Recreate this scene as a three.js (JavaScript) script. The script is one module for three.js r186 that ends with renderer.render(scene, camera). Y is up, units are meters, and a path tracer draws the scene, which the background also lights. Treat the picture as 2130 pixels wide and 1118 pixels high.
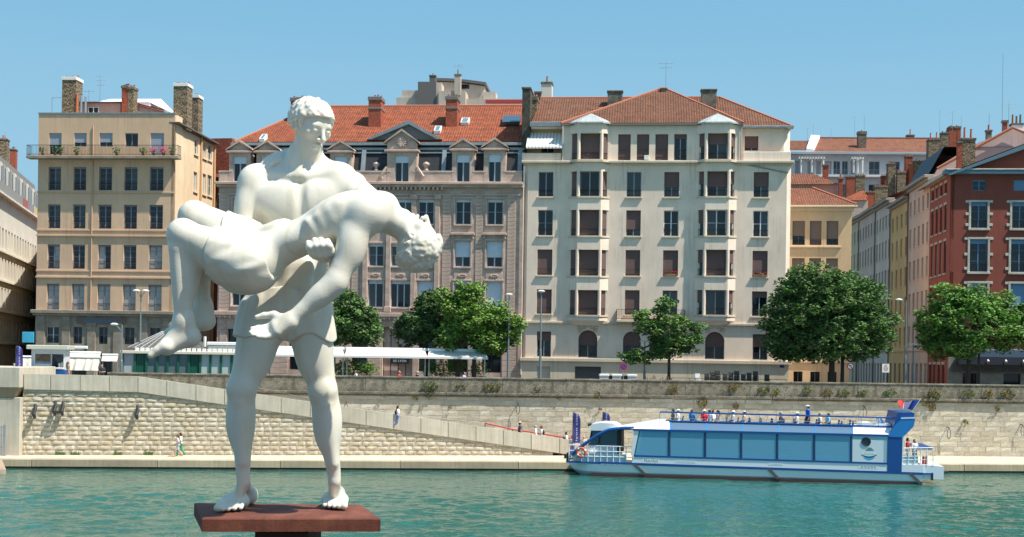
import * as THREE from 'three';

// ---------------------------------------------------------------- camera, sky, sun
const F = 2700, CX = 1065, CY = 750, ROLL = 0.0150, EYE = 8;
const scene = new THREE.Scene();
const camera = new THREE.PerspectiveCamera(2 * Math.atan(CY / F) * 180 / Math.PI, 2130 / 1500, 0.1, 3000);
camera.setViewOffset(2130, 1500, 0, 0, 2130, 1118);
camera.position.set(0, EYE, 0);
camera.rotation.z = ROLL;
camera.updateProjectionMatrix();
scene.add(camera);
const renderer = new THREE.WebGLRenderer({ antialias: true });
renderer.toneMapping = THREE.LinearToneMapping;
renderer.toneMappingExposure = 1.6;
renderer.shadowMap.enabled = true;

const SUN = new THREE.Vector3(0.56, 1, 0.25).normalize();
{
  const w = 512, h = 256, a = new Float32Array(w * h * 4);
  const EX = 1 / 1.6;
  const stops = [[-1, [.30, .42, .46]], [-0.02, [.36, .52, .60]], [0, [.42, .64, .77]], [0.10, [.345, .60, .775]], [0.19, [.295, .565, .765]], [0.27, [.225, .505, .745]], [0.55, [.165, .42, .70]], [1, [.14, .37, .66]]];
  const v = new THREE.Vector3();
  for (let j = 0; j < h; j++) for (let i = 0; i < w; i++) {
    const el = ((j + .5) / h - .5) * Math.PI, az = ((i + .5) / w - .5) * 2 * Math.PI;
    v.set(Math.cos(el) * Math.cos(az), Math.sin(el), Math.cos(el) * Math.sin(az));
    let k = 0; while (k < stops.length - 2 && v.y > stops[k + 1][0]) k++;
    const t = Math.min(1, Math.max(0, (v.y - stops[k][0]) / (stops[k + 1][0] - stops[k][0])));
    const c = Math.max(0, v.dot(SUN));
    const g = .22 * Math.pow(c, 3) + 1.3 * Math.pow(c, 30);
    const o = (j * w + i) * 4;
    for (let q = 0; q < 3; q++) a[o + q] = (stops[k][1][q] + (stops[k + 1][1][q] - stops[k][1][q]) * t + g * [1, .9, .75][q]) * EX;
    a[o + 3] = 1;
  }
  const t = new THREE.DataTexture(a, w, h, THREE.RGBAFormat, THREE.FloatType);
  t.mapping = THREE.EquirectangularReflectionMapping; t.magFilter = THREE.LinearFilter; t.minFilter = THREE.LinearFilter; t.needsUpdate = true;
  scene.background = t; scene.environment = t;
}
const sun = new THREE.DirectionalLight(new THREE.Color(1, .935, .83), 4.7);
sun.position.copy(SUN).multiplyScalar(260).add(new THREE.Vector3(0, 0, -80));
sun.target.position.set(0, 0, -80); scene.add(sun, sun.target);
sun.castShadow = true; sun.shadow.mapSize.set(4096, 4096);
Object.assign(sun.shadow.camera, { left: -130, right: 130, top: 130, bottom: -130, near: 1, far: 600 });

// ---------------------------------------------------------------- helpers
let seed = 12345;
function rnd() { seed = (seed + 0x6D2B79F5) | 0; let t = Math.imul(seed ^ (seed >>> 15), 1 | seed); t = (t + Math.imul(t ^ (t >>> 7), 61 | t)) ^ t; return ((t ^ (t >>> 14)) >>> 0) / 4294967296; }
const rr = (a, b) => a + (b - a) * rnd();
const reseed = (n) => { seed = n | 0; };
const V = (x, y, z) => new THREE.Vector3(x, y, z);
const cR = Math.cos(ROLL), sR = Math.sin(ROLL);
// direction (x, y, -1) of the ray through a point of the photograph (2130 x 1118)
function ray(px, py) { const dx = (px - CX) / F, dy = (CY - py) / F; return [dx * cR - dy * sR, dx * sR + dy * cR]; }
function at(px, py, d) { const r = ray(px, py); return V(r[0] * d, EYE + r[1] * d, -d); }
function onY(px, py, y) { const r = ray(px, py), d = (y - EYE) / r[1]; return V(r[0] * d, y, -d); }

// 3-D noise
const PERM = (() => { const p = [], o = []; for (let i = 0; i < 256; i++) p.push(i); seed = 777; for (let i = 255; i > 0; i--) { const j = Math.floor(rnd() * (i + 1)); [p[i], p[j]] = [p[j], p[i]]; } for (let i = 0; i < 512; i++) o.push(p[i & 255]); return o; })();
function noise(x, y = 0, z = 0) {
  const X = Math.floor(x), Y = Math.floor(y), Z = Math.floor(z); x -= X; y -= Y; z -= Z;
  const u = x * x * (3 - 2 * x), v = y * y * (3 - 2 * y), w = z * z * (3 - 2 * z);
  const h = (i, j, k) => PERM[PERM[PERM[(X + i) & 255] + ((Y + j) & 255)] + ((Z + k) & 255)] / 255;
  const l = (a, b, t) => a + (b - a) * t;
  return l(l(l(h(0, 0, 0), h(1, 0, 0), u), l(h(0, 1, 0), h(1, 1, 0), u), v), l(l(h(0, 0, 1), h(1, 0, 1), u), l(h(0, 1, 1), h(1, 1, 1), u), v), w);
}
// periodic 2-D noise for textures, n cells across
function pnoise(u, v, n, s, m = n) {
  const x = u * n, y = v * m, X = Math.floor(x), Y = Math.floor(y), fx = x - X, fy = y - Y;
  const a = fx * fx * (3 - 2 * fx), b = fy * fy * (3 - 2 * fy);
  const h = (i, j) => PERM[PERM[PERM[((X + i) % n + n) % n & 255] + (((Y + j) % m + m) % m & 255)] + s & 511] / 255;
  return (h(0, 0) * (1 - a) + h(1, 0) * a) * (1 - b) + (h(0, 1) * (1 - a) + h(1, 1) * a) * b;
}
const pfbm = (u, v, n, s, oct = 4, m = n) => { let t = 0, a = .5, q = 0; for (let i = 0; i < oct; i++) { t += a * pnoise(u, v, n << i, s + i * 17, m << i); q += a; a *= .55; } return t / q; };
function makeTex(size, fn, srgb = true, sizeY = size) {
  const a = new Uint8Array(size * sizeY * 4);
  for (let j = 0; j < sizeY; j++) for (let i = 0; i < size; i++) {
    const c = fn((i + .5) / size, (j + .5) / sizeY, i, j), o = (j * size + i) * 4;
    for (let q = 0; q < 3; q++) a[o + q] = Math.max(0, Math.min(255, Math.round(255 * (Array.isArray(c) ? c[q] : c))));
    a[o + 3] = 255;
  }
  const t = new THREE.DataTexture(a, size, sizeY); t.wrapS = t.wrapT = THREE.RepeatWrapping; t.magFilter = THREE.LinearFilter; t.minFilter = THREE.LinearMipmapLinearFilter; t.generateMipmaps = true;
  if (srgb) t.colorSpace = THREE.SRGBColorSpace; t.needsUpdate = true; return t;
}
const rep = (t, x, y = x) => { const c = t.clone(); c.repeat.set(x, y); c.needsUpdate = true; return c; };
const L2 = (r, g, b) => new THREE.Color().setRGB(r, g, b);
const mat = (col, rough = .85, o = {}) => new THREE.MeshStandardMaterial({ color: Array.isArray(col) ? L2(...col) : col, roughness: rough, ...o });

class MB {
  constructor() { this.p = []; this.n = []; this.uv = []; }
  tri(a, b, c, ua, ub, uc) {
    const ux = b[0] - a[0], uy = b[1] - a[1], uz = b[2] - a[2], vx = c[0] - a[0], vy = c[1] - a[1], vz = c[2] - a[2];
    let x = uy * vz - uz * vy, y = uz * vx - ux * vz, z = ux * vy - uy * vx; const l = Math.hypot(x, y, z) || 1; x /= l; y /= l; z /= l;
    const ax = Math.abs(x), ay = Math.abs(y), az = Math.abs(z);
    [a, b, c].forEach((p, i) => {
      this.p.push(p[0], p[1], p[2]); this.n.push(x, y, z);
      const u = ua && [ua, ub, uc][i];
      if (u) this.uv.push(u[0], u[1]); else if (ay >= ax && ay >= az) this.uv.push(p[0], -p[2]); else if (ax > az) this.uv.push(-p[2] * Math.sign(x), p[1]); else this.uv.push(p[0] * Math.sign(z), p[1]);
    });
    return this;
  }
  quad(a, b, c, d, ua, ub, uc, ud) { this.tri(a, b, c, ua, ub, uc); return this.tri(a, c, d, ua, uc, ud); }
  box(x0, x1, y0, y1, z0, z1) { return this.hex([[x0, y0, z1], [x1, y0, z1], [x1, y0, z0], [x0, y0, z0]], [[x0, y1, z1], [x1, y1, z1], [x1, y1, z0], [x0, y1, z0]]); }
  // bottom and top rings, both counter-clockwise seen from above
  hex(b, t) { const n = b.length; for (let i = 0; i < n; i++) { const j = (i + 1) % n; this.quad(b[i], b[j], t[j], t[i]); } for (let i = 1; i < n - 1; i++) { this.tri(t[0], t[i], t[i + 1]); this.tri(b[0], b[i + 1], b[i]); } return this; }
  cbox(x0, x1, y0, y1, z0, z1, c = .02) { // chamfered along the upright and upper edges
    this.hex([[x0 + c, y0, z1], [x1 - c, y0, z1], [x1, y0, z1 - c], [x1, y0, z0 + c], [x1 - c, y0, z0], [x0 + c, y0, z0], [x0, y0, z0 + c], [x0, y0, z1 - c]],
      [[x0 + c, y1 - c, z1], [x1 - c, y1 - c, z1], [x1, y1 - c, z1 - c], [x1, y1 - c, z0 + c], [x1 - c, y1 - c, z0], [x0 + c, y1 - c, z0], [x0, y1 - c, z0 + c], [x0, y1 - c, z1 - c]]);
    return this.hex([[x0 + c, y1 - c, z1], [x1 - c, y1 - c, z1], [x1, y1 - c, z1 - c], [x1, y1 - c, z0 + c], [x1 - c, y1 - c, z0], [x0 + c, y1 - c, z0], [x0, y1 - c, z0 + c], [x0, y1 - c, z1 - c]],
      [[x0 + 2 * c, y1, z1 - c], [x1 - 2 * c, y1, z1 - c], [x1 - c, y1, z1 - 2 * c], [x1 - c, y1, z0 + 2 * c], [x1 - 2 * c, y1, z0 + c], [x0 + 2 * c, y1, z0 + c], [x0 + c, y1, z0 + 2 * c], [x0 + c, y1, z1 - 2 * c]]);
  }
  // polygon (x, y) counter-clockwise, extruded from z0 to z1
  prism(poly, z0, z1, side = true) {
    const pts = poly.map((p) => new THREE.Vector2(p[0], p[1]));
    if (THREE.ShapeUtils.area(pts) < 0) { pts.reverse(); }
    for (const [i, j, k] of THREE.ShapeUtils.triangulateShape(pts, [])) { const q = (m, z) => [pts[m].x, pts[m].y, z]; this.tri(q(i, z1), q(j, z1), q(k, z1)); this.tri(q(i, z0), q(k, z0), q(j, z0)); }
    if (side) for (let i = 0; i < pts.length; i++) { const a = pts[i], b = pts[(i + 1) % pts.length]; this.quad([a.x, a.y, z1], [a.x, a.y, z0], [b.x, b.y, z0], [b.x, b.y, z1]); }
    return this;
  }
  tube(pts, r, seg = 6) {
    const P = pts.map((p) => (p.isVector3 ? p : V(...p))), rings = []; let prev = null;
    for (let i = 0; i < P.length; i++) {
      const t = P[Math.min(i + 1, P.length - 1)].clone().sub(P[Math.max(i - 1, 0)]).normalize();
      let u = prev ? prev.clone().addScaledVector(t, -prev.dot(t)) : (Math.abs(t.y) < .9 ? V(0, 1, 0) : V(1, 0, 0)).addScaledVector(t, -(Math.abs(t.y) < .9 ? t.y : t.x)); u.normalize(); prev = u;
      const w = V().crossVectors(t, u), R = Array.isArray(r) ? r[Math.min(i, r.length - 1)] : r, ring = [];
      for (let k = 0; k < seg; k++) { const a = k / seg * 2 * Math.PI; const q = P[i].clone().addScaledVector(u, Math.cos(a) * R).addScaledVector(w, Math.sin(a) * R); ring.push([q.x, q.y, q.z]); }
      rings.push(ring);
    }
    for (let i = 0; i < rings.length - 1; i++) for (let k = 0; k < seg; k++) { const m = (k + 1) % seg; this.quad(rings[i][k], rings[i][m], rings[i + 1][m], rings[i + 1][k]); }
    for (let k = 1; k < seg - 1; k++) { this.tri(rings[0][0], rings[0][k + 1], rings[0][k]); const e = rings[rings.length - 1]; this.tri(e[0], e[k], e[k + 1]); }
    return this;
  }
  cyl(x, y0, y1, z, r0, r1 = r0, seg = 10) { return this.tube([[x, y0, z], [x, y1, z]], [r0, r1], seg); }
  geo(g, m) {
    let q = g.index ? g.toNonIndexed() : g.clone(); if (m) q.applyMatrix4(m);
    const P = q.attributes.position.array, N = q.attributes.normal.array, U = q.attributes.uv && q.attributes.uv.array;
    for (let i = 0; i < P.length; i++) { this.p.push(P[i]); this.n.push(N[i]); }
    for (let i = 0; i < P.length / 3; i++) this.uv.push(U ? U[2 * i] : 0, U ? U[2 * i + 1] : 0);
    return this;
  }
  geometry() { const g = new THREE.BufferGeometry(); g.setAttribute('position', new THREE.Float32BufferAttribute(this.p, 3)); g.setAttribute('normal', new THREE.Float32BufferAttribute(this.n, 3)); g.setAttribute('uv', new THREE.Float32BufferAttribute(this.uv, 2)); return g; }
  build(name, m, parent, x = 0, y = 0, z = 0) { return mesh(name, this.geometry(), m, parent, x, y, z); }
}
function mesh(name, g, m, parent, x = 0, y = 0, z = 0) { const o = new THREE.Mesh(g, m); o.name = name; o.position.set(x, y, z); o.castShadow = o.receiveShadow = true; if (parent) parent.add(o); return o; }
const taken = {};
const numbered = (n) => { const k = taken[n] = (taken[n] ?? -1) + 1; return k ? n + '_' + String(k).padStart(3, '0') : n; };
function tag(o, label, category, group, kind) { o.userData.label = label; o.userData.category = category; if (group) o.userData.group = group; if (kind) o.userData.kind = kind; return o; }
function thing(name, label, category, group) { const o = new THREE.Group(); o.name = numbered(name); scene.add(o); return tag(o, label, category, group); }
function top(o, label, category, group) { o.name = numbered(o.name); scene.add(o); return tag(o, label, category, group); }
function structure(o, label) { o.name = numbered(o.name); o.userData.kind = 'structure'; o.userData.label = label; scene.add(o); return o; }
const cache = new Map();
const cached = (k, fn) => { if (!cache.has(k)) cache.set(k, fn()); return cache.get(k); };

// an upright plane through two points of the ground; local x along it, y up, z towards the river
class Frame {
  constructor(pl, dl, pr, dr, y0) {
    const a = at(pl, CY + (pl - CX) * ROLL, dl), b = at(pr, CY + (pr - CX) * ROLL, dr);
    this.o = V(a.x, y0, a.z); const u = V(b.x - a.x, 0, b.z - a.z); this.W = u.length(); this.u = u.normalize(); this.n = V(-this.u.z, 0, this.u.x); this.yaw = Math.atan2(-this.u.z, this.u.x);
  }
  put(g) { g.position.copy(this.o); g.rotation.y = this.yaw; return g; }
  // photograph point -> local (x, y) on the plane z = off
  uv(px, py, off = 0) {
    const r = ray(px, py), dx = r[0], dy = r[1], p = this.o.clone().addScaledVector(this.n, off);
    const t = (p.x * this.n.x + p.z * this.n.z) / (dx * this.n.x - this.n.z);
    const X = dx * t - this.o.x, Z = -t - this.o.z; return [X * this.u.x + Z * this.u.z, EYE + dy * t - this.o.y];
  }
  side(len) { // frame of the wall that runs back from this one's far end
    const s = Object.create(Frame.prototype); s.o = this.o.clone().addScaledVector(this.u, this.W); s.u = this.n.clone().negate(); s.n = this.u.clone(); s.W = len; s.yaw = Math.atan2(-s.u.z, s.u.x); return s;
  }
  sideL(len) { const s = Object.create(Frame.prototype); s.o = this.o.clone().addScaledVector(this.n, -len); s.u = this.n.clone(); s.n = this.u.clone().negate(); s.W = len; s.yaw = Math.atan2(-s.u.z, s.u.x); return s; }
  world(x, y, z) { return this.o.clone().addScaledVector(this.u, x).addScaledVector(this.n, z).add(V(0, y, 0)); }
  local(p) { const q = p.clone().sub(this.o); return [q.dot(this.u), p.y - this.o.y, q.dot(this.n)]; }
}
const hyp = (a, b, c = 0) => Math.sqrt(a * a + b * b + c * c);
// ---------------------------------------------------------------- signed-distance bodies
const smin = (a, b, k) => { const h = Math.max(k - Math.abs(a - b), 0) / k; return Math.min(a, b) - h * h * k * .25; };
const smax = (a, b, k) => -smin(-a, -b, k);
class Field {
  constructor() { this.ps = []; }
  // tapered capsule
  cone(a, ra, b, rb, k = .03, sub = false) {
    const ax = a.x, ay = a.y, az = a.z, bx = b.x - ax, by = b.y - ay, bz = b.z - az, l2 = bx * bx + by * by + bz * bz, rrr = ra - rb, a2 = l2 - rrr * rrr, il2 = 1 / l2;
    const f = (x, y, z) => {
      const px = x - ax, py = y - ay, pz = z - az, yy = px * bx + py * by + pz * bz, zz = yy - l2, qx = px * l2 - bx * yy, qy = py * l2 - by * yy, qz = pz * l2 - bz * yy, x2 = qx * qx + qy * qy + qz * qz, y2 = yy * yy * l2, z2 = zz * zz * l2;
      const kk = Math.sign(rrr) * rrr * rrr * x2;
      if (Math.sign(zz) * a2 * z2 > kk) return Math.sqrt(x2 + z2) * il2 - rb;
      if (Math.sign(yy) * a2 * y2 < kk) return Math.sqrt(x2 + y2) * il2 - ra;
      return (Math.sqrt(x2 * a2 * il2) + yy * rrr) * il2 - ra;
    };
    this.ps.push({ f, cx: ax + bx / 2, cy: ay + by / 2, cz: az + bz / 2, R: Math.sqrt(l2) / 2 + Math.max(ra, rb), k, sub }); return this;
  }
  ball(c, r, k = .03, sub = false) { this.ps.push({ f: (x, y, z) => hyp(x - c.x, y - c.y, z - c.z) - r, cx: c.x, cy: c.y, cz: c.z, R: r, k, sub }); return this; }
  // ellipsoid, m: optional Matrix3-like basis (three Vector3 axes)
  ell(c, rx, ry, rz, k = .03, axes = null, sub = false) {
    const [X, Y, Z] = axes ?? [V(1, 0, 0), V(0, 1, 0), V(0, 0, 1)];
    const f = (x, y, z) => { const dx = x - c.x, dy = y - c.y, dz = z - c.z, u = (dx * X.x + dy * X.y + dz * X.z), v = (dx * Y.x + dy * Y.y + dz * Y.z), w = (dx * Z.x + dy * Z.y + dz * Z.z); const k0 = hyp(u / rx, v / ry, w / rz), k1 = hyp(u / (rx * rx), v / (ry * ry), w / (rz * rz)); return k1 < 1e-9 ? -Math.min(rx, ry, rz) : k0 * (k0 - 1) / k1; };
    this.ps.push({ f, cx: c.x, cy: c.y, cz: c.z, R: Math.max(rx, ry, rz), k, sub }); return this;
  }
  chain(pts, rs, k = .03) { for (let i = 0; i < pts.length - 1; i++) this.cone(pts[i], rs[i], pts[i + 1], rs[i + 1], i ? Math.min(k, rs[i] * .6) : k); return this; }
  eval(x, y, z, list = this.ps) {
    let d = 1e3;
    for (let i = 0; i < list.length; i++) { const p = list[i], lb = hyp(x - p.cx, y - p.cy, z - p.cz) - p.R; if (p.sub) { if (lb > p.k - d && lb > -d + p.k) continue; d = smax(d, -p.f(x, y, z), p.k); } else { if (lb > d + p.k) continue; const v = p.f(x, y, z); d = smin(d, v, p.k); } }
    return d;
  }
  bounds(pad = .04) { const b = new THREE.Box3(); for (const p of this.ps) if (!p.sub) b.union(new THREE.Box3(V(p.cx - p.R, p.cy - p.R, p.cz - p.R), V(p.cx + p.R, p.cy + p.R, p.cz + p.R))); return b.expandByScalar(pad); }
  // mesh the zero set; post(d, x, y, z) may clip or displace
  mesh(h, o = {}) {
    const bx = o.box ?? this.bounds(), mn = bx.min, nx = Math.ceil((bx.max.x - mn.x) / h) + 2, ny = Math.ceil((bx.max.y - mn.y) / h) + 2, nz = Math.ceil((bx.max.z - mn.z) / h) + 2;
    const val = new Float32Array(nx * ny * nz), S8 = 8, br = S8 * h * .5 * Math.sqrt(3) + h, post = o.post, slack = o.slack ?? .05;
    let kmax = 0; for (const p of this.ps) kmax = Math.max(kmax, p.k);
    for (let bz = 0; bz < nz; bz += S8) for (let by = 0; by < ny; by += S8) for (let bX = 0; bX < nx; bX += S8) {
      const cx = mn.x + (bX + S8 / 2) * h, cy = mn.y + (by + S8 / 2) * h, cz = mn.z + (bz + S8 / 2) * h; let d = this.eval(cx, cy, cz); const far = Math.abs(d) > br + kmax + slack, x1 = Math.min(nx, bX + S8), y1 = Math.min(ny, by + S8), z1 = Math.min(nz, bz + S8);
      if (far) { for (let k = bz; k < z1; k++) for (let j = by; j < y1; j++) { const q = (k * ny + j) * nx; for (let i = bX; i < x1; i++) val[q + i] = post ? post(d, mn.x + i * h, mn.y + j * h, mn.z + k * h) : d; } continue; }
      const list = this.ps.filter((p) => hyp(cx - p.cx, cy - p.cy, cz - p.cz) - p.R < Math.abs(d) + 2 * br + kmax);
      for (let k = bz; k < z1; k++) for (let j = by; j < y1; j++) { const q = (k * ny + j) * nx; for (let i = bX; i < x1; i++) { const x = mn.x + i * h, y = mn.y + j * h, z = mn.z + k * h; let v = this.eval(x, y, z, list); if (post) v = post(v, x, y, z); val[q + i] = v; } }
    }
    const vid = new Int32Array(nx * ny * nz).fill(-1), P = [], idx = [];
    for (let k = 0; k < nz - 1; k++) for (let j = 0; j < ny - 1; j++) for (let i = 0; i < nx - 1; i++) {
      const b = (k * ny + j) * nx + i; let mask = 0; const g = [];
      for (let c = 0; c < 8; c++) { const v = val[b + (c & 1) + ((c >> 1) & 1) * nx + ((c >> 2) & 1) * nx * ny]; g.push(v); if (v < 0) mask |= 1 << c; }
      if (mask === 0 || mask === 255) continue;
      let sx = 0, sy = 0, sz = 0, n = 0;
      for (let c = 0; c < 8; c++) for (const e of [1, 2, 4]) { if (c & e) continue; const a = g[c], d = g[c | e]; if ((a < 0) === (d < 0)) continue; const t = a / (a - d); sx += (c & 1) + (e === 1 ? t : 0); sy += ((c >> 1) & 1) + (e === 2 ? t : 0); sz += ((c >> 2) & 1) + (e === 4 ? t : 0); n++; }
      vid[b] = P.length / 3; P.push(mn.x + (i + sx / n) * h, mn.y + (j + sy / n) * h, mn.z + (k + sz / n) * h);
    }
    const quad = (a, b, c, d, flip) => { if (a < 0 || b < 0 || c < 0 || d < 0) return; flip ? idx.push(a, c, b, a, d, c) : idx.push(a, b, c, a, c, d); };
    const sx = 1, sy = nx, sz = nx * ny;
    for (let k = 1; k < nz - 1; k++) for (let j = 1; j < ny - 1; j++) for (let i = 1; i < nx - 1; i++) {
      const b = (k * ny + j) * nx + i, a = val[b] < 0;
      if (a !== val[b + sx] < 0) quad(vid[b - sy - sz], vid[b - sz], vid[b], vid[b - sy], !a);
      if (a !== val[b + sy] < 0) quad(vid[b - sx - sz], vid[b - sx], vid[b], vid[b - sz], !a);
      if (a !== val[b + sz] < 0) quad(vid[b - sx - sy], vid[b - sy], vid[b], vid[b - sx], !a);
    }
    if (o.fastNormals) { const g = new THREE.BufferGeometry(); g.setAttribute('position', new THREE.Float32BufferAttribute(P, 3)); g.setIndex(idx); g.computeVertexNormals(); g.setAttribute('uv', new THREE.Float32BufferAttribute(new Float32Array(P.length / 3 * 2), 2)); return g; }
    const N = new Float32Array(P.length), at3 = (i, j, k) => val[(k * ny + j) * nx + i];
    for (let i = 0; i < P.length; i += 3) { // gradient of the sampled field, central differences at the cell corners, interpolated
      const u = (P[i] - mn.x) / h, v = (P[i + 1] - mn.y) / h, w = (P[i + 2] - mn.z) / h, a = Math.min(nx - 3, Math.max(1, Math.floor(u))), b = Math.min(ny - 3, Math.max(1, Math.floor(v))), c = Math.min(nz - 3, Math.max(1, Math.floor(w))), fu = u - a, fv = v - b, fw = w - c; let gx = 0, gy = 0, gz = 0;
      for (let q = 0; q < 8; q++) { const I = a + (q & 1), J = b + ((q >> 1) & 1), K = c + (q >> 2), wt = (q & 1 ? fu : 1 - fu) * (q & 2 ? fv : 1 - fv) * (q & 4 ? fw : 1 - fw); gx += wt * (at3(I + 1, J, K) - at3(I - 1, J, K)); gy += wt * (at3(I, J + 1, K) - at3(I, J - 1, K)); gz += wt * (at3(I, J, K + 1) - at3(I, J, K - 1)); }
      const l = Math.sqrt(gx * gx + gy * gy + gz * gz) || 1; N[i] = gx / l; N[i + 1] = gy / l; N[i + 2] = gz / l; }
    const uv = new Float32Array(P.length / 3 * 2); for (let i = 0; i < P.length / 3; i++) { uv[2 * i] = P[3 * i] + P[3 * i + 2] * .7; uv[2 * i + 1] = P[3 * i + 1] + P[3 * i + 2] * .3; }
    const g = new THREE.BufferGeometry(); g.setAttribute('position', new THREE.Float32BufferAttribute(P, 3)); g.setAttribute('normal', new THREE.BufferAttribute(N, 3)); g.setAttribute('uv', new THREE.BufferAttribute(uv, 2)); g.setIndex(idx); return g;
  }
}
// ---------------------------------------------------------------- textures and materials
const TX = {
  plaster: makeTex(512, (u, v) => { const a = pfbm(u, v, 3, 1, 5), b = pfbm(u, v, 24, 5, 3, 3), c = pnoise(u, v, 200, 9); const st = Math.max(0, pfbm(u, v, 40, 61, 2, 2) - .62) * Math.max(0, pfbm(u, v, 4, 66, 3) - .4) * 1.1; return .85 + .14 * a + .04 * b + .03 * c - st; }),
  plasterBump: makeTex(256, (u, v) => .5 * pfbm(u, v, 40, 3, 3) + .5 * pnoise(u, v, 110, 8), false),
  rough: makeTex(512, (u, v) => { const a = pfbm(u, v, 8, 11, 5), b = pnoise(u, v, 170, 4), c = pfbm(u, v, 60, 21, 2); const k = .42 + .42 * a + .3 * (c - .5) + .26 * (b - .5); return [k, k * .985, k * .95]; }),
  stone: makeTex(512, (u, v) => { const a = pfbm(u, v, 5, 31, 5), b = pfbm(u, v, 60, 2, 3); const k = .74 + .24 * a + .18 * (b - .5); return [k, k * (.975 + .03 * a), k * (.92 + .08 * a)]; }),
  stoneBump: makeTex(512, (u, v) => .6 * pfbm(u, v, 14, 7, 4) + .4 * pfbm(u, v, 70, 5, 2), false),
  concrete: makeTex(512, (u, v) => { const a = pfbm(u, v, 4, 51, 5), b = pfbm(u, v, 30, 53, 3, 2), c = pnoise(u, v, 220, 14); const k = .80 + .14 * a + .12 * (b - .5) + .04 * c; return [k, k * .99, k * .965]; }),
  tile: makeTex(1024, (u, v, i, j) => {
    const row = Math.floor(v * 24), off = (row % 2) * .5, col = Math.floor(u * 30 + off);
    const h = PERM[(PERM[(col % 30 + 30) % 30 + 7] + row * 13) & 255] / 255, a = pfbm(u, v, 5, 71, 4), e = pfbm(u, v, 40, 73, 2);
    const k = .76 + .17 * h + .14 * (a - .5) + .12 * (e - .5); return [k * 1.03, k * (.95 + .10 * (1 - h) * a), k * (.90 + .16 * a * (1 - h))];
  }),
  tileBump: makeTex(512, (u, v) => .5 + .5 * Math.cos(u * 30 * 2 * Math.PI), false),
  rust: makeTex(512, (u, v) => { const a = pfbm(u, v, 6, 81, 5), b = pnoise(u, v, 150, 83), c = pfbm(u, v, 30, 85, 3, 5); const k = .62 + .36 * a + .12 * (b - .5) + .18 * (c - .5); return [k, k * (.82 + .2 * a), k * (.72 + .3 * a)]; }),
  slat: makeTex(8, (u, v, i, j) => [.15, .55, .85, 1, 1, .9, .6, .1][j % 8], false),
  pise: makeTex(256, (u, v) => { const a = pnoise(u, v, 26, 3, 40), b = pfbm(u, v, 10, 6, 3), k = (a > .5 ? .85 : .42) + .3 * (b - .5); return [k, k * .95, k * .86]; }),
  brick: makeTex(256, (u, v) => { const row = Math.floor(v * 24), c = Math.floor(u * 8 + (row % 2) * .5), fu = (u * 8 + (row % 2) * .5) % 1, fv = (v * 24) % 1, h = PERM[(c * 7 + row * 31) & 255] / 255; const m = fu < .06 || fv < .14; const k = m ? .8 : .7 + .3 * h; return m ? [k, k * .95, k * .9] : [k, k * .9, k * .86]; }),
  fabric: makeTex(128, (u, v) => .88 + .12 * pnoise(u, v, 60, 2), true),
};
const P4 = rep(TX.plaster, .16), PB = rep(TX.plasterBump, .5);
const plaster = (c, r = .9) => mat(c, r, { map: P4, bumpMap: PB, bumpScale: .006 });
const ST = rep(TX.stone, .45), STB = rep(TX.stoneBump, .45), CON = rep(TX.concrete, .22), ROU = rep(TX.rough, .4);
const SLATB = rep(TX.slat, 1, 12);
const M = {
  white: mat([.78, .78, .76], .5), offwhite: mat([.7, .69, .66], .7), dark: mat([.02, .02, .022], .6), iron: mat([.03, .032, .036], .5, { metalness: .3 }),
  steel: mat([.42, .44, .46], .4, { metalness: .7 }), zinc: mat([.34, .39, .43], .42, { metalness: .35, map: rep(TX.concrete, .5) }), glass: mat([.010, .013, .017], .06), glass2: mat([.045, .055, .06], .10), curtain: mat([.34, .34, .32], .35),
  concrete: mat([.60, .555, .475], .85, { map: CON, bumpMap: rep(TX.plasterBump, .3), bumpScale: .004 }), parapet: mat([.40, .375, .315], .95, { map: ROU, bumpMap: rep(TX.stoneBump, .5), bumpScale: .03 }), ledge: mat([.40, .36, .30], .9, { map: ROU, bumpMap: STB, bumpScale: .015 }),
  terracotta: mat([.45, .13, .06], .85), brick: mat([.42, .13, .075], .9, { map: rep(TX.brick, .5) }), pise: mat([.40, .34, .27], .95, { map: rep(TX.pise, .55), bumpMap: rep(TX.pise, .55), bumpScale: .02 }),
  asphalt: mat([.24, .23, .215], .9, { map: ROU }), paving: mat([.70, .62, .50], .9, { map: CON }), blue: mat([.012, .085, .30], .4),
  blueLight: mat([.03, .22, .52], .4), cloth: mat([.70, .66, .58], .85, { map: rep(TX.fabric, 1) }), slate: mat([.030, .038, .050], .55, { map: rep(TX.brick, .6) }), trunk: mat([.075, .058, .045], .95, { bumpMap: rep(TX.stoneBump, 2), bumpScale: .02 }),
};

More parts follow.
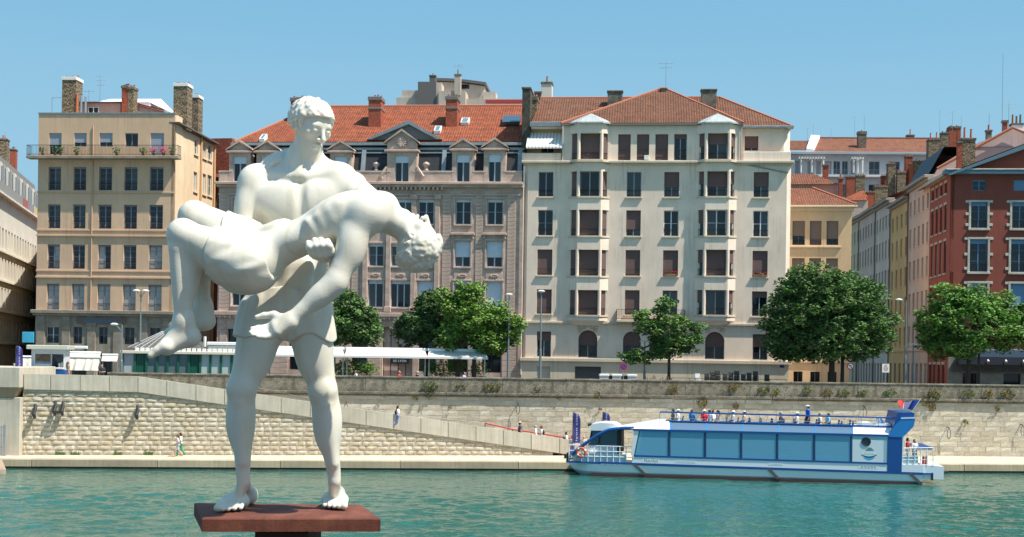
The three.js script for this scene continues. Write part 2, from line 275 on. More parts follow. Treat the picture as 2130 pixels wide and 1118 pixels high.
// ---------------------------------------------------------------- river
const Q = new Frame(0, 90.2, 2130, 99.3, 0), S = new Frame(48, 94.2, 1172, 101.7, 0), W = new Frame(250, 102.3, 2130, 108.1, 0);
const STREET = 5.6, QUAY = .6;
{
  const xs = [], zs = [];
  for (let x = -420; x < -58; x += 18) xs.push(x); for (let x = -58; x < 58; x += .22) xs.push(x); for (let x = 58; x <= 440; x += 18) xs.push(x);
  for (let z = 9.9; z < 54; z += 3.5) zs.push(z); for (let z = 54; z < 105; z += .2) zs.push(z); zs.push(112, 150);
  const nx = xs.length, nz = zs.length, p = new Float32Array(nx * nz * 3), n = new Float32Array(nx * nz * 3), uv = new Float32Array(nx * nz * 2), idx = [];
  const hgt = (x, z) => { const lee = Math.min(1, Math.max(0, (98 - z) / 24)), w = (.4 + 1.05 * noise(x * .045 + 9, z * .07)) * (.35 + .75 * lee); return w * (.09 * noise(x * .45, z * .55, 3) + .085 * noise(x * 1.15 + 7, z * 1.35, 8) + .045 * noise(x * 2.5 + 3, z * 2.9, 1)) - .11; };
  for (let j = 0; j < nz; j++) for (let i = 0; i < nx; i++) {
    const k = j * nx + i, x = xs[i], z = zs[j], fine = Math.abs(x) < 57 && z > 54.5 && z < 104, h = hgt(x, z);
    p.set([x, fine ? h : -.03, -z], 3 * k);
    const e = .06, gx = fine ? (hgt(x + e, z) - hgt(x - e, z)) / (2 * e) : 0, gz = fine ? (hgt(x, z + e) - hgt(x, z - e)) / (2 * e) : 0, l = Math.hypot(gx, gz, 1);
    n.set([-gx / l, 1 / l, gz / l], 3 * k); uv.set([x / 7, z / 7], 2 * k);
  }
  for (let j = 0; j < nz - 1; j++) for (let i = 0; i < nx - 1; i++) { const a = j * nx + i, b = a + 1, c = a + nx, d = c + 1; idx.push(a, b, d, a, d, c); }
  const g = new THREE.BufferGeometry(); g.setAttribute('position', new THREE.BufferAttribute(p, 3)); g.setAttribute('normal', new THREE.BufferAttribute(n, 3)); g.setAttribute('uv', new THREE.BufferAttribute(uv, 2)); g.setIndex(idx);
  const rip = makeTex(1024, (u, v) => .5 * pfbm(u, v, 14, 91, 3) + .5 * pfbm(u, v, 34, 97, 3), false);
  const water = new THREE.MeshPhysicalMaterial({ color: L2(.020, .108, .090), roughness: .05, ior: 1.33, bumpMap: rip, bumpScale: .04 });
  structure(mesh('river', g, water), 'teal river water with short wind ripples');
}
// river bed edge, street, near terrace
{
  const b = new MB();
  b.box(-420, 440, -2.2, -2, -160, 10); structure(b.build('riverbed', mat([.12, .12, .10])), 'river bed under the water');
  const t = new MB(); t.box(-60, 60, 4, 6.32, -9.6, 30); structure(t.build('near_terrace', mat([.12, .115, .11], .9, { map: ROU })), 'dark paved terrace under the steel plinth on the near bank');
  const s = new MB(), w0 = W.world(-90, 0, 0), w1 = W.world(200, 0, 0), wl = W.world(0, 0, 0);
  s.hex([[wl.x, 5.3, wl.z - .3], [w1.x, 5.3, w1.z - .3], [1500, 5.3, -1800], [-1500, 5.3, -1800], [w0.x - 300, 5.3, w0.z - .3]].map((q) => q), [[wl.x, STREET, wl.z - .3], [w1.x, STREET, w1.z - .3], [1500, STREET, -1800], [-1500, STREET, -1800], [w0.x - 300, STREET, w0.z - .3]]);
  structure(s.build('street', M.asphalt), 'grey asphalt quayside street in front of the houses');
}
// lower quay: paved sheet, kerb slabs
{
  const q = new THREE.Group(); q.name = 'lower_quay'; Q.put(q);
  const sheet = new MB(), m0 = [-95, 0, -.85], pts = [[-95, -.85], [150, -.85], [150, -16], [-95, -16]];
  sheet.hex(pts.map(([x, z]) => [x, -1.5, z]), pts.map(([x, z]) => [x, QUAY - .01, z])); sheet.build('paved_surface', M.paving, q);
  const foot = new MB(); foot.box(-95, 150, -1.8, .13, -1, .06); foot.build('footing', mat([.13, .10, .06], .8, { map: ROU }), q);
  reseed(5); const slabMats = [0, 1, 2].map((i) => mat([.56 - i * .05, .465 - i * .045, .33 - i * .03], .9, { map: CON, bumpMap: STB, bumpScale: .01 }));
  let x = -95 + 1.1; let k = 0;
  const x0 = Q.uv(65, 960)[0]; x = x0 - 8.55 * 11;
  while (x < 140) { const b = new MB(); b.cbox(.012, 8.538, .10, QUAY + .004, -.86, .10, .03); b.build('kerb_slab', slabMats[k++ % 3], q, x, 0, 0); x += 8.55; }
  structure(q, 'pale stone lower quay along the water');
}
// rubble-faced block geometries: unit width (x 0..1), unit height, face towards +z
function roughBlock(s, depth, relief, nx = 4, ny = 3) {
  return cached('rb' + s + depth + relief + nx + ny, () => {
    const b = new MB(), g = [];
    for (let j = 0; j <= ny; j++) { g.push([]); for (let i = 0; i <= nx; i++) { const u = i / nx, v = j / ny, e = i === 0 || j === 0 || i === nx || j === ny; const z = e ? 0 : relief * (.35 + .9 * noise(u * 3.1 + s * 9.7, v * 2.7 + s * 3.3, s)); const wob = e ? .0 : .035; g[j].push([.012 + .976 * u + wob * (noise(u * 9, v * 9, s + 5) - .5), .02 + .96 * v + wob * (noise(u * 9, v * 9, s + 25) - .5), z]); } }
    const uo = s * .371;
    for (let j = 0; j < ny; j++) for (let i = 0; i < nx; i++) { const q = [g[j][i], g[j][i + 1], g[j + 1][i + 1], g[j + 1][i]], t = q.map((p) => [p[0] * .7 + uo, p[1] * .4 + uo * 2.3]); b.quad(...q, ...t); }
    const c = [g[0][0], g[0][nx], g[ny][nx], g[ny][0]];
    for (let i = 0; i < 4; i++) { const a = c[i], d = c[(i + 1) % 4]; b.quad([a[0], a[1], -depth], [d[0], d[1], -depth], d, a); }
    return b.geometry();
  });
}
function coursedWall(parent, area, rows, rowH, y0, lens, relief, mats, depth, nx, ny, limit = 300) {
  // area(x0, x1, y0, y1) -> true if a block there is wanted; lists the blocks, builds the first `limit` as parts, the rest as one mesh
  const list = [];
  for (let r = 0; r < rows; r++) { let x = area.x0 - rr(0, lens[1]); while (x < area.x1) { const l = rr(...lens), ya = y0 + r * rowH; if (x + l > area.x0 && area.ok(x, x + l, ya, ya + rowH)) list.push([Math.max(x, area.x0), Math.min(x + l, area.x1), ya, r]); x += l; } }
  list.sort((a, b) => area.score(b) - area.score(a));
  const rest = mats.map(() => new MB());
  list.forEach(([x0, x1, y, r], i) => {
    const s = Math.floor(rnd() * 9), k = Math.floor(rnd() * mats.length), g = roughBlock(s, depth, relief, nx, ny), dz = rr(-.012, .012);
    if (i < limit) { const m = mesh('block', g, mats[k], parent, x0, y, dz); m.scale.set(x1 - x0, rowH, 1); }
    else rest[k].geo(g, new THREE.Matrix4().compose(V(x0, y, dz), new THREE.Quaternion(), V(x1 - x0, rowH, 1)));
  });
  rest.forEach((b, k) => { if (b.p.length) { const o = b.build('further_blocks', mats[k], parent); o.userData.kind = 'stuff'; } });
}
// ---------------------------------------------------------------- ramp: rough stone wall, concrete parapet, ramp slab
const rampTop = (px) => (px < 286 ? 778 + (px - 48) * .0235 : 783.7 + (px - 286) * .1468);
const rampBot = (px) => rampTop(px) + 33 - Math.max(0, px - 286) * .002;
{
  reseed(21);
  const g = thing('rough_stone_wall', 'rough-faced pale limestone wall under the sloping concrete ramp', 'wall'); S.put(g);
  const yTop = (x) => { const p = S.world(x, 0, 0), px = CX + F * p.x / -p.z; return S.uv(px, rampBot(px) - 6)[1]; };
  const back = new MB(), N = 24, poly = [[0, QUAY - .1]]; const xe = S.uv(1150, 945)[0];
  poly.push([xe, QUAY - .1]); for (let i = N; i >= 0; i--) poly.push([xe * i / N, Math.max(QUAY - .09, yTop(xe * i / N) + .35)]);
  back.prism(poly, -.6, -.03); back.build('mortar_backing', mat([.46, .41, .32], .95, { map: ST }), g);
  const cols = [[.65, .58, .47], [.69, .62, .51], [.61, .54, .43], [.66, .57, .43], [.72, .66, .56]];
  const mats = cols.map((c) => mat(c, .93, { map: rep(TX.stone, .9), bumpMap: STB, bumpScale: .03 }));
  coursedWall(g, { x0: 0, x1: xe, ok: (a, b, y) => y < yTop((a + b) / 2) + .05, score: (b) => -b[0] * .03 + b[2] * .2 + (b[1] - b[0]) }, 15, .352, QUAY - .02, [.5, 1.0], .06, mats, .12, 4, 3);
  // coping panels
  const pg = thing('ramp_parapet', 'smooth concrete parapet of panels sloping down along the ramp', 'parapet'); S.put(pg);
  const js = [48, 104, 165.5, 226, 286, 346, 406.7, 466, 525, 584, 645, 705, 761, 818, 875, 932, 990, 1047, 1105, 1164, 1190];
  const pm = [0, 1, 2, 3].map((i) => mat([[.63, .585, .50], [.60, .56, .48], [.65, .60, .51], [.59, .54, .455]][i], .85, { map: rep(TX.concrete, .25 + .02 * i), bumpMap: rep(TX.plasterBump, .3), bumpScale: .004 }));
  for (let i = 0; i < js.length - 1; i++) {
    const a = js[i] + .35, b = js[i + 1] - .35, A = S.uv(a, rampTop(a), .16), B = S.uv(b, rampTop(b), .16), C = S.uv(b, i === js.length - 2 ? 951 : rampBot(b), .16), D = S.uv(a, rampBot(a), .16);
    if (C[1] < QUAY) C[1] = QUAY; if (D[1] < QUAY) D[1] = QUAY;
    const m = new MB(), c = .025; m.prism([D, C, B, A], -.22, .16 - c); m.prism([[D[0] + c, D[1] + c], [C[0] - c, C[1] + c], [B[0] - c, B[1] - c], [A[0] + c, A[1] - c]], .16 - c, .16);
    m.build('panel', pm[i % 4], pg);
  }
  const rs = thing('ramp', 'sloping concrete ramp behind the panel parapet', 'ramp'); S.put(rs);
  const sl = new MB(); let prev = null;
  for (const px of [-60, 48, 286, 500, 800, 1100, 1185]) {
    const t = S.uv(px, rampTop(Math.max(px, 48)), .16), y = Math.max(QUAY + .02, Math.min(STREET, t[1] - 1.0)), p = S.world(t[0], 0, -.3); const w = W.local(p), back = W.world(w[0], 0, -.2), bl = S.local(back);
    if (px <= 286) { bl[2] -= .15; } const c = [[t[0], y, -.25], [bl[0], y, bl[2]]];
    if (prev) { sl.quad(prev[0], c[0], c[1], prev[1]); sl.quad([prev[0][0], prev[0][1] - .3, prev[0][2]], [prev[1][0], prev[1][1] - .3, prev[1][2]], [c[1][0], c[1][1] - .3, c[1][2]], [c[0][0], c[0][1] - .3, c[0][2]]); }
    prev = c;
  }
  sl.build('ramp_surface', M.concrete, rs);
}
// ---------------------------------------------------------------- embankment wall
const WT = 6.58;
{
  reseed(31);
  const g = thing('embankment_wall', 'tall pale stone embankment wall with a dark weathered parapet above the quay', 'wall'); W.put(g);
  const x1 = W.W + 14, bk = new MB(); bk.box(-1, x1, -1, 5.25, -.9, -.02); bk.build('wall_backing', mat([.61, .55, .455], .95, { map: ST }), g);
  const cols = [[.70, .64, .54], [.67, .605, .505], [.72, .665, .57], [.66, .60, .51], [.69, .62, .50]], mats = cols.map((c) => mat(c, .93, { map: rep(TX.stone, .35), bumpMap: STB, bumpScale: .02 }));
  const ramp = (x) => { const p = W.world(x, 0, 0), px = CX + F * p.x / -p.z; return px; };
  coursedWall(g, { x0: 6, x1, ok: () => true, score: (b) => { const p = ramp(b[0]); return (p > 720 ? 1 : 0) + (p < 2100 ? 1 : 0) + b[2] * .15 + (b[1] - b[0]) * .3; } }, 11, .418, QUAY - .05, [.8, 1.9], .014, mats, .1, 2, 2);
  // ledge stones and parapet stones
  const lm = [0, 1, 2].map((i) => mat([.50 - .05 * i, .45 - .045 * i, .37 - .04 * i], .93, { map: rep(TX.rough, .3 + .05 * i), bumpMap: STB, bumpScale: .02 }));
  const light = mat([.72, .68, .60], .9, { map: ST });
  let x = -1; while (x < x1) { const l = rr(1.6, 2.9), p = ramp(x), b = new MB(); const broken = p > 1320 && p < 1600; b.cbox(.01, l - .01, 0, .2, -.5, .26 + rr(-.02, .03), .03); b.build('ledge_stone', lm[Math.floor(rnd() * 3)], g, x, 5.14, 0); const b2 = new MB(); if (!broken || rnd() < .25) { b2.cbox(.01, l - .01, 0, .135, -.5, .15 + rr(-.02, .02), .02); b2.build('ledge_stone', lm[Math.floor(rnd() * 3)], g, x, 5.0, 0); } else { b2.cbox(.03, l - .05, 0, .32, -.3, .05 + rr(0, .05), .04); b2.build('patched_ledge', light, g, x, 4.74 + rr(-.04, .04), 0); } x += l; }
  const pm = [0, 1, 2].map((i) => mat([.56 - .05 * i, .515 - .045 * i, .42 - .04 * i], .96, { map: rep(TX.rough, .33 + .04 * i), bumpMap: rep(TX.stoneBump, .8), bumpScale: .035 }));
  x = -1; while (x < x1) { const l = rr(4.2, 6.2), b = new MB(); b.cbox(.006, l - .006, 0, WT - .12 - 5.34, -.5, .02, .02); b.build('parapet_stone', pm[Math.floor(rnd() * 3)], g, x, 5.34, 0); const c = new MB(); c.cbox(.006, l - .006, 0, .12, -.55, .07, .03); c.build('coping', pm[Math.floor(rnd() * 3)], g, x, WT - .12, 0); x += l; }
}
// ---------------------------------------------------------------- facade kit
function wallWith(parent, name, m, x0, x1, y0, y1, holes, t = .35, z = 0) {
  const xs = [...new Set([x0, x1, ...holes.flatMap((h) => [h[0], h[1]])].map((v) => +Math.min(x1, Math.max(x0, v)).toFixed(4)))].sort((a, b) => a - b), ys = [...new Set([y0, y1, ...holes.flatMap((h) => [h[2], h[3]])].map((v) => +Math.min(y1, Math.max(y0, v)).toFixed(4)))].sort((a, b) => a - b);
  const b = new MB(), inH = (x, y) => holes.some((h) => x > h[0] && x < h[1] && y > h[2] && y < h[3]);
  for (let j = 0; j < ys.length - 1; j++) { let s = null; for (let i = 0; i < xs.length; i++) { const solid = i < xs.length - 1 && !inH((xs[i] + xs[i + 1]) / 2, (ys[j] + ys[j + 1]) / 2); if (solid && s === null) s = xs[i]; if (!solid && s !== null) { b.quad([s, ys[j], z], [xs[i], ys[j], z], [xs[i], ys[j + 1], z], [s, ys[j + 1], z]); s = null; } } }
  for (const h of holes) { const [a, c, d, e] = h, k = z - t; b.quad([a, d, z], [a, e, z], [a, e, k], [a, d, k]); b.quad([c, d, z], [c, d, k], [c, e, k], [c, e, z]); b.quad([a, d, z], [a, d, k], [c, d, k], [c, d, z]); b.quad([a, e, z], [c, e, z], [c, e, k], [a, e, k]); }
  b.quad([x0, y1, z], [x1, y1, z], [x1, y1, z - t], [x0, y1, z - t]); b.quad([x0, y0, z], [x0, y1, z], [x0, y1, z - t], [x0, y0, z - t]); b.quad([x1, y0, z], [x1, y0, z - t], [x1, y1, z - t], [x1, y1, z]);
  return b.build(name, m, parent);
}
const FL = { geraniumR: mat([.55, .02, .03], .8), leaf: mat([.07, .13, .03], .8), pot: mat([.36, .16, .09], .9), geraniumP: mat([.55, .10, .18], .8), yellow: mat([.5, .4, .06], .8) };
// o: frame, recess, cols, rows, pane, blind (fraction closed), blindMat, rail, railH, sill, flowers
function win(parent, x0, x1, y0, y1, o = {}) {
  const w = +(x1 - x0).toFixed(2), h = +(y1 - y0).toFixed(2), cols = o.cols ?? 2, rows = o.rows ?? 3, z = -(o.recess ?? .2), f = o.fw ?? .055;
  const fr = cached(`fr${w}|${h}|${cols}|${rows}|${f}`, () => {
    const b = new MB(); b.box(0, f, 0, h, -.07, 0); b.box(w - f, w, 0, h, -.07, 0); b.box(f, w - f, 0, f, -.07, -.002); b.box(f, w - f, h - f, h, -.07, -.002);
    for (let i = 1; i < cols; i++) b.box(w * i / cols - f * .75, w * i / cols + f * .75, f, h - f, -.065, .004);
    for (let j = 1; j < rows; j++) for (let i = 0; i < cols; i++) { const xa = i ? w * i / cols + f * .75 : f, xb = i < cols - 1 ? w * (i + 1) / cols - f * .75 : w - f; b.box(xa, xb, h * j / rows - .014, h * j / rows + .014, -.05, -.008); }
    return b.geometry();
  });
  const W_ = mesh('window', fr, o.frame ?? M.white, parent, x0, y0, z);
  const bl = o.blind ?? 0;
  if (bl < .97) for (let i = 0; i < cols; i++) { const pm = typeof o.pane === 'function' ? o.pane(i) : o.pane ?? M.glass; const g = cached(`pn${w}|${h}|${cols}`, () => { const b = new MB(); b.box(.02, w / cols - .02, .02, h - .02, -.045, -.035); return b.geometry(); }); mesh('pane', g, pm, W_, w * i / cols, 0, 0); }
  if (bl > .02) { const hb = +(h * bl).toFixed(2), g = cached(`bl${w}|${hb}`, () => { const b = new MB(); b.box(.01, w - .01, 0, hb, .02, .05); return b.geometry(); }); mesh('blind', g, o.blindMat ?? M.offwhite, W_, 0, h - hb, 0); }
  if (o.box) { const g = cached(`bx${w}`, () => { const b = new MB(); b.box(0, w, -.26, 0, .052, .1); return b.geometry(); }); mesh('blind_box', g, o.box, W_, 0, h, 0); }
  if (o.rail) { const rh = o.railH ?? .9, zr = -z + (o.railZ ?? -.06), g = cached(`ra${w}|${rh}|${o.curl ? 1 : 0}`, () => {
    const b = new MB(); b.box(0, w, rh - .03, rh, -.02, .02); b.box(0, w, .06, .085, -.015, .015); const n = Math.round(w / .13);
    for (let i = 0; i < n; i++) { const x = w * (i + .5) / n; if (o.curl) b.tube([[x, .08, 0], [x + .035, rh * .3, .03], [x - .035, rh * .6, .05], [x, rh, 0]], .011, 4); else b.box(x - .01, x + .01, .08, rh - .03, -.01, .01); } return b.geometry(); });
    mesh('railing', g, o.rail, W_, 0, .02, zr); }
  if (o.sill) { const so = o.sillOut ?? .14, g = cached(`si${w}|${so}|${z}`, () => { const b = new MB(); b.cbox(-.12, w + .12, -.14, -.003, -.1, so - z, .015); return b.geometry(); }); mesh('sill', g, o.sill, W_); }
  if (o.flowers) flowers(W_, w, -z + .1, o.flowers);
  return W_;
}
function flowers(p, w, z, m) {
  const g = cached('fb' + w, () => { const b = new MB(); b.cbox(.08, w - .08, .02, .2, -.09, .09, .01); return b.geometry(); }); const bx = mesh('flower_box', g, FL.pot, p, 0, 0, z);
  const mk = (n, y0, y1, s) => { const b = new MB(); for (let i = 0; i < n; i++) { const x = rr(.08, w - .08), y = rr(y0, y1), q = rr(-.14, .12), a = rr(0, 6), c = Math.cos(a) * s, d = Math.sin(a) * s; b.quad([x - c, y, q - d], [x + d, y - s * .6, q + c], [x + c, y + s * .5, q + d], [x - d, y + s, q - c]); } return b; };
  mk(Math.round(w * 26), .16, .34, .07).build('leaves', FL.leaf, bx); mk(Math.round(w * 15), .26, .46, .06).build('blossoms', m, bx);
}
function shell(parent, x0, x1, y0, y1, depth, m, z = -.36) { const b = new MB(); b.box(x0, x1, y0, y1, -depth, z); return b.build('rear_wall', m, parent); }
// a sloping tiled sheet between an eave edge (a, b) and an upper edge (d, c), built as stepped courses
function tiled(parent, name, m, a, b, c, d, course = .34, step = .045) {
  const B = new MB(), A = V(...a), Bv = V(...b), C = V(...c), D = V(...d), len = (A.distanceTo(D) + Bv.distanceTo(C)) / 2, n = Math.max(2, Math.round(len / course));
  const nrm = V().crossVectors(Bv.clone().sub(A), D.clone().sub(A)); if (nrm.lengthSq() < 1e-9) nrm.crossVectors(Bv.clone().sub(A), C.clone().sub(A)); nrm.normalize();
  const ux = Bv.clone().sub(A).normalize();
  const uvOf = (p, t) => [p.clone().sub(A).dot(ux) / 7.2, t * len / (24 * course)];
  for (let i = 0; i < n; i++) {
    const t0 = i / n, t1 = (i + 1) / n, p0 = A.clone().lerp(D, t0).addScaledVector(nrm, step), p1 = Bv.clone().lerp(C, t0).addScaledVector(nrm, step), p2 = Bv.clone().lerp(C, Math.min(1, t1 + .01)), p3 = A.clone().lerp(D, Math.min(1, t1 + .01)), q0 = A.clone().lerp(D, t0).addScaledVector(nrm, -.03), q1 = Bv.clone().lerp(C, t0).addScaledVector(nrm, -.03);
    const arr = (p) => [p.x, p.y, p.z];
    B.quad(arr(p0), arr(p1), arr(p2), arr(p3), uvOf(p0, t0), uvOf(p1, t0), uvOf(p2, t1), uvOf(p3, t1)); B.quad(arr(q0), arr(q1), arr(p1), arr(p0), uvOf(p0, t0), uvOf(p1, t0), uvOf(p1, t0), uvOf(p0, t0));
  }
  B.quad(a, d, c, b);
  return B.build(name, m, parent);
}
const arr3 = (x, y, z) => [x, y, z];
const tileMat = (c) => mat(c, .9, { map: TX.tile, bumpMap: TX.tileBump, bumpScale: .05 });
const TILE = { red: tileMat([.41, .13, .065]), brown: tileMat([.27, .135, .088]), pale: tileMat([.38, .18, .115]), ridge: mat([.38, .14, .08], .9) };
// chimney as seen between photograph columns p0..p1 and rows t..b, standing on frame f at depth z behind the plane
function chimney(parent, f, p0, p1, t, b, z, m, o = {}) {
  const A = f.uv(p0, (t + b) / 2, z), B = f.uv(p1, (t + b) / 2, z), T = f.uv((p0 + p1) / 2, t, z)[1], Bo = f.uv((p0 + p1) / 2, b, z)[1] - (o.sink ?? .6), x0 = o.w ? (A[0] + B[0] - o.w) / 2 : A[0], x1 = o.w ? x0 + o.w : B[0], d = o.depth ?? (x1 - x0) * .9, c = new MB();
  const capH = o.cap ?? .18; c.cbox(x0, x1, Bo, T - capH, z - d, z, .015); const g = c.build('chimney', m, parent);
  const k = new MB(); k.cbox(x0 - .07, x1 + .07, T - capH, T, z - d - .07, z + .07, .02); if (o.collar) k.cbox(x0 - .05, x1 + .05, T - 1.25, T - 1.05, z - d - .05, z + .05, .02); k.build('cap', o.capMat ?? M.ledge, g);
  const n = o.pots ?? Math.max(1, Math.round((x1 - x0) / .38)), pg = cached('pot', () => { const q = new MB(); q.tube([[0, 0, 0], [0, .3, 0], [0, .32, 0]], [.11, .09, .12], 8); return q.geometry(); });
  for (let i = 0; i < n; i++) { const q = mesh('pot', pg, rnd() < .8 ? M.terracotta : M.ledge, g, x0 + (x1 - x0) * (i + .5) / n, T, z - d / 2); q.scale.y = rr(.6, 1.3) * (o.potH ?? 1); }
  return g;
}
function antenna(parent, f, px, t, b, z, arms = 2) {
  const A = f.uv(px, b, z), T = f.uv(px, t, z)[1], q = new MB(), h = T - A[1]; q.cyl(0, -.8, h, 0, .03, .02, 5);
  for (let i = 0; i < arms; i++) { const y = h - .1 - i * h * .16, l = rr(.35, .8); q.tube([[-l, y, 0], [l, y, 0]], .014, 4); for (let k = -3; k < 4; k++) q.tube([[l * k / 3.2, y, -.22], [l * k / 3.2, y, .22]], .009, 4); }
  return q.build('antenna', M.steel, parent, A[0], A[1], z);
}
// frame-space polygon prism from photograph points, at plane offset z, going back by `deep`
const poly = (f, pts, z = 0) => pts.map(([x, y]) => f.uv(x, y, z));
function slab(parent, name, m, f, pts, z, deep) { const b = new MB(); b.prism(poly(f, pts, z), z - deep, z); return b.build(name, m, parent); }
function pipe(parent, f, px, t, b, z, m) { const A = f.uv(px, t, z), B = f.uv(px - (b - t) * ROLL, b, z), q = new MB(); q.cyl(A[0], B[1], A[1], z + .08, .055, .055, 7); return q.build('downpipe', m, parent); }

// ---------------------------------------------------------------- A: ochre corner house
{
  reseed(101);
  const A = new Frame(72.5, 126.3, 356, 125.2, STREET), b = thing('ochre_corner_house', 'tall plain ochre corner house with five window columns and a top-floor balcony', 'building'); A.put(b);
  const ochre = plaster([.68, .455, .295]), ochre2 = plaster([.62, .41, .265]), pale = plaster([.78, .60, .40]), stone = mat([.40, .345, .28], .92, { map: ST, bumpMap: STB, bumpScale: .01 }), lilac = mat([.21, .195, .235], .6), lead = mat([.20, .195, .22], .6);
  const X = (px, py = 450) => A.uv(px, py)[0], Y = (py, px = 217) => A.uv(px, py)[1];
  const cols = [[98.9, 124.7], [151, 177], [204, 231], [257, 284], [310, 338]].map(([a, c]) => [X(a), X(c)]), holes = [], put = [];
  const rows = [[347.7, 396.4], [426, 476], [509.6, 560], [591.7, 648]];
  cols.forEach(([a, c], i) => { const tall = i === 0 || i === 4; holes.push([a, c, Y(tall ? 321 : 305), Y(277)]); put.push([a, c, Y(tall ? 321 : 305), Y(277), 0, i]); });
  rows.forEach(([t, u], r) => cols.forEach(([a, c], i) => { holes.push([a, c, Y(u), Y(t)]); put.push([a, c, Y(u), Y(t), r + 1, i]); }));
  const yg = Y(651), yTop = Y(237);
  wallWith(b, 'wall', ochre, 0, A.W, yg, yTop, holes);
  put.forEach(([a, c, y0, y1, r, i]) => {
    if (r === 0) win(b, a, c, y0, y1, { frame: lead, cols: 2, rows: 1, recess: .16, blind: [.55, .7, .68, .06, .96][i], blindMat: mat([.30, .33, .38], .6, { bumpMap: SLATB, bumpScale: .01 }), pane: M.glass });
    else win(b, a, c, y0, y1, { frame: lilac, cols: 2, rows: 4, recess: .2, blind: .07, blindMat: lead, rail: M.iron, railH: .75, curl: true, pane: (k) => (r >= 3 && rnd() < .55 || r === 4 ? M.curtain : rnd() < .75 ? M.glass : M.glass2), fw: .075 });
  });
  const tr = new MB(); tr.box(-.05, A.W + .05, yTop, yTop + .12, -.45, .08); tr.build('roof_edge', M.zinc, b);
  for (const [y, h, o] of [[399, .14, .07], [478, .14, .07], [489, .16, .16], [563, .14, .07], [576, .16, .16]]) { const q = new MB(); q.cbox(-.06, A.W + .06, Y(y) - h, Y(y), -.02, o, .015); q.build('string_course', ochre2, b); }
  // balcony
  const by = Y(327), bal = new MB(); bal.cbox(-.75, A.W + .7, by - .26, by, -.02, 1.05, .03); const bm = bal.build('balcony', stone, b);
  const rl = new MB(); for (const y of [1.0, .12]) { rl.box(-.7, A.W + .65, by + y - .02, by + y + .02, .97, 1.01); rl.box(A.W + .62, A.W + .66, by + y - .02, by + y + .02, 0, .97); rl.box(-.71, -.67, by + y - .02, by + y + .02, 0, .97); } for (let x = -.7; x < A.W + .66; x += .14) rl.box(x - .009, x + .009, by, by + 1, .98, 1.0); for (let z = 0; z < 1; z += .14) for (const x of [-.69, A.W + .64]) rl.box(x - .009, x + .009, by, by + 1, z, z + .018); rl.build('railing', M.iron, bm);
  for (const px of [95, 120, 132, 165, 248, 303, 325, 345, 362]) { const q = X(px, 322), pb = new MB(); pb.tube([[q, by, .7], [q, by + .32, .7]], [.13, .18], 8); const po = pb.build('plant_pot', FL.pot, bm); const pl = new MB(); for (let i = 0; i < 26; i++) { const x = q + rr(-.3, .3), y = by + rr(.3, .85), z = .7 + rr(-.25, .25), s = .11; pl.quad([x - s, y, z], [x, y - s * .5, z + s], [x + s, y + s * .4, z], [x, y + s, z - s * .5]); } pl.build('leaves', px === 325 || px === 345 ? FL.geraniumP : FL.leaf, po); }
  pipe(b, A, 194, 262, 648, 0, ochre2);
  // ground floor
  const gh = [[95, 122], [152, 170], [205, 223], [258, 279], [311, 333]].map(([a, c]) => [X(a, 700), X(c, 700), Y(716, 200), Y(681, 200)]);
  const shops = [[96, 124], [146, 178], [200, 232], [256, 286], [308, 340]].map(([a, c]) => [X(a, 760), X(c, 760), .1, Y(735, 200)]);
  wallWith(b, 'ground_floor_wall', stone, -.03, A.W + .03, 0, yg, [...gh, ...shops], .4, .03);
  gh.forEach((h, i) => win(b, ...h, { frame: i ? lead : M.offwhite, cols: 2, rows: 2, recess: .2, rail: M.iron, railH: .5 }));
  shops.forEach((h) => win(b, ...h, { frame: M.iron, cols: 2, rows: 1, recess: .3 }));
  const c1 = new MB(); c1.cbox(-.35, A.W + .3, yg - .1, yg + .22, -.02, .5, .04); c1.cbox(-.2, A.W + .18, yg - .34, yg - .1, -.02, .3, .03); c1.build('cornice', stone, b);
  for (const px of [84, 137, 190, 244, 298, 346]) { const x = X(px, 690), q = new MB(); q.cbox(x - .42, x + .42, 0, yg - .35, -.01, .14, .03); q.cbox(x - .5, x + .5, Y(672, 200) - .25, Y(672, 200), -.01, .2, .03); q.build('pilaster', stone, b); }
  // lettering band of the cafe
  const word = new THREE.CanvasTexture((() => { const c = document.createElement('canvas'); c.width = 512; c.height = 64; const g = c.getContext('2d'); g.fillStyle = '#6d5f52'; g.fillRect(0, 0, 512, 64); g.font = 'bold 52px sans-serif'; g.fillStyle = '#3d6f93'; g.textAlign = 'center'; g.textBaseline = 'middle'; g.fillText('DIPLOMATICO', 256, 34, 500); return c; })()); word.colorSpace = THREE.SRGBColorSpace;
  { const q = new MB(), a = X(160, 668), c = X(262, 668), y0 = Y(674, 210), y1 = Y(661, 210); q.box(a, c, y0, y1, .06, .17); const o = q.build('sign_board', stone, b); const s = new MB(); s.quad([a, y0, .176], [c, y0, .176], [c, y1, .176], [a, y1, .176], [0, 0], [1, 0], [1, 1], [0, 1]); s.build('lettering', mat('#ffffff', .7, { map: word }), o); }
  // side wall facing the sun
  const sd = A.side(12), sg = new THREE.Group(); sg.name = 'side_wall'; sg.position.set(A.W, 0, 0); sg.rotation.y = Math.PI / 2; b.add(sg);
  const SX = (px, py) => sd.uv(px, py)[0], SY = (px, py) => sd.uv(px, py)[1], ey = SY(364, 257), sh = [];
  for (const [a, c, t, u] of [[403.5, 411, 291, 322], [421, 429, 299, 330], [431.5, 440, 303, 334], [402, 409.5, 358, 399], [421, 428, 362, 405], [431, 440, 365, 408], [402, 409, 440, 480], [421, 428, 443, 484], [431, 440, 445, 486]]) sh.push([SX(a, (t + u) / 2), SX(c, (t + u) / 2), SY((a + c) / 2, u), SY((a + c) / 2, t)]);
  wallWith(sg, 'wall', pale, 0, sd.W, 0, ey, sh, .3);
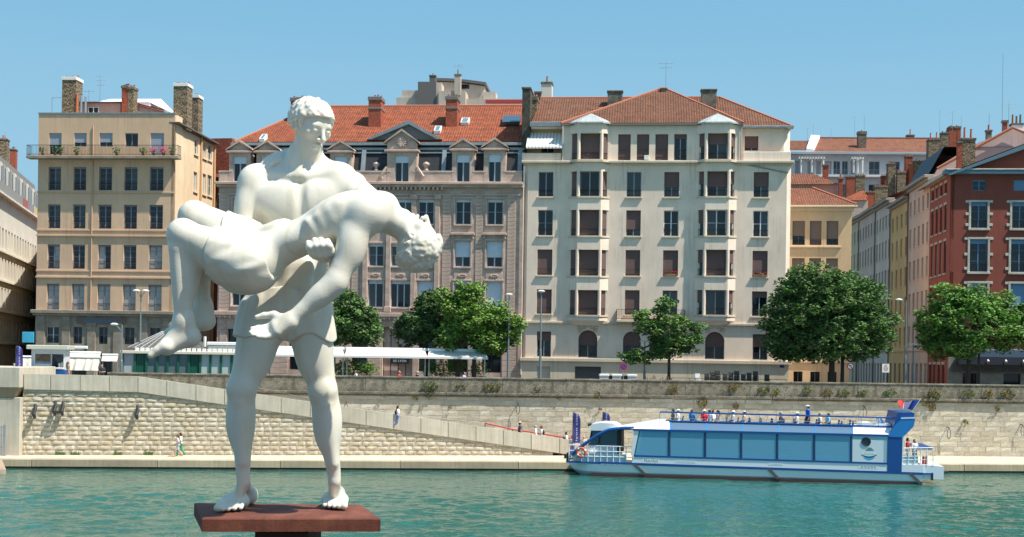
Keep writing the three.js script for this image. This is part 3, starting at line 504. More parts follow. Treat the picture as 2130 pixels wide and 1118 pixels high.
  sh.forEach((h) => win(sg, ...h, { frame: M.offwhite, cols: 2, rows: 2, recess: .15, sill: pale, pane: () => (rnd() < .5 ? M.curtain : M.glass2) }));
  for (const px of [415, 443]) { const q = new MB(), x = SX(px, 400); q.cyl(x, 0, ey, .1, .13, .13, 8); q.build('downpipe', mat([.55, .33, .16], .7), sg); }
  const ev = new MB(); ev.cbox(-.02, sd.W + .3, ey, ey + .16, -.6, .5, .04); ev.build('eaves', mat([.10, .085, .075], .8), sg);
  shell(b, .02, A.W - .02, 0, yTop - .02, 3.5, ochre2); shell(b, .02, A.W - .32, 0, ey - .05, 12, ochre2, -3.5);
  { const q = new MB(); q.quad([0, ey + .15, -3.5], [A.W + .4, ey + .15, -3.5], [A.W + .4, ey + .15, -12.1], [0, ey + .15, -12.1]); q.box(0, A.W, ey - .1, ey + .1, -12.1, -3.5); q.build('flat_roof', M.zinc, b); const w2 = new MB(); w2.box(A.W - 2.2, A.W - .01, ey, Y(237), -3.5, -.4); w2.build('parapet_return', pale, b); }
  // roof clutter
  const att = slab(b, 'attic', plaster([.55, .36, .31]), A, [[147, 240], [250, 240], [250, 213], [147, 213]], -4, 3); win(att, ...[A.uv(183, 235, -4), A.uv(205, 223, -4)].map((q) => q[0]), A.uv(190, 236, -4)[1], A.uv(190, 223, -4)[1], { recess: 3.96, cols: 2, rows: 1 });
  const edge = slab(b, 'attic_roof', mat([.10, .05, .045], .8), A, [[145, 214], [252, 214], [252, 211.5], [145, 211.5]], -3.8, 3.4);
  const gr = new MB(), ga = A.uv(197, 213, -7), gb = A.uv(330, 213, -7), gt = A.uv(212, 197, -7), gu = A.uv(318, 197, -7), gz = -7;
  gr.quad([ga[0], ga[1], gz], [gb[0] - 1, ga[1], gz], [gu[0], gt[1], gz - 2.2], [gt[0], gt[1], gz - 2.2]); gr.tri([gb[0] - 1, ga[1], gz], [gb[0] + .6, ga[1] - .6, gz - 4.2], [gu[0], gt[1], gz - 2.2]); gr.quad([ga[0], ga[1], gz - 4.4], [gt[0], gt[1], gz - 2.2], [gu[0], gt[1], gz - 2.2], [gb[0], ga[1], gz - 4.4]); gr.box(ga[0], gb[0] - 1, ga[1] - 2, ga[1], gz - 4.3, gz - .02);
  gr.build('white_skylight', mat([.72, .74, .76], .45), b);
  slab(b, 'attic', plaster([.58, .40, .34]), A, [[222, 240], [345, 240], [345, 232], [282, 217], [262, 214], [222, 219]], -5, 3);
  tiled(b, 'attic_tiles', TILE.red, [A.uv(276, 217, -4.9)[0], A.uv(276, 217, -4.9)[1], -4.9], [A.uv(340, 233, -4.9)[0], A.uv(340, 233, -4.9)[1], -4.9], [A.uv(340, 230, -8)[0], A.uv(340, 229, -8)[1], -8], [A.uv(284, 214, -8)[0], A.uv(284, 212, -8)[1], -8]);
  chimney(b, A, 128, 157, 160, 240, -3, M.pise, { cap: .3, capMat: M.offwhite, pots: 5, potH: .7, depth: 1.6 });
  chimney(b, A, 252, 264, 178, 240, -3.4, M.brick, { cap: .25, pots: 5, potH: .7, depth: 1.1 }); chimney(b, A, 264.5, 277, 180, 240, -3.4, M.pise, { cap: .25, pots: 2, potH: .7, depth: 1.1 });
  chimney(b, A, 360, 389, 173, 256, -2.2, M.pise, { cap: .3, capMat: M.offwhite, pots: 6, potH: .6, depth: 1.5 }); chimney(b, A, 390, 412, 197, 262, -6, M.pise, { cap: .3, capMat: M.offwhite, pots: 5, potH: .6, depth: 1.4 });
  for (const px of [159, 168, 177]) { const q = new MB(), p = A.uv(px, 240, -3), t = A.uv(px, 196 + (px - 159) * .3, -3); q.cyl(p[0], p[1] - .5, t[1], -3, .13, .12, 8); q.build('flue_pipe', px < 160 ? M.terracotta : M.steel, b); }
  antenna(b, A, 207, 157, 214, -4.5, 3); antenna(b, A, 184, 188, 214, -4.5, 1);
  { const q = new MB(), p = A.uv(107, 238, -2), r = A.uv(128, 203, -2); for (const x of [p[0], r[0]]) q.box(x - .02, x + .02, p[1], r[1], -2.02, -1.98); q.box(p[0], r[0], r[1] - .04, r[1], -2.02, -1.98); q.build('roof_rail', M.steel, b); }
}
// ---------------------------------------------------------------- B: receding row on the far side street
{
  reseed(131);
  const B = new Frame(-70, 129, 79, 176, STREET), b = thing('shuttered_side_street_row', 'cream side-street terrace with rows of narrow shuttered windows, at the picture\'s left edge', 'building'); B.put(b);
  const cream = plaster([.66, .61, .52]), grey = mat([.30, .30, .29], .8), sh = mat([.66, .62, .54], .7, { bumpMap: SLATB, bumpScale: .01 });
  const eave = B.uv(30, 425)[1], holes = [], step = 2.05, n = Math.floor(B.W / step), rows = [3.9, 7.5, 11.0, 14.3];
  for (let i = 0; i < n; i++) for (const y of rows) holes.push([.5 + i * step, 1.5 + i * step, y, y + 2.3]);
  wallWith(b, 'wall', cream, 0, B.W, 0, eave, holes, .3);
  holes.forEach((h) => win(b, ...h, { frame: M.offwhite, cols: 2, rows: 1, recess: .26, blind: rnd() < .3 ? .99 : .02, blindMat: sh, pane: M.glass }));
  for (const y of [3.5, 7.1, 10.6, 13.9, eave - .1]) { const q = new MB(); q.cbox(0, B.W, y - .15, y + .08, 0, y > eave - 1 ? .7 : .3, .03); q.build('string_course', cream, b); }
  const bal = new MB(); bal.box(0, B.W, eave + .02, eave + 1.15, .45, .52); bal.build('balcony_screen', mat([.24, .24, .23], .7), b);
  for (const [t, c] of [[.62, [.30, .10, .09]], [.72, [.22, .23, .24]], [.8, [.50, .40, .20]], [.9, [.35, .36, .33]]]) { const q = new MB(); q.box(B.W * t, B.W * (t + .08), eave + .04, eave + 1.1, .53, .56); q.build('balcony_cloth', mat(c, .9), b); }
  const mz = eave + 4.9, r = new MB(); r.quad([0, eave + .1, -.2], [B.W, eave + .1, -.2], [B.W, mz, -.8], [0, mz, -.8]); r.quad([B.W, eave, -.2], [B.W, eave, -9], [B.W, mz, -9], [B.W, mz, -.8]); r.quad([0, mz, -.8], [B.W, mz, -.8], [B.W, mz, -9], [0, mz, -9]); r.build('mansard', mat([.24, .245, .24], .7, { map: ST }), b);
  for (let i = 0; i < 14; i++) { const x = B.W * (.3 + i * .05), q = new MB(); q.cbox(x, x + 1.1, eave + 1.2, eave + 3.6, -1.2, .1, .03); const d = q.build('dormer', i % 2 ? cream : grey, b); const p = new MB(); p.box(x + .2, x + .9, eave + 1.5, eave + 3.2, .1, .12); p.build('pane', M.glass, d); }
  chimney(b, B, 6, 26, 290, 340, -1.6, M.pise, { pots: 3, sink: 2, w: 1.6, depth: 1 }); chimney(b, B, 27, 40, 311, 345, -3.2, M.brick, { pots: 4, sink: 2, w: 1.4, depth: .8 }); chimney(b, B, -8, 4, 286, 330, -3, M.brick, { sink: 2, w: 1.2, depth: .8 }); antenna(b, B, 10, 273, 295, -3, 0);
  shell(b, 0, B.W, 0, eave, 9, cream);
}
// ---------------------------------------------------------------- K: house seen in the gap
{
  const K = new Frame(425, 139, 475, 138.5, STREET), b = thing('gap_house', 'narrow brick-red house glimpsed in the gap beside the ochre house', 'building'); K.put(b);
  const r = mat([.34, .105, .07], .9, { map: rep(TX.brick, .4) }); const y1 = K.uv(452, 288)[1], hs = [[K.uv(449, 420)[0], K.uv(455, 420)[0], K.uv(452, 440)[1], K.uv(452, 410)[1]]];
  wallWith(b, 'wall', r, 0, K.W, 0, y1, hs); hs.forEach((h) => win(b, ...h, { cols: 1, rows: 2 })); shell(b, 0, K.W, 0, y1, 4, r);
  tiled(b, 'lean_to_tiles', TILE.red, [0, K.uv(452, 372)[1], 1.2], [K.W, K.uv(452, 372)[1], 1.2], [K.W, K.uv(452, 362)[1], 0], [0, K.uv(452, 362)[1], 0]);
}

// unseen house block added behind the ochre one, shaped to shade the side street
{
  const b = thing('added_shading_house', 'plain ochre house block added unseen behind the corner house to shade the side street', 'building'), m = plaster([.58, .44, .28]), h = STREET + 17, q = new MB(), F4 = [at(80, CY, 139), at(300, CY, 139), at(300, CY, 186), at(80, CY, 186)];
  q.hex(F4.map((p) => [p.x, STREET, p.z]), F4.map((p) => [p.x, h, p.z])); q.build('walls', m, b); const r = new MB(), mz = F4[0].clone().add(F4[2]).multiplyScalar(.5); for (let i = 0; i < 4; i++) r.tri([F4[i].x, h + .01, F4[i].z], [F4[(i + 1) % 4].x, h + .01, F4[(i + 1) % 4].z], [mz.x, h + 2, mz.z]); r.build('roof', TILE.pale, b);
}
// ---------------------------------------------------------------- C: pink stone house with mansard and red roof
{
  reseed(201);
  const C = new Frame(450, 124.9, 1082.5, 122.1, STREET), b = thing('pink_stone_house', 'pink-grey stone house with dormered slate mansard and bright red tile roof', 'building'); C.put(b);
  const pink = mat([.68, .50, .43], .9, { map: rep(TX.stone, .3), bumpMap: STB, bumpScale: .008 }), trim = mat([.71, .53, .46], .88, { map: ST, bumpMap: STB, bumpScale: .008 }), wf = mat([.42, .48, .54], .5), wblind = mat([.60, .66, .72], .6, { bumpMap: SLATB, bumpScale: .01 });
  const X = (px, py = 520) => C.uv(px, py)[0], Y = (py, px = 900) => C.uv(px, py)[1];
  const cs = [[498, 31], [556, 31], [641, 31], [708, 31], [782, 31], [834, 42], [885, 32], [962, 32], [1028.5, 33]], rows = [[414, 467, 415], [501, 555, 508], [585, 641, 585]], holes = [], put = [];
  rows.forEach(([t, u, tc], r) => cs.forEach(([c, w], i) => { const mid = i >= 4 && i <= 6, h = [X(c - w / 2), X(c + w / 2), Y(u), Y(mid ? tc : t)]; holes.push(h); put.push([h, r, i]); }));
  const yg = Y(655), yc = Y(384);
  wallWith(b, 'wall', pink, 0, C.W, yg, yc, holes, .45);
  put.forEach(([h, r, i]) => win(b, ...h, { frame: wf, cols: i === 5 ? 3 : 2, rows: r === 2 && i >= 4 ? 1 : 2, recess: .25, fw: .08, blind: r === 1 && i >= 7 ? .62 : r === 2 && i === 8 ? .98 : r === 2 && i === 6 ? .5 : .12, blindMat: wblind, sill: trim, pane: () => (rnd() < .7 ? M.glass : M.glass2) }));
  // rusticated strips of separate blocks, window surrounds, panels
  const blk = cached('rust', () => { const q = new MB(); q.cbox(0, 1, 0, .33, 0, .06, .018); return q.geometry(); });
  for (const [a, c] of [[456, 478], [522, 538], [578, 598], [664, 684], [732, 748], [920, 937], [989, 1003], [1055, 1071]]) { const x0 = X(a), x1 = X(c); for (let y = yg + .1; y < yc - 1.2; y += .365) { const m = mesh('rusticated_block', blk, trim, b, x0, y, 0); m.scale.x = x1 - x0; } }
  const pil = (px, w, y0, y1, o = .22) => { const q = new MB(), x = X(px); q.cbox(x - w, x + w, y0 + .5, y1 - .45, -.01, o, .03); q.cbox(x - w - .1, x + w + .1, y0, y0 + .5, -.01, o + .1, .03); q.cbox(x - w - .1, x + w + .1, y1 - .45, y1, -.01, o + .12, .03); q.build('pilaster', trim, b); };
  for (const px of [760, 808, 860, 909]) pil(px, .24, yg + .2, yc - 1.0);
  cs.forEach(([c, w], i) => rows.forEach(([t, u], r) => {
    const x0 = X(c - w / 2), x1 = X(c + w / 2), yt = Y(i >= 4 && i <= 6 ? rows[r][2] : t), yb = Y(u), q = new MB();
    q.cbox(x0 - .17, x0 - .02, yb, yt + .02, -.01, .08, .015); q.cbox(x1 + .02, x1 + .17, yb, yt + .02, -.01, .08, .015); q.cbox(x0 - .2, x1 + .2, yt + .02, yt + .2, -.01, .1, .02);
    if (r === 1 && (i < 4 || i > 6)) { q.cbox(x0 - .4, x1 + .4, yt + .55, yt + .75, -.01, .34, .03); q.cbox(x0 - .3, x0 - .12, yt + .2, yt + .55, -.01, .2, .02); q.cbox(x1 + .12, x1 + .3, yt + .2, yt + .55, -.01, .2, .02); }
    q.build('window_surround', trim, b);
    if (r === 2 || r === 1) { const p = new MB(), py = yb - .85; if (r === 1) { p.cbox(x0 - .05, x1 + .05, py - .35, py + .38, -.01, .05, .02); for (let k = 0; k < 9; k++) { const a = k / 9 * 6.28; p.tube([[(x0 + x1) / 2 + Math.cos(a) * .42, py + Math.sin(a) * .18, .05], [(x0 + x1) / 2 + Math.cos(a + .5) * .3, py + Math.sin(a + .5) * .1, .12]], .05, 5); } p.build('carved_panel', trim, b); } }
  }));
  // cornice with modillions
  const c1 = new MB(); c1.cbox(-.3, C.W + .02, yc - .05, yc + .18, -.1, .62, .04); c1.cbox(-.15, C.W, yc - .3, yc - .05, -.1, .36, .03); c1.cbox(-.05, C.W, yc - 1.05, yc - .9, -.1, .12, .02); c1.build('cornice', trim, b);
  const md = cached('modil', () => { const q = new MB(); q.cbox(0, .16, 0, .28, 0, .42, .02); return q.geometry(); }); for (let x = X(735); x < X(925); x += .42) mesh('modillion', md, trim, b, x, yc - .56, 0);
  const cg = new MB(); cg.cbox(-.2, C.W + .02, yg - .25, yg + .12, -.1, .42, .04); cg.cbox(-.1, C.W, yg - .5, yg - .25, -.1, .25, .03); cg.build('floor_cornice', trim, b); for (let x = .3; x < C.W; x += .5) { mesh('modillion', md, trim, b, x, yg - .53, -.05); }
  // ground floor
  const gh = [[472, 500], [530, 560], [600, 632], [664, 696], [730, 762], [795, 858], [870, 906], [930, 972], [1002, 1042]].map(([a, c], i) => [X(a, 740), X(c, 740), i === 5 ? .02 : 1.2, Y(i === 5 ? 682 : 690)]);
  wallWith(b, 'ground_floor_wall', pink, 0, C.W, 0, yg - .3, gh, .6);
  gh.forEach((h, i) => win(b, ...h, { frame: M.iron, cols: i === 5 ? 4 : 2, rows: i === 5 ? 1 : 2, recess: i === 5 ? .5 : .4, pane: M.glass, rail: i === 5 ? null : M.iron }));
  for (let y = .3; y < yg - .9; y += .52) for (const [a, c] of [[456, 470], [502, 528], [562, 598], [634, 662], [698, 728], [764, 792], [908, 928], [974, 1000], [1044, 1076]]) { const m = mesh('rusticated_block', blk, trim, b, X(a, 740), y, 0); m.scale.set(X(c, 740) - X(a, 740), 1.45, 1); }
  { const c = document.createElement('canvas'); c.width = 256; c.height = 128; const g = c.getContext('2d'); g.fillStyle = '#15171b'; g.fillRect(0, 0, 256, 128); g.font = 'bold 46px sans-serif'; g.fillStyle = '#aeb9c2'; g.textAlign = 'center'; g.fillText('DE LYON', 128, 106, 230); const t = new THREE.CanvasTexture(c); t.colorSpace = THREE.SRGBColorSpace; const a = X(812, 745), d = X(850, 745), y0 = Y(757, 830), y1 = Y(738, 830), q = new MB(); q.box(a, d, y0, y1, -.2, -.1); const o = q.build('shop_sign', M.dark, b); const s = new MB(); s.quad([a, y0, -.095], [d, y0, -.095], [d, y1, -.095], [a, y1, -.095], [0, 0], [1, 0], [1, 1], [0, 1]); s.build('lettering', mat('#ffffff', .6, { map: t }), o); }
  // attic parapet, mansard, zinc band
  const yp = Y(356), ym = Y(297), yz = Y(291);
  for (const [a, c] of [[455, 482], [518, 541], [571, 626], [656, 692], [726, 812], [860, 944], [984, 1010], [1048, 1086]]) { const q = new MB(); q.cbox(X(a, 366), X(c, 366), yc + .16, yp, -.3, .1, .03); q.cbox(X(a, 366) - .04, X(c, 366) + .04, yp - .14, yp, -.34, .14, .02); q.build('attic_parapet', trim, b); }
  const ms = new MB(); ms.quad([.4, yc + .2, -.35], [C.W, yc + .2, -.35], [C.W, ym, -1.5], [1.0, ym, -1.5]); ms.quad([.4, yc + .2, -12], [.4, yc + .2, -.35], [1.0, ym, -1.5], [1.0, ym, -11]); ms.build('slate_mansard', M.slate, b);
  const zb = new MB(); zb.cbox(.7, C.W, ym - .05, ym + .2, -1.9, -1.05, .03); zb.cbox(.75, C.W, ym - .5, ym - .25, -1.6, -1.22, .03); zb.cbox(.7, C.W, ym - .85, ym - .72, -1.4, -1.05, .02); zb.build('zinc_band', M.zinc, b);
  for (const px of [752, 921, 1080]) { const q = new MB(), x = X(px, 330); q.hex([[x - .2, yc + .9, .02 - .3], [x + .2, yc + .9, .02 - .3], [x + .2, yc + .9, -.7], [x - .2, yc + .9, -.7]], [[x - .2, ym - .5, -1.1], [x + .2, ym - .5, -1.1], [x + .2, ym - .5, -1.6], [x - .2, ym - .5, -1.6]]); q.build('zinc_rib', M.zinc, b); }
  const dormer = (c, w, t, big) => {
    const x0 = X(c - w / 2, 350), x1 = X(c + w / 2, 350), y0 = yc + .2, y1 = Y(t), g = new THREE.Group(); g.name = 'dormer'; b.add(g); const e = big ? .75 : .42;
    wallWith(g, 'wall', trim, x0 - e, x1 + e, y0, y1 + .35, [[x0, x1, y0 + .02, y1]], .5, .12);
    const sd = new MB(); sd.box(x0 - e, x1 + e, y0, y1 + .3, -2.4, -.39); sd.build('cheek', trim, g);
    win(g, x0, x1, y0 + .02, y1, { frame: wf, cols: 2, rows: 1, recess: .1, fw: .08, blind: big ? .27 : .28, blindMat: wblind, pane: (k) => (k ? M.glass2 : M.glass) });
    const xm = (x0 + x1) / 2, hw = (x1 - x0) / 2 + e + .25, ph = big ? 1.9 : .95, q = new MB();
    q.cbox(xm - hw, xm + hw, y1 + .35, y1 + .52, -.4, .42, .03); const yb = y1 + .52;
    if (big) q.prism([[xm - hw + .25, yb], [xm + hw - .25, yb], [xm + hw - .25, yb + .7], [xm, yb + ph - .05], [xm - hw + .25, yb + .7]], -.38, .18); else q.prism([[xm - hw + .1, yb], [xm + hw - .1, yb], [xm, yb + ph - .12]], -.38, .14);
    const yy = big ? yb + .6 : yb; q.prism([[xm - hw - .05, yy], [xm - hw + .05, yy + .18], [xm, yb + ph + .08], [xm, yb + ph - .14]], -.5, .45); q.prism([[xm + hw + .05, yy], [xm, yb + ph - .14], [xm, yb + ph + .08], [xm + hw - .05, yy + .18]], -.5, .45);
    q.build('pediment', trim, g); const rf = new MB(); rf.quad([xm - hw, yy + .2, -.5], [xm, yb + ph + .1, -.5], [xm, yb + ph + .1, -2.6], [xm - hw, yy + .2, -2.6]); rf.quad([xm, yb + ph + .1, -.5], [xm + hw, yy + .2, -.5], [xm + hw, yy + .2, -2.6], [xm, yb + ph + .1, -2.6]); rf.build('roof', M.zinc, g);
    if (big) { const k = new MB(); for (let i = 0; i < 12; i++) { const a = i / 12 * 6.28; k.tube([[xm, yb + .75, .2], [xm + Math.cos(a) * .36, yb + .72 + Math.sin(a) * .4, .3], [xm + Math.cos(a + .5) * .55, yb + .68 + Math.sin(a + .5) * .55, .2]], [.14, .09, .03], 5); } for (const s of [-1, 1]) k.tube([[xm + s * (hw - .2), yb - 1.6, .1], [xm + s * (hw + .1), yb - 2.1, .15], [xm + s * (hw + .35), yb - 2.5, .12], [xm + s * (hw + .2), yb - 2.75, .1]], [.1, .16, .18, .08], 6); k.build('carving', trim, g).userData.kind = 'stuff'; }
  };
  for (const c of [499, 556, 641, 709]) dormer(c, 27, 326); dormer(836, 29, 324, true); dormer(963.5, 28, 322); dormer(1029, 27, 321);
  const urn = new THREE.LatheGeometry([[0, 0], [.22, 0], [.24, .1], [.12, .2], [.2, .45], [.34, .6], [.3, .75], [.12, .85], [0, .9]].map((q) => new THREE.Vector2(...q)), 12); for (const px of [782, 886]) mesh('urn', urn, trim, b, X(px, 350), yp, -.1);
  // zinc gable behind the big dormer
  { const q = new MB(), z = -1.7, [a, c, t] = [C.uv(765, 291, z), C.uv(918, 291, z), C.uv(851, 254, z)]; q.prism([[a[0] + .4, a[1]], [c[0] - .4, a[1]], [t[0], t[1] - .25]], z - .4, z); const gm = q.build('zinc_gable', mat([.16, .17, .18], .6, { map: ST }), b); const r = new MB(); r.prism([[a[0] - .1, a[1]], [a[0] + .4, a[1]], [t[0], t[1] - .25], [t[0], t[1] + .12]], z - 5, z + .35); r.prism([[c[0] + .1, a[1]], [t[0], t[1] + .12], [t[0], t[1] - .25], [c[0] - .4, a[1]]], z - 5, z + .35); r.build('roof', M.zinc, gm); }
  // red tile roof
  const zr = -9.5, yr = C.uv(850, 221.5, zr)[1], e0 = [.9, yz + .1, -1.7], e1 = [C.W - .1, yz + .1, -1.7], r0 = [C.uv(655, 222, zr)[0], yr, zr], r1 = [C.W - .1, yr, zr];
  const hipx = r0[0]; tiled(b, 'roof_tiles', TILE.red, [hipx, yz + .1, -1.7], e1, r1, r0, .33); tiled(b, 'roof_tiles', TILE.red, e0, [hipx, yz + .1, -1.7], r0, [r0[0] - .01, r0[1], r0[2]], .33); tiled(b, 'roof_tiles', TILE.red, [.9, yz + .1, -17], e0, [r0[0] - .005, r0[1], r0[2]], [r0[0] - .01, r0[1], r0[2] - .01], .33);
  tiled(b, 'roof_tiles', TILE.red, [C.W - .1, yz + .1, -17], [.9, yz + .1, -17], r0, r1, .33);
  const rg = new MB(); rg.tube([r0, r1], .16, 6); rg.tube([e0, r0], .14, 6); rg.build('ridge_tiles', TILE.ridge, b);
  for (const [a, c, t, u, z] of [[604, 626, 199, 262, -6], [766, 792, 197, 268, -4.8], [927, 951, 196, 266, -4.8]]) { chimney(b, C, a, c, t + 4, u, z, M.brick, { cap: .35, capMat: mat([.16, .15, .14], .8), pots: 4, potH: .9, collar: true, depth: 1.8 }); }
  for (const [px, py, w] of [[911, 272, 15], [968, 255, 19], [548, 289, 12]]) { const z = -1.7 - (291 - py) / (291 - 221) * 7.8, p = C.uv(px, py, z), q = new MB(), wd = w / 23.5 / 2; q.hex([[p[0] - wd, p[1] - .42, z + .55], [p[0] + wd, p[1] - .42, z + .55], [p[0] + wd, p[1] + .12, z - .5], [p[0] - wd, p[1] + .12, z - .5]], [[p[0] - wd, p[1] - .1, z + .7], [p[0] + wd, p[1] - .1, z + .7], [p[0] + wd, p[1] + .55, z - .4], [p[0] - wd, p[1] + .55, z - .4]]); const o = q.build('skylight', M.offwhite, b); const g = new MB(); g.quad([p[0] - wd + .12, p[1] - .02, z + .62], [p[0] + wd - .12, p[1] - .02, z + .62], [p[0] + wd - .12, p[1] + .5, z - .28], [p[0] - wd + .12, p[1] + .5, z - .28]); g.build('pane', mat([.12, .20, .25], .1), o); }
  { const z = -5.6, p = C.uv(1062, 252, z), q = new MB(); q.hex([[p[0] - .75, p[1] - .5, z + .8], [p[0] + 1, p[1] - .5, z + .8], [p[0] + 1, p[1] + .45, z - .8], [p[0] - .75, p[1] + .45, z - .8]], [[p[0] - .75, p[1] - .25, z + .95], [p[0] + 1, p[1] - .25, z + .95], [p[0] + 1, p[1] + .7, z - .65], [p[0] - .75, p[1] + .7, z - .65]]); q.build('skylight', mat([.05, .09, .13], .12), b); }
  shell(b, .02, C.W - .02, 0, yc, 17, pink, -.5);
}
// ---------------------------------------------------------------- D: cream bay-windowed house
{
  reseed(301);
  const D = new Frame(1085, 122, 1638.5, 119.6, STREET), b = thing('cream_bay_house', 'six-storey cream house with two stacks of bay windows and brown roller blinds', 'building'); D.put(b);
  const cream = plaster([.85, .68, .54]), trim = plaster([.87, .715, .58]), tan = plaster([.68, .57, .43]), brown = mat([.135, .075, .065], .6, { bumpMap: SLATB, bumpScale: .012 }), wf = mat([.30, .33, .36], .5);
  const X = (px, py = 460) => D.uv(px, py)[0], Y = (py, px = 1360) => D.uv(px, py)[1];
  const rows = [[358, 410], [438, 491.6], [520.8, 574.7], [604.5, 656]], cc = [[1119, 1150], [1302.7, 1333], [1380.8, 1412], [1567, 1598.5]], R0 = [279, 333.5];
  const holes = [], put = [], yl = Y(338), yE = Y(258.5);
  rows.forEach(([t, u], r) => cc.forEach(([a, c], i) => { const h = [X(a), X(c), Y(u), Y(t)]; holes.push(h); put.push([h, r, i]); }));
  const gcc = [[1116.5, 1146], [1566, 1597]]; gcc.forEach(([a, c], i) => { const h = [X(a, 720), X(c, 720), Y(746), Y(693)]; holes.push(h); put.push([h, 4, i]); });
  // arched openings of the ground floor, rectangular part cut in the wall, arch as a ring piece
  const arch = [[1203, 1242.5], [1296, 1333], [1467, 1507]].map(([a, c]) => [X(a, 720), X(c, 720)]); const ySp = Y(709), yGb = Y(746);
  arch.forEach(([a, c]) => holes.push([a, c, yGb, ySp + (c - a) / 2]));
  const bays = [[1182, 1267, 1202, 1250], [1447, 1532, 1466, 1515]].map((q) => q.map((v) => X(v)));
  bays.forEach(([a, c]) => holes.push([a + .5, c - .5, Y(656), Y(358)]));
  const hb = yGb - .25;
  wallWith(b, 'wall', cream, .35, D.W - .3, hb, yl, holes, .4);
  // splayed corners
  { let q = new MB(); q.hex([[-.01, hb, -.4], [.35, hb, 0], [.35, hb, -.4]], [[-.01, yl, -.4], [.35, yl, 0], [.35, yl, -.4]]); q.build('corner', trim, b); q = new MB(); q.hex([[D.W - .3, hb, 0], [D.W + .1, hb, -.4], [D.W - .3, hb, -.4]], [[D.W - .3, yl, 0], [D.W + .1, yl, -.4], [D.W - .3, yl, -.4]]); q.build('corner', trim, b); }
  arch.forEach(([a, c]) => { // spandrel of the arch
    const r = (c - a) / 2, xm = (a + c) / 2, s = new THREE.Shape(); s.moveTo(a, ySp); s.lineTo(a, ySp + r + .001); s.lineTo(c, ySp + r + .001); s.lineTo(c, ySp); s.absarc(xm, ySp, r, 0, Math.PI, false); const g = new THREE.ExtrudeGeometry(s, { depth: .38, bevelEnabled: false, curveSegments: 18 }); mesh('arch_spandrel', g, cream, b, 0, 0, -.383);
    win(b, a, c, yGb, ySp + r, { frame: wf, cols: 2, rows: 2, recess: .3, blind: .55, blindMat: brown, rail: M.iron, railH: 1.1, curl: true, railZ: -.12 });
  });
  const paneR = () => (rnd() < .6 ? M.glass : M.glass2), blindOf = [[0, .0, .62, .58], [0, .75, 0, 0], [.99, .99, .99, .99], [.99, .99, .05, .25]];
  put.forEach(([h, r, i]) => win(b, ...h, { frame: r === 1 && i > 1 ? M.white : wf, cols: 2, rows: r === 1 ? 2 : 1, recess: .22, fw: .06, blind: r === 4 ? [.35, .5][i] : blindOf[r][i], blindMat: brown, rail: M.iron, railH: .62, curl: true, sill: tan, sillOut: .16, pane: paneR, flowers: r === 2 && i > 1 ? FL.geraniumR : null }));
  // bays: spandrels, corner pillars, three lights each
  const PR = .62, bayPoly = ([a, c, e, f], o = 0, k = 0) => [[a - k, -.1], [a - k, o * .2], [e - o * .3, PR + o], [f + o * .3, PR + o], [c + k, o * .2], [c + k, -.1]];
  const ring = (pts, y) => pts.map(([x, z]) => [x, y, z]);
  const rot = (pts) => pts.slice();
  bays.forEach((B, bi) => {
    const g = new THREE.Group(); g.name = 'bay'; b.add(g); const [a, c, e, f] = B;
    const solid = (name, y0, y1, o, m, k = 0) => { const q = new MB(), P = bayPoly(B, o, k); q.hex(ring(P, y0), ring(P, y1)); return q.build(name, m, g); };
    const lv = [[R0[0], R0[1]], ...rows], y = (p) => Y(p, bi ? 1490 : 1225);
    lv.forEach(([t, u], r) => {
      const yb = y(u), yt = y(t), next = r + 1 < lv.length ? y(lv[r + 1][0]) : y(676);
      solid('sill_course', yb - .16, yb, .1, tan, .05);
      if (r < lv.length - 1) solid('spandrel', next, yb - .16, 0, trim); else { solid('corbel', y(668), yb - .16, 0, trim); const q = new MB(), P = bayPoly(B, -.1), P2 = bayPoly([a + .3, c - .3, e + .2, f - .2], -.42); q.hex(ring(P2, y(678)), ring(P, y(668))); q.build('corbel', trim, g); }
      // pillars
      for (const [x, z] of [[e + .02, PR - .14], [f - .02, PR - .14]]) { const pl = new MB(); pl.cyl(x, yb, yt, z, .16, .16, 10); pl.build('pillar', trim, g); } for (const [x, z] of [[a + .1, .02], [c - .1, .02]]) { const pl = new MB(); pl.box(x - .12, x + .12, yb, yt, -.1, z); pl.build('pillar', trim, g); }
      const w = win(g, e + .2, f - .2, yb, yt, { frame: r === 2 && bi ? M.white : wf, cols: 2, rows: r === 2 && bi ? 2 : 1, recess: -(PR - .42), fw: .06, blind: bi ? [.42, .62, 0, .99, .0][r] : [.99, .0, .99, .99, .99][r], blindMat: brown, rail: M.iron, railH: .62, curl: true, railZ: .3, pane: paneR, flowers: r === 3 ? (bi ? FL.geraniumR : FL.yellow) : null });
      for (const s of [0, 1]) { // canted side lights
        const p0 = s ? [f, PR] : [a, 0], p1 = s ? [c, 0] : [e, PR], L = Math.hypot(p1[0] - p0[0], p1[1] - p0[1]), ang = Math.atan2(-(p1[1] - p0[1]), p1[0] - p0[0]), sg = new THREE.Group(); sg.name = 'side_light'; g.add(sg); sg.position.set(p0[0], 0, p0[1]); sg.rotation.y = ang;
        win(sg, .2, L - .18, yb, yt, { frame: wf, cols: 1, rows: 1, recess: .22, blind: bi ? .5 : .99, blindMat: brown, rail: M.iron, railH: .62, railZ: -.16, pane: M.glass });
      }
    });
    solid('head', y(R0[0]), y(259), 0, trim);
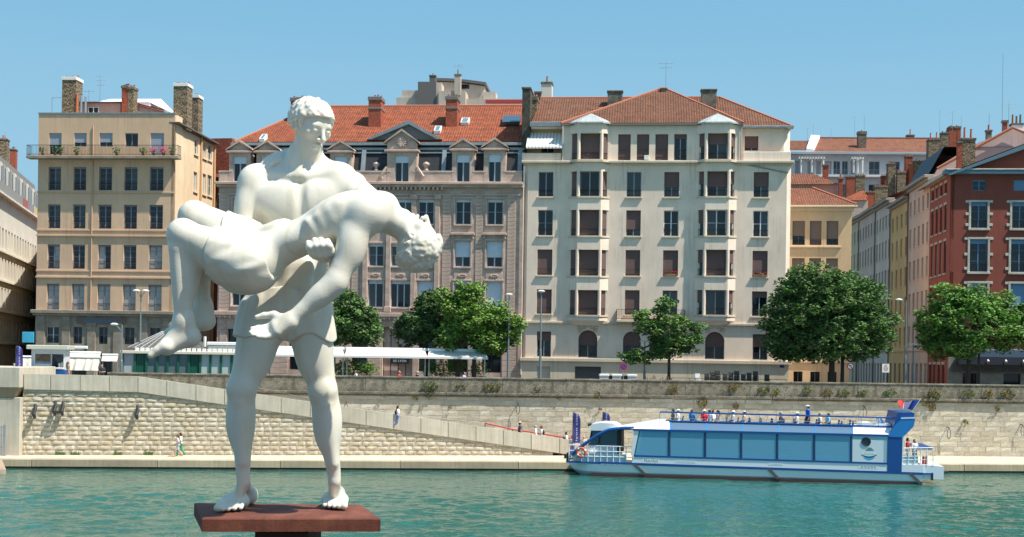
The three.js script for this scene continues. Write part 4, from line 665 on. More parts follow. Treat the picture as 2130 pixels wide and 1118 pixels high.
    // zinc hood
    const yb = y(257), q = new MB(), P = bayPoly(B, .3, .3), ap = D.uv(bi ? 1492 : 1229, 236, -.6), A_ = [(e + f) / 2, ap[1], -.6]; for (let i = 0; i < P.length; i++) { const p = P[i], n = P[(i + 1) % P.length]; q.tri([p[0], yb, p[1]], [n[0], yb, n[1]], A_); } q.hex(ring(P, yb - .12), ring(P, yb - .01)); q.build('zinc_hood', mat([.50, .55, .57], .5, { metalness: .1, map: rep(TX.concrete, .5) }), g);
    // carved ornament under the bay
    const or = new MB(), xm = (e + f) / 2, yo = y(686); for (const s of [-1, 1]) or.tube([[xm + s * .15, yo + .1, .05], [xm + s * .5, yo + .3, .12], [xm + s * .9, yo + .15, .1], [xm + s * .8, yo - .2, .08], [xm + s * .45, yo - .1, .08], [xm + s * .6, yo + .08, .1]], [.06, .1, .1, .08, .07, .04], 6); or.build('carving', tan, g);
  });
  // ledges
  const ledge = (py, h, o, m = tan, k = .0) => { const q = new MB(), y = Y(py); q.cbox(-.15, D.W + .15 + k, y - h, y, -.3, o, .03); q.build('ledge', m, b); };
  { const y = Y(335.5), q = new MB(); q.cbox(-.25, D.W + .3, y - .2, y, -.35, .5, .03); q.cbox(-.1, D.W + .15, y - .36, y - .2, -.35, .25, .03); bays.forEach((B) => { const P = bayPoly(B, .42, .3); q.hex(ring(P, y - .2), ring(P, y + .003)); }); q.build('balcony_ledge', tan, b); }
  ledge(671, .2, .22); ledge(748, .3, .28, tan, .2);
  // plinth storey
  const garage = [X(1196, 775), X(1250, 775), .05, Y(763, 1220)], doors = [[X(1117, 775), X(1145, 775), .02, Y(763, 1130)]];
  wallWith(b, 'plinth_wall', tan, -.05, D.W + .1, 0, hb - .02, [garage, ...doors], .5, .08);
  { const q = new MB(); q.box(garage[0], garage[1], 0, garage[3], -.3, -.22); q.build('garage_door', mat([.07, .08, .09], .6, { bumpMap: SLATB, bumpScale: .02 }), b); const d = doors[0], e = new MB(); e.box(d[0], d[1], 0, d[3], -.2, -.12); const dr = e.build('door', mat([.52, .46, .38], .7), b); const hn = new MB(); hn.box(d[1] - .35, d[1] - .2, 1.0, 1.06, -.12, -.07); hn.build('handle', M.steel, dr); }
  // small balcony
  { const y = Y(667, 1350), q = new MB(), x0 = X(1283, 667), x1 = X(1424, 667); q.cbox(x0, x1, y - .2, y, -.1, .9, .03); const o = q.build('balcony', tan, b), r = new MB(); for (const h of [.95, .1]) r.box(x0, x1, y + h, y + h + .035, .84, .88); for (let x = x0; x <= x1; x += .15) r.box(x - .01, x + .01, y, y + .95, .85, .87); for (const x of [x0, x1]) r.box(x - .02, x + .02, y, y + .98, -.0, .88); r.build('railing', M.iron, o); }
  // attic storey
  const ax0 = X(1170, 300), ax1 = X(1544, 300), ah = [[1286, 1312], [1325, 1350.5], [1363.5, 1390], [1402.5, 1429]].map(([a, c]) => [X(a, 306), X(c, 306), Y(R0[1]), Y(R0[0])]);
  bays.forEach(([a, c]) => ah.push([a + .5, c - .5, Y(R0[1]), Y(R0[0])]));
  wallWith(b, 'attic_wall', cream, ax0, ax1, yl, yE, ah, .4, -.02);
  ah.slice(0, 4).forEach((h, i) => win(b, ...h, { frame: wf, cols: 2, rows: 1, recess: .25, blind: [.99, .99, .99, .18][i], blindMat: brown, rail: M.iron, railH: 1.0, curl: true, pane: paneR }));
  const airc = new MB(); airc.cbox(X(1340, 328), X(1350, 328), Y(333), Y(324), -.05, .25, .02); airc.build('air_conditioner', M.offwhite, b);
  { // set-back left terrace with striped awning, right terrace
    const z = -1.9, lx0 = X(1090), lx1 = ax0, y0 = yl, yT = D.uv(1130, 262, z)[1];
    wallWith(b, 'terrace_wall', plaster([.62, .42, .22]), lx0, lx1 + .2, y0, yT, [[D.uv(1126, 310, z)[0], D.uv(1152, 310, z)[0], D.uv(1140, 330, z)[1], D.uv(1140, 305, z)[1]]], .3, z);
    win(b, D.uv(1126, 310, z)[0], D.uv(1152, 310, z)[0], D.uv(1140, 330, z)[1], D.uv(1140, 305, z)[1], { frame: wf, recess: -z + .2, rows: 1 });
    const pr = new MB(); pr.cbox(X(1086, 325), lx1 - .1, yl, Y(318.5, 1130), -.3, .02, .03); pr.build('terrace_parapet', cream, b);
    const aw = new MB(), n = 22, xa = D.uv(1095, 300)[0], xb = D.uv(1173, 300)[0], ya = D.uv(1130, 276, -1.6)[1], yb = D.uv(1130, 305, .35)[1], cols = [new MB(), new MB()]; for (let i = 0; i < n; i++) { const u0 = xa + (xb - xa) * i / n, u1 = xa + (xb - xa) * (i + 1) / n; cols[i % 2].quad([u0, yb, .35], [u1, yb, .35], [u1, ya, -1.7], [u0, ya, -1.7]); cols[i % 2].quad([u0, yb - .18, .36], [u1, yb - .18, .36], [u1, yb, .35], [u0, yb, .35]); }
    const ao = cols[0].build('awning', mat([.74, .73, .70], .8), b); cols[1].build('stripe', mat([.50, .48, .47], .8), ao);
    const zr = -1.2, rw = [D.uv(1549.6, 298, zr)[0], D.uv(1578, 298, zr)[0], D.uv(1564, 313.5, zr)[1], D.uv(1564, 283, zr)[1]], rT = D.uv(1600, 262, zr)[1]; wallWith(b, 'terrace_wall', cream, ax1 - .2, D.W - .5, yl, rT, [rw], .3, zr); win(b, ...rw, { frame: wf, recess: -zr + .2, rows: 1, blind: .82, blindMat: brown });
    const cr = new MB(); cr.hex([[D.W - .5, yl, zr], [D.W + .15, yl, zr - .9], [D.W - .5, yl, zr - .9]], [[D.W - .5, rT, zr], [D.W + .15, rT, zr - .9], [D.W - .5, rT, zr - .9]]); cr.build('corner', trim, b);
    const rp = new MB(); rp.cbox(ax1 + .1, D.W, yl, Y(316, 1590), -.3, .05, .03); rp.build('terrace_parapet', trim, b);
  }
  // roofs
  const eg = new MB(); eg.cbox(ax0 - .15, ax1 + .1, yE - .14, yE + .05, -.6, .32, .03); eg.build('gutter', mat([.16, .15, .13], .6), b);
  const ap = D.uv(1380, 183, -6.5), zr = -6.5, yr = D.uv(1300, 203.5, zr)[1], A_ = [ap[0], ap[1], -6.5];
  const roof = TILE.brown, e0 = [ax0 - .15, yE + .06, .3], e1 = [ax1 + .1, yE + .06, .3], m0 = [ax0 + .02, yE + .06, .3];
  tiled(b, 'roof_tiles', roof, e0, e1, [A_[0] + .02, A_[1], A_[2]], A_, .32);
  const lx = X(1100), rx1 = D.W + .25, zb = -.9;
  const l0 = [lx, D.uv(1110, 257, zb)[1], zb], re = [rx1, D.uv(1648, 263, zb)[1], zb], hr = [D.uv(1497, 203, zr)[0], yr, zr];
  tiled(b, 'roof_tiles', roof, l0, [A_[0], l0[1], zb], [A_[0], yr, zr], [lx + .4, yr, zr], .32); tiled(b, 'roof_tiles', roof, [A_[0], re[1], zb], re, [hr[0] + .01, yr, zr], [A_[0], yr, zr], .32);
  tiled(b, 'roof_tiles', roof, [rx1, re[1], -12], re, hr, [hr[0], yr, zr - .02], .32); // hip to the right
  tiled(b, 'roof_tiles', roof, e1, [ax1 + .1, yE + .06, -9], [A_[0], A_[1], A_[2] - .02], A_, .32); tiled(b, 'roof_tiles', roof, [ax0 - .15, yE + .06, -9], e0, A_, [A_[0], A_[1], A_[2] - .02], .32); tiled(b, 'roof_tiles', roof, [rx1, re[1], -12], [lx, re[1], -12], [lx, yr, zr], hr, .32);
  const rg = new MB(); rg.tube([e0, A_], .13, 6); rg.tube([e1, A_], .13, 6); rg.tube([[lx + .4, yr, zr], hr], .13, 6); rg.tube([hr, re], .13, 6); rg.build('ridge_tiles', TILE.ridge, b);
  { let q = new MB(); q.cbox(lx - .1, ax0, l0[1] - .3, l0[1] + .1, -1.3, -.6, .03); q.build('gutter', M.zinc, b); q = new MB(); q.cbox(ax1, rx1 + .1, re[1] - .15, re[1] + .03, -1.6, -.6, .03); q.build('gutter', M.zinc, b); const v = new MB(); v.box(lx, ax0, D.uv(1110, 262, zb)[1] - .2, l0[1] - .25, -2, -1); v.build('fascia', cream, b); }
  chimney(b, D, 1264, 1295, 188, 212, -4.2, M.ledge, { pots: 0, cap: .12, depth: 1 }); chimney(b, D, 1459, 1491, 185, 212, -4.2, M.ledge, { pots: 0, cap: .12, depth: 1 }); chimney(b, D, 1375, 1387, 182.5, 204, -5.6, M.ledge, { pots: 0, cap: .1 });
  chimney(b, D, 1086, 1103, 181, 262, -1.0, mat([.16, .145, .12], .95, { map: ROU }), { pots: 1, cap: .15, depth: 3.5, sink: 2 }); chimney(b, D, 1104, 1117, 200, 250, -3.2, M.pise, { pots: 2, cap: .4, depth: 1.5 }); chimney(b, D, 1126, 1148, 170, 212, -9, mat([.62, .58, .50], .9), { pots: 1, potH: 2.4, cap: .2, depth: 1.4, sink: 2 }); chimney(b, D, 1112, 1126, 190, 212, -9, M.pise, { pots: 0, sink: 2 });
  antenna(b, D, 1385, 130, 186, -5.8, 2);
  { const q = new MB(), z = -3.2, p = D.uv(1380, 238, z), t = D.uv(1380, 207, z - 1.9); for (const s of [-.5, .7]) q.tube([[p[0] + s, p[1], z + .1], [p[0] + s + .1, t[1], z - 1.6]], .035, 5); q.box(p[0] - .8, p[0] + 1.2, p[1] - .05, p[1] + .12, z, z + .3); q.box(p[0] - .6, p[0] + 1.0, p[1] - .5, p[1] - .32, z + .3, z + .6); q.build('roof_ladder', M.offwhite, b); }
  pipe(b, D, 1171, 262, 338, .2, mat([.5, .48, .42], .6)); pipe(b, D, 1542, 262, 338, .0, M.zinc); pipe(b, D, 1090, 345, 780, .0, cream); { const q = new MB(), s = D.uv(1540, 340), e = D.uv(1640, 360); q.tube([[s[0], s[1], .08], [e[0], e[1], .08]], .06, 6); q.build('downpipe', M.zinc, b); }
  { const p = D.uv(1560, 743), q = new MB(), x = X(1627, 762), y = Y(763, 1627); q.box(x - .2, x + .2, y - .12, y + .12, .08, .1); q.build('street_name_plate', mat([.02, .06, .30], .4), b); }
  shell(b, .02, D.W - .05, 0, yl, 12, cream, -.42); const at_ = new MB(); at_.box(ax0, ax1, yl, yE, -8, -.45); at_.build('rear_wall', cream, b);
}
// ---------------------------------------------------------------- E: small ochre annex
{
  reseed(401);
  const E = new Frame(1636, 128, 1768, 127.2, STREET), b = thing('ochre_annex', 'low ochre annex with three shuttered window columns and tiled hip roof', 'building'); E.put(b);
  const och = plaster([.72, .51, .30]), pale = plaster([.76, .60, .41]), sh = mat([.20, .145, .115], .7, { bumpMap: SLATB, bumpScale: .01 }), X = (px, py) => E.uv(px, py)[0], Y = (py, px = 1710) => E.uv(px, py)[1];
  const hs = [], put = []; [[460, 510], [537.6, 590], [615, 668], [692, 745]].forEach(([t, u], r) => [[1649, 1675], [1685, 1709.6], [1720, 1744.7]].forEach(([a, c], i) => { const h = [X(a, 480), X(c, 480), Y(u), Y(t)]; hs.push(h); put.push([h, r, i]); }));
  [[1651, 1670], [1686, 1706], [1722, 1741]].forEach(([a, c]) => { const h = [X(a, 780), X(c, 780), .25, Y(774)]; hs.push(h); put.push([h, 9, 0]); });
  const yT = Y(431); wallWith(b, 'wall', och, 0, E.W, 0, yT, hs, .3);
  put.forEach(([h, r, i]) => win(b, ...h, { frame: mat([.10, .08, .07], .6), recess: .18, rows: 1, blind: r === 9 ? 0 : r === 0 && i === 0 ? .62 : r === 0 && i === 1 ? .98 : .74, blindMat: sh, rail: r < 9 && M.iron, railH: .5 }));
  for (const y of [512, 592, 670]) { const q = new MB(); q.cbox(.05, X(1746, 512) + .2, Y(y) - .16, Y(y) - .01, -.01, .16, .02); q.build('sill_course', pale, b); }
  const bc = new MB(); bc.cbox(-.05, E.W + .1, Y(752) - .15, Y(752) + .05, -.01, .14, .02); bc.build('string_course', pale, b);
  const ev = new MB(); ev.cbox(-.3, E.W + .45, yT - .05, yT + .14, -.6, .55, .04); ev.cbox(-.1, E.W + .2, yT - .4, yT - .05, -.3, .12, .02); ev.build('eaves', pale, b);
  const z = -5.5, yr = E.uv(1670, 392, z)[1], x2 = E.uv(1691, 392, z)[0]; tiled(b, 'roof_tiles', TILE.pale, [-.3, yT + .16, .5], [E.W + .4, yT + .16, .5], [x2, yr, z], [-.3, yr, z], .33); tiled(b, 'roof_tiles', TILE.pale, [E.W + .4, yT + .16, .5], [E.W + .4, yT + .16, -9], [x2, yr, z - .01], [x2, yr, z], .33);
  const rg = new MB(); rg.tube([[E.W + .4, yT + .2, .5], [x2, yr + .05, z]], .13, 6); rg.build('ridge_tiles', TILE.ridge, b);
  // upper lean-to behind
  const up = slab(b, 'rear_storey', plaster([.55, .40, .35]), E, [[1640, 430], [1742, 430], [1742, 383], [1640, 383]], -6, 5); const lz = -5.6; tiled(b, 'roof_tiles', TILE.pale, [-.5, E.uv(1690, 384, lz)[1], lz], [E.uv(1746, 384, lz)[0], E.uv(1746, 383, lz)[1], lz], [E.uv(1690, 362, lz - 4)[0], E.uv(1690, 362, lz - 4)[1], lz - 4], [-.5, E.uv(1650, 362, lz - 4)[1], lz - 4], .33);
  shell(b, 0, E.W, 0, yT, 9, och);
  chimney(b, E, 1712.5, 1724, 342, 385, -9, M.brick, { pots: 0, sink: 4 }); chimney(b, E, 1745, 1754, 369, 412, -5.5, M.brick, { pots: 1, sink: 5 });
}
// ---------------------------------------------------------------- G: red house with blue-grey gable
const G = new Frame(1974, 122, 2330, 120.5, STREET), GS = G.sideL(75);
{
  reseed(501);
  const b = thing('red_gabled_house', 'dark red house with white toothed window surrounds and blue-grey gable eaves', 'building'); G.put(b);
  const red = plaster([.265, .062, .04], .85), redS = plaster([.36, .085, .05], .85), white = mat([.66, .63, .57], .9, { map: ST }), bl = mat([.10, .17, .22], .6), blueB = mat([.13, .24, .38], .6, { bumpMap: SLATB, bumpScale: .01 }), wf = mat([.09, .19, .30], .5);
  const X = (px, py = 500) => G.uv(px, py)[0], Y = (py, px = 2040) => G.uv(px, py)[1], dx = 83.5 / 2700 * 121;
  const rows = [[374, 397, 28], [421, 475, 33], [498, 566, 36], [590, 655, 36]], hs = [], put = [], yT = Y(362);
  rows.forEach(([t, u, w], r) => { for (let i = 0; i < 4; i++) { const xc = X(2037 - (u - 500) * .012, (t + u) / 2) + i * dx, hw = w / 2 / F * 121.5, h = [xc - hw, xc + hw, Y(u), Y(t)]; hs.push(h); put.push([h, r, i]); } });
  const yS = Y(744); wallWith(b, 'wall', red, 0, G.W, yS, yT, hs, .35);
  put.forEach(([h, r, i]) => {
    win(b, ...h, { frame: wf, cols: 2, rows: r ? 3 : 2, recess: .2, blind: r === 3 ? .97 : r === 0 && i === 1 ? .98 : .14, blindMat: blueB, rail: r === 1 || r === 2 ? M.iron : null, railH: .75, pane: M.glass, fw: .08 });
    if (r) { const s = new MB(), [a, c, y0, y1] = h; s.cbox(a - .2, a - .005, y0 - .02, y1 + .18, -.02, .07, .02); s.cbox(c + .005, c + .2, y0 - .02, y1 + .18, -.02, .07, .02); s.cbox(a - .2, c + .2, y1 + .005, y1 + .2, -.02, .075, .02); s.cbox(a - .25, c + .25, y0 - .2, y0 - .005, -.02, .2, .02); s.build('stone_surround', white, b); const q = cached('tooth', () => { const t = new MB(); t.cbox(0, .3, 0, .24, -.02, .065, .02); return t.geometry(); }); for (const y of [y0 + .2, (y0 + y1) / 2, y1 - .05]) for (const x of [a - .5, c + .2]) mesh('quoin', q, white, b, x, y, 0); }
  });
  const cn = new MB(); cn.cbox(-.75, G.W + .5, yT - .05, yT + .3, -.5, .65, .05); cn.build('cornice', bl, b); const cw = new MB(); cw.cbox(-.7, G.W + .5, yT + .3, yT + .42, -.5, .7, .02); cw.build('cornice_cap', white, b);
  const gx = G.uv(2135, 312)[0], s0 = G.uv(1972, 364, .6), s1 = G.uv(2130, 304, .6), sl = (s1[1] - s0[1]) / (s1[0] - s0[0]), xm = G.W / 2 + 3, ya = s0[1] + sl * (xm - s0[0]);
  { const q = new MB(); q.prism([[0, yT + .3], [2 * xm, yT + .3], [xm, ya - .4]], -.4, -.02); q.build('gable_wall', red, b); const r = new MB(); r.prism([[s0[0] - .1, s0[1] + .05], [s0[0] + .3, s0[1] - .02], [xm, ya - .42], [xm, ya + .12]], -.5, .75); r.prism([[2 * xm - s0[0], s0[1]], [xm, ya + .12], [xm, ya - .42], [2 * xm - s0[0] - .5, s0[1]]], -.5, .75); r.build('raking_eave', bl, b); tiled(b, 'roof_tiles', TILE.brown, [s0[0] - .1, s0[1] + .1, -12], [s0[0] - .1, s0[1] + .1, .7], [xm, ya + .16, .7], [xm, ya + .16, -12], .34); }
  // ground floor shop
  const gf = [[2003, 2033], [2088, 2124], [2160, 2200], [2240, 2280]].map(([a, c]) => [X(a, 780), X(c, 780), .1, Y(777)]); wallWith(b, 'shop_wall', mat([.33, .31, .28], .9, { map: ST }), -.02, G.W, 0, yS, gf, .4, .05); gf.forEach((h) => win(b, ...h, { frame: M.dark, cols: 1, rows: 1, recess: .3 }));
  { const c = document.createElement('canvas'); c.width = 1024; c.height = 72; const g = c.getContext('2d'); g.fillStyle = '#55524e'; g.fillRect(0, 0, 1024, 72); g.font = '46px serif'; g.fillStyle = '#23211f'; g.textBaseline = 'middle'; g.fillText('Le Jardin Cuisine  |  Le Jardin Colin', 120, 38, 860); const t = new THREE.CanvasTexture(c); t.colorSpace = THREE.SRGBColorSpace; const a = X(1980, 766), d = X(2165, 766), y0 = Y(775), y1 = Y(759.5), q = new MB(); q.box(a, d, y0, y1, .05, .35); const o = q.build('fascia', mat([.10, .095, .09], .8), b), s = new MB(); s.quad([a, y0, .356], [d, y0, .356], [d, y1, .356], [a, y1, .356], [0, 0], [1, 0], [1, 1], [0, 1]); s.build('lettering', mat('#ffffff', .8, { map: t }), o); const k = new MB(); k.box(a + .4, d, y1 + .02, y1 + .72, .06, 1.15); k.build('canopy', mat([.02, .025, .04], .8), b); const r = new MB(); r.cbox(a + 2, d, y1 + .74, y1 + 1.5, .06, .5, .1); r.build('canopy_roll', mat([.08, .12, .18], .8), b); for (let i = 0; i < 5; i++) { const l = new MB(), x = a + 3 + i * 1.6; l.tube([[x, y1 + .5, 1.2], [x, y1 + .3, 1.35]], [.05, .14], 8); l.build('shop_lamp', M.offwhite, b); } }
  // lane side
  const len = 75 - GS.uv(1932, 600)[0], sg = new THREE.Group(); sg.name = 'lane_wall'; sg.rotation.y = -Math.PI / 2; sg.position.set(0, 0, -len); b.add(sg); const shh = []; const n = 4; rows.slice(0).forEach(([t, u], r) => { for (let i = 0; i < n; i++) shh.push([.9 + i * 1.85, 1.85 + i * 1.85, Y(u), Y(t)]); }); for (let i = 0; i < n; i++) shh.push([.9 + i * 1.85, 1.9 + i * 1.85, .3, 2.6]);
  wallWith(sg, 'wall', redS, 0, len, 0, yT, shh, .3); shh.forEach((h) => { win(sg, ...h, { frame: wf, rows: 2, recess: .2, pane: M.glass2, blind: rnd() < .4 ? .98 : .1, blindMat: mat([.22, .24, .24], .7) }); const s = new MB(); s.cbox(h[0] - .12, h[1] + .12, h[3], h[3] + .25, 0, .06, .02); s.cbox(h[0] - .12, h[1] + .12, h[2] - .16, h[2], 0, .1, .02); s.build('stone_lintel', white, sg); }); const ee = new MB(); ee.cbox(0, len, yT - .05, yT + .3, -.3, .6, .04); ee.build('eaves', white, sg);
  shell(b, .31, G.W, 0, yT, 12, red);
  chimney(b, G, 1992, 2002, 294, 352, -3, M.brick, { pots: 0, sink: 3 }); chimney(b, G, 2002.5, 2030, 287, 350, -3, M.pise, { pots: 2, potH: 3.5, sink: 4 });
  // pink gable further back, its roof and chimneys
  const pg = slab(b, 'rear_gable', plaster([.60, .45, .41]), G, [[1935, 380], [2160, 380], [2160, 285], [2106, 268], [2030, 300], [1955, 345]], -9, 6); const re = new MB(), e0 = G.uv(1950, 351, -8.7), e1 = G.uv(2106, 266, -8.7), e2 = G.uv(2170, 292, -8.7); re.tube([[...e0, -8.6], [...e1, -8.6], [...e2, -8.6]], .14, 6); re.build('rear_gable_tiles', TILE.ridge, b);
  chimney(b, G, 2053, 2064, 270, 300, -9.5, M.ledge, { pots: 1, potH: 2, sink: 3 }); chimney(b, G, 2087, 2097, 250, 285, -9.5, M.brick, { pots: 0, cap: .25, sink: 3 }); chimney(b, G, 2106, 2130, 256, 285, -9.5, M.offwhite, { pots: 3, potH: 3, sink: 3 });
  antenna(b, G, 2085, 112, 275, -9.5, 0); antenna(b, G, 2099, 215, 262, -9.6, 2); antenna(b, G, 2058, 236, 275, -9.7, 0);
}
// ---------------------------------------------------------------- F: the lane's terrace behind the red house
{
  reseed(551);
  const X = (px) => GS.uv(px, 640)[0];
  const spec = [
    ['pink_lane_house', 'pink lane house beside the red house', [.90, .60, .44], 1888, 1932, [1910, 384], 5, 3.4],
    ['yellow_lane_house', 'yellow-ochre lane house between two pinkish ones', [.92, .53, .21], 1851, 1888, [1870, 424], 4, 3.2],
    ['grey_pink_lane_house', 'pale grey-pink lane house beyond the yellow one', [.82, .64, .50], 1820, 1851, [1836, 427], 5, 3.0],
    ['mauve_lane_house', 'mauve-grey lane house with brown shutters, deep in the lane', [.74, .55, .43], 1786, 1820, [1803, 446], 6, 3.0],
    ['olive_lane_house', 'olive-beige lane house, last one visible in the lane', [.68, .56, .36], 1750, 1786, [1772, 464], 6, 3.0]];
  for (const [name, label, col, pa, pb, [ex, ey], nc, dep] of spec) {
    const xa = X(pa), xb = X(pb), L = xb - xa, b = thing(name, label + ', five rows of narrow windows', 'building'); const o = GS.world(xa, 0, 0); b.position.set(o.x, STREET, o.z); b.rotation.y = GS.yaw;
    const eave = GS.uv(ex, ey)[1], m = plaster(col), hs = [], st = (eave - 4.2) / 5, sh = mat([.24, .19, .16], .7), sh2 = mat([.33, .33, .31], .7);
    for (let r = 0; r < 5; r++) for (let i = 0; i < nc; i++) { const x = L * (i + .5) / nc; hs.push([x - .48, x + .48, 4.6 + r * st, 4.6 + r * st + Math.min(2.1, st * .62) * (r === 4 ? .75 : 1)]); }
    for (let i = 0; i < nc; i++) { const x = L * (i + .5) / nc; hs.push([x - .55, x + .55, .02, 2.7]); }
    wallWith(b, 'wall', m, .01, L - .01, 0, eave, hs, .28);
    hs.forEach((h, k) => win(b, ...h, { frame: M.offwhite, rows: 2, recess: .18, blind: rnd() < .55 ? .99 : 0, blindMat: rnd() < .6 ? sh : sh2, sill: k < nc * 5 ? m : null, sillOut: .06, pane: rnd() < .6 ? M.glass : M.curtain }));
    const q = new MB(); q.cbox(0, L, eave - .05, eave + .22, -.4, .62, .04); q.cbox(0, L, eave - .35, eave - .05, -.2, .25, .03); q.build('eaves', mat([.40, .35, .29], .9), b); const s = new MB(); s.cbox(0, L, 4.0, 4.25, -.02, .12, .02); s.build('string_course', m, b);
    const mz = name === 'pink_lane_house'; if (mz) { const r = new MB(); r.quad([0, eave + .2, .2], [L, eave + .2, .2], [L, eave + 3, -1.3], [0, eave + 3, -1.3]); r.quad([0, eave + 3, -1.3], [L, eave + 3, -1.3], [L, eave + 3, -8], [0, eave + 3, -8]); r.quad([0, eave + .2, .2], [0, eave + 3, -1.3], [0, eave + 3, -8], [0, eave + .2, -8]); r.build('slate_mansard', M.slate, b); }
    else tiled(b, 'roof_tiles', TILE.pale, [0, eave + .2, .6], [L, eave + .2, .6], [L, eave + 2.4, -5], [0, eave + 2.4, -5], .34);
    shell(b, .01, L - .01, 0, eave, 9, m, -.29); const pp = new MB(); pp.cyl(.12, 0, eave, .12, .07, .07, 6); pp.build('downpipe', mat([.12, .10, .09], .6), b);
  }
}
// ---------------------------------------------------------------- chimney stacks of the roofs behind the lane, one house block
{
  reseed(571);
  const R = new Frame(1715, 192, 2010, 190, STREET), b = thing('rear_roof_block', 'jumble of tall brick and rubble chimney stacks over tiled roofs behind the lane', 'building'); R.put(b);
  const y0 = R.uv(1850, 430)[1], w = plaster([.50, .42, .36]); shell(b, 0, R.W, 0, y0 - 3, 12, w, 0); tiled(b, 'roof_tiles', TILE.pale, [0, y0 - 3, .4], [R.W, y0 - 3, .4], [R.W, y0 + .2, -7], [0, y0 + .2, -7], .34); tiled(b, 'roof_tiles', TILE.pale, [R.W, y0 - 3, -14], [0, y0 - 3, -14], [0, y0 + .2, -7], [R.W, y0 + .2, -7], .34);
  const cz = (x0, x1, t, u, z, m, o = {}) => chimney(b, R, 1620 + x0 / 3.288, 1620 + x1 / 3.288, 140 + t / 3.288, 140 + u / 3.288, z, m, { sink: 5, ...o });
  cz(1026, 1108, 490, 700, -1, M.pise, { pots: 2, potH: 2.6 }); cz(1112, 1165, 445, 700, -3, M.pise, { pots: 2 }); cz(1167, 1246, 403, 700, -3.2, M.brick, { pots: 2, cap: .3 }); cz(750, 800, 655, 900, -2, M.pise, { pots: 2, depth: 1.6 }); cz(812, 870, 715, 900, -1.2, M.pise, { pots: 3 }); cz(868, 918, 605, 800, -3.4, M.brick, { pots: 3 }); cz(926, 1018, 640, 800, -2.4, M.pise, { pots: 5 }); cz(465, 522, 745, 900, -2.4, M.brick, { pots: 0 }); cz(526, 592, 738, 900, -2.4, M.pise, { pots: 4 }); cz(605, 655, 850, 1000, 0, M.brick, { pots: 1 }); cz(658, 746, 812, 1000, -.3, M.pise, { pots: 6 }); cz(704, 746, 742, 830, -4, M.brick, { pots: 3 }); cz(895, 925, 655, 800, -2, M.brick, { pots: 0 });
  tiled(b, 'roof_tiles', TILE.red, [...R.uv(1750, 417, 2), 2], [...R.uv(1805, 417, 2), 2], [...R.uv(1803, 398, -1), -1], [...R.uv(1792, 397, -1), -1], .34); slab(b, 'gable_wall', w, R, [[1752, 470], [1806, 470], [1806, 417], [1752, 417]], 1.8, 4);
  antenna(b, R, 1955, 228, 300, -3, 0); antenna(b, R, 1982, 232, 262, -3, 1); antenna(b, R, 2000, 242, 290, -3, 0);
}
// ---------------------------------------------------------------- H: white flats behind
{
  reseed(601);
  const H = new Frame(1600, 215, 2040, 213, STREET), b = thing('white_apartment_block', 'white apartment block with long tiled roof rising behind the small roofs', 'building'); H.put(b);
  const w = plaster([.64, .63, .62]), wf = mat([.30, .32, .36], .6), bl = mat([.42, .40, .42], .7), X = (px, py = 365) => H.uv(px, py)[0], Y = (py, px = 1790) => H.uv(px, py)[1], yT = Y(322), hs = [];
  for (const [a, c] of [[1654, 1664], [1680, 1692], [1698, 1708], [1716, 1730], [1734, 1748], [1752, 1764], [1770, 1780], [1808, 1830], [1850, 1872], [1890, 1910]]) { hs.push([X(a), X(c), Y(363), Y(336)]); hs.push([X(a), X(c), Y(410), Y(384)]); }
  wallWith(b, 'wall', w, 0, H.W, 0, yT, hs, .3); hs.forEach((h) => win(b, ...h, { frame: wf, rows: 1, recess: .2, rail: M.steel, railH: .8, pane: rnd() < .5 ? M.glass2 : bl }));
  const fl = new MB(); fl.cbox(0, H.W, Y(366) - .3, Y(366), -.1, .8, .03); fl.build('balcony_slab', w, b); const gt = new MB(); gt.cbox(-.2, H.W, yT - .05, yT + .35, -.4, .9, .04); gt.build('gutter', mat([.34, .36, .40], .6), b);
  for (const [a, c] of [[1659, 1714], [1768, 1795]]) { const x0 = X(a, 330), x1 = X(c, 330), y = Y(334); for (let x = x0; x < x1; x += .45) { const q = new MB(); q.cbox(x, x + .18, y, y + .3, 0, 1.6, .03); q.build('pergola_beam', M.offwhite, b); } for (const x of [x0 + .4, (x0 + x1) / 2, x1 - .3]) { const q = new MB(); q.cyl(x, Y(362), y, 1.2, .16, .16, 8); q.build('pergola_post', M.offwhite, b); } }
  const z = -8, yr = H.uv(1800, 288.5, z)[1]; tiled(b, 'roof_tiles', TILE.pale, [X(1692, 320), yT + .4, .7], [H.W, yT + .4, .7], [H.W, yr, z], [H.uv(1705, 289, z)[0], yr, z], .4); tiled(b, 'roof_tiles', TILE.pale, [-2, yT + .6, .7], [X(1676, 320), yT + .6, .7], [H.uv(1688, 288, z)[0], yr - .4, z], [-2, yr - .4, z], .4);
  { const q = new MB(), a = X(1676, 320), c = X(1692, 320), d = H.uv(1688, 287, z)[0], e = H.uv(1706, 287, z)[0]; q.hex([[a, yT, .8], [c, yT, .8], [e, yT, z], [d, yT, z]], [[a, yT + .9, .8], [c, yT + .7, .8], [e, yr + .5, z], [d, yr + .6, z]]); q.build('party_wall', M.offwhite, b); }
  const rg = new MB(); rg.tube([[H.uv(1705, 289, z)[0], yr + .05, z], [H.W, yr + .05, z]], .2, 6); rg.build('ridge_tiles', TILE.pale, b);
  chimney(b, H, 1786, 1803, 273, 320, -1.5, mat([.38, .33, .26], .95, { map: ROU }), { pots: 1, cap: .5, sink: 2 }); chimney(b, H, 1888, 1903, 280, 293, -8, M.ledge, { pots: 1, potH: 3, sink: 2 });
  for (const [px, t, n] of [[1680, 265, 1], [1692, 260, 2], [1729, 268, 0], [1778, 242, 1], [1798, 240, 2]]) antenna(b, H, px, t, 292, -6, n);
  shell(b, 0, H.W, 0, yT, 12, w);
}
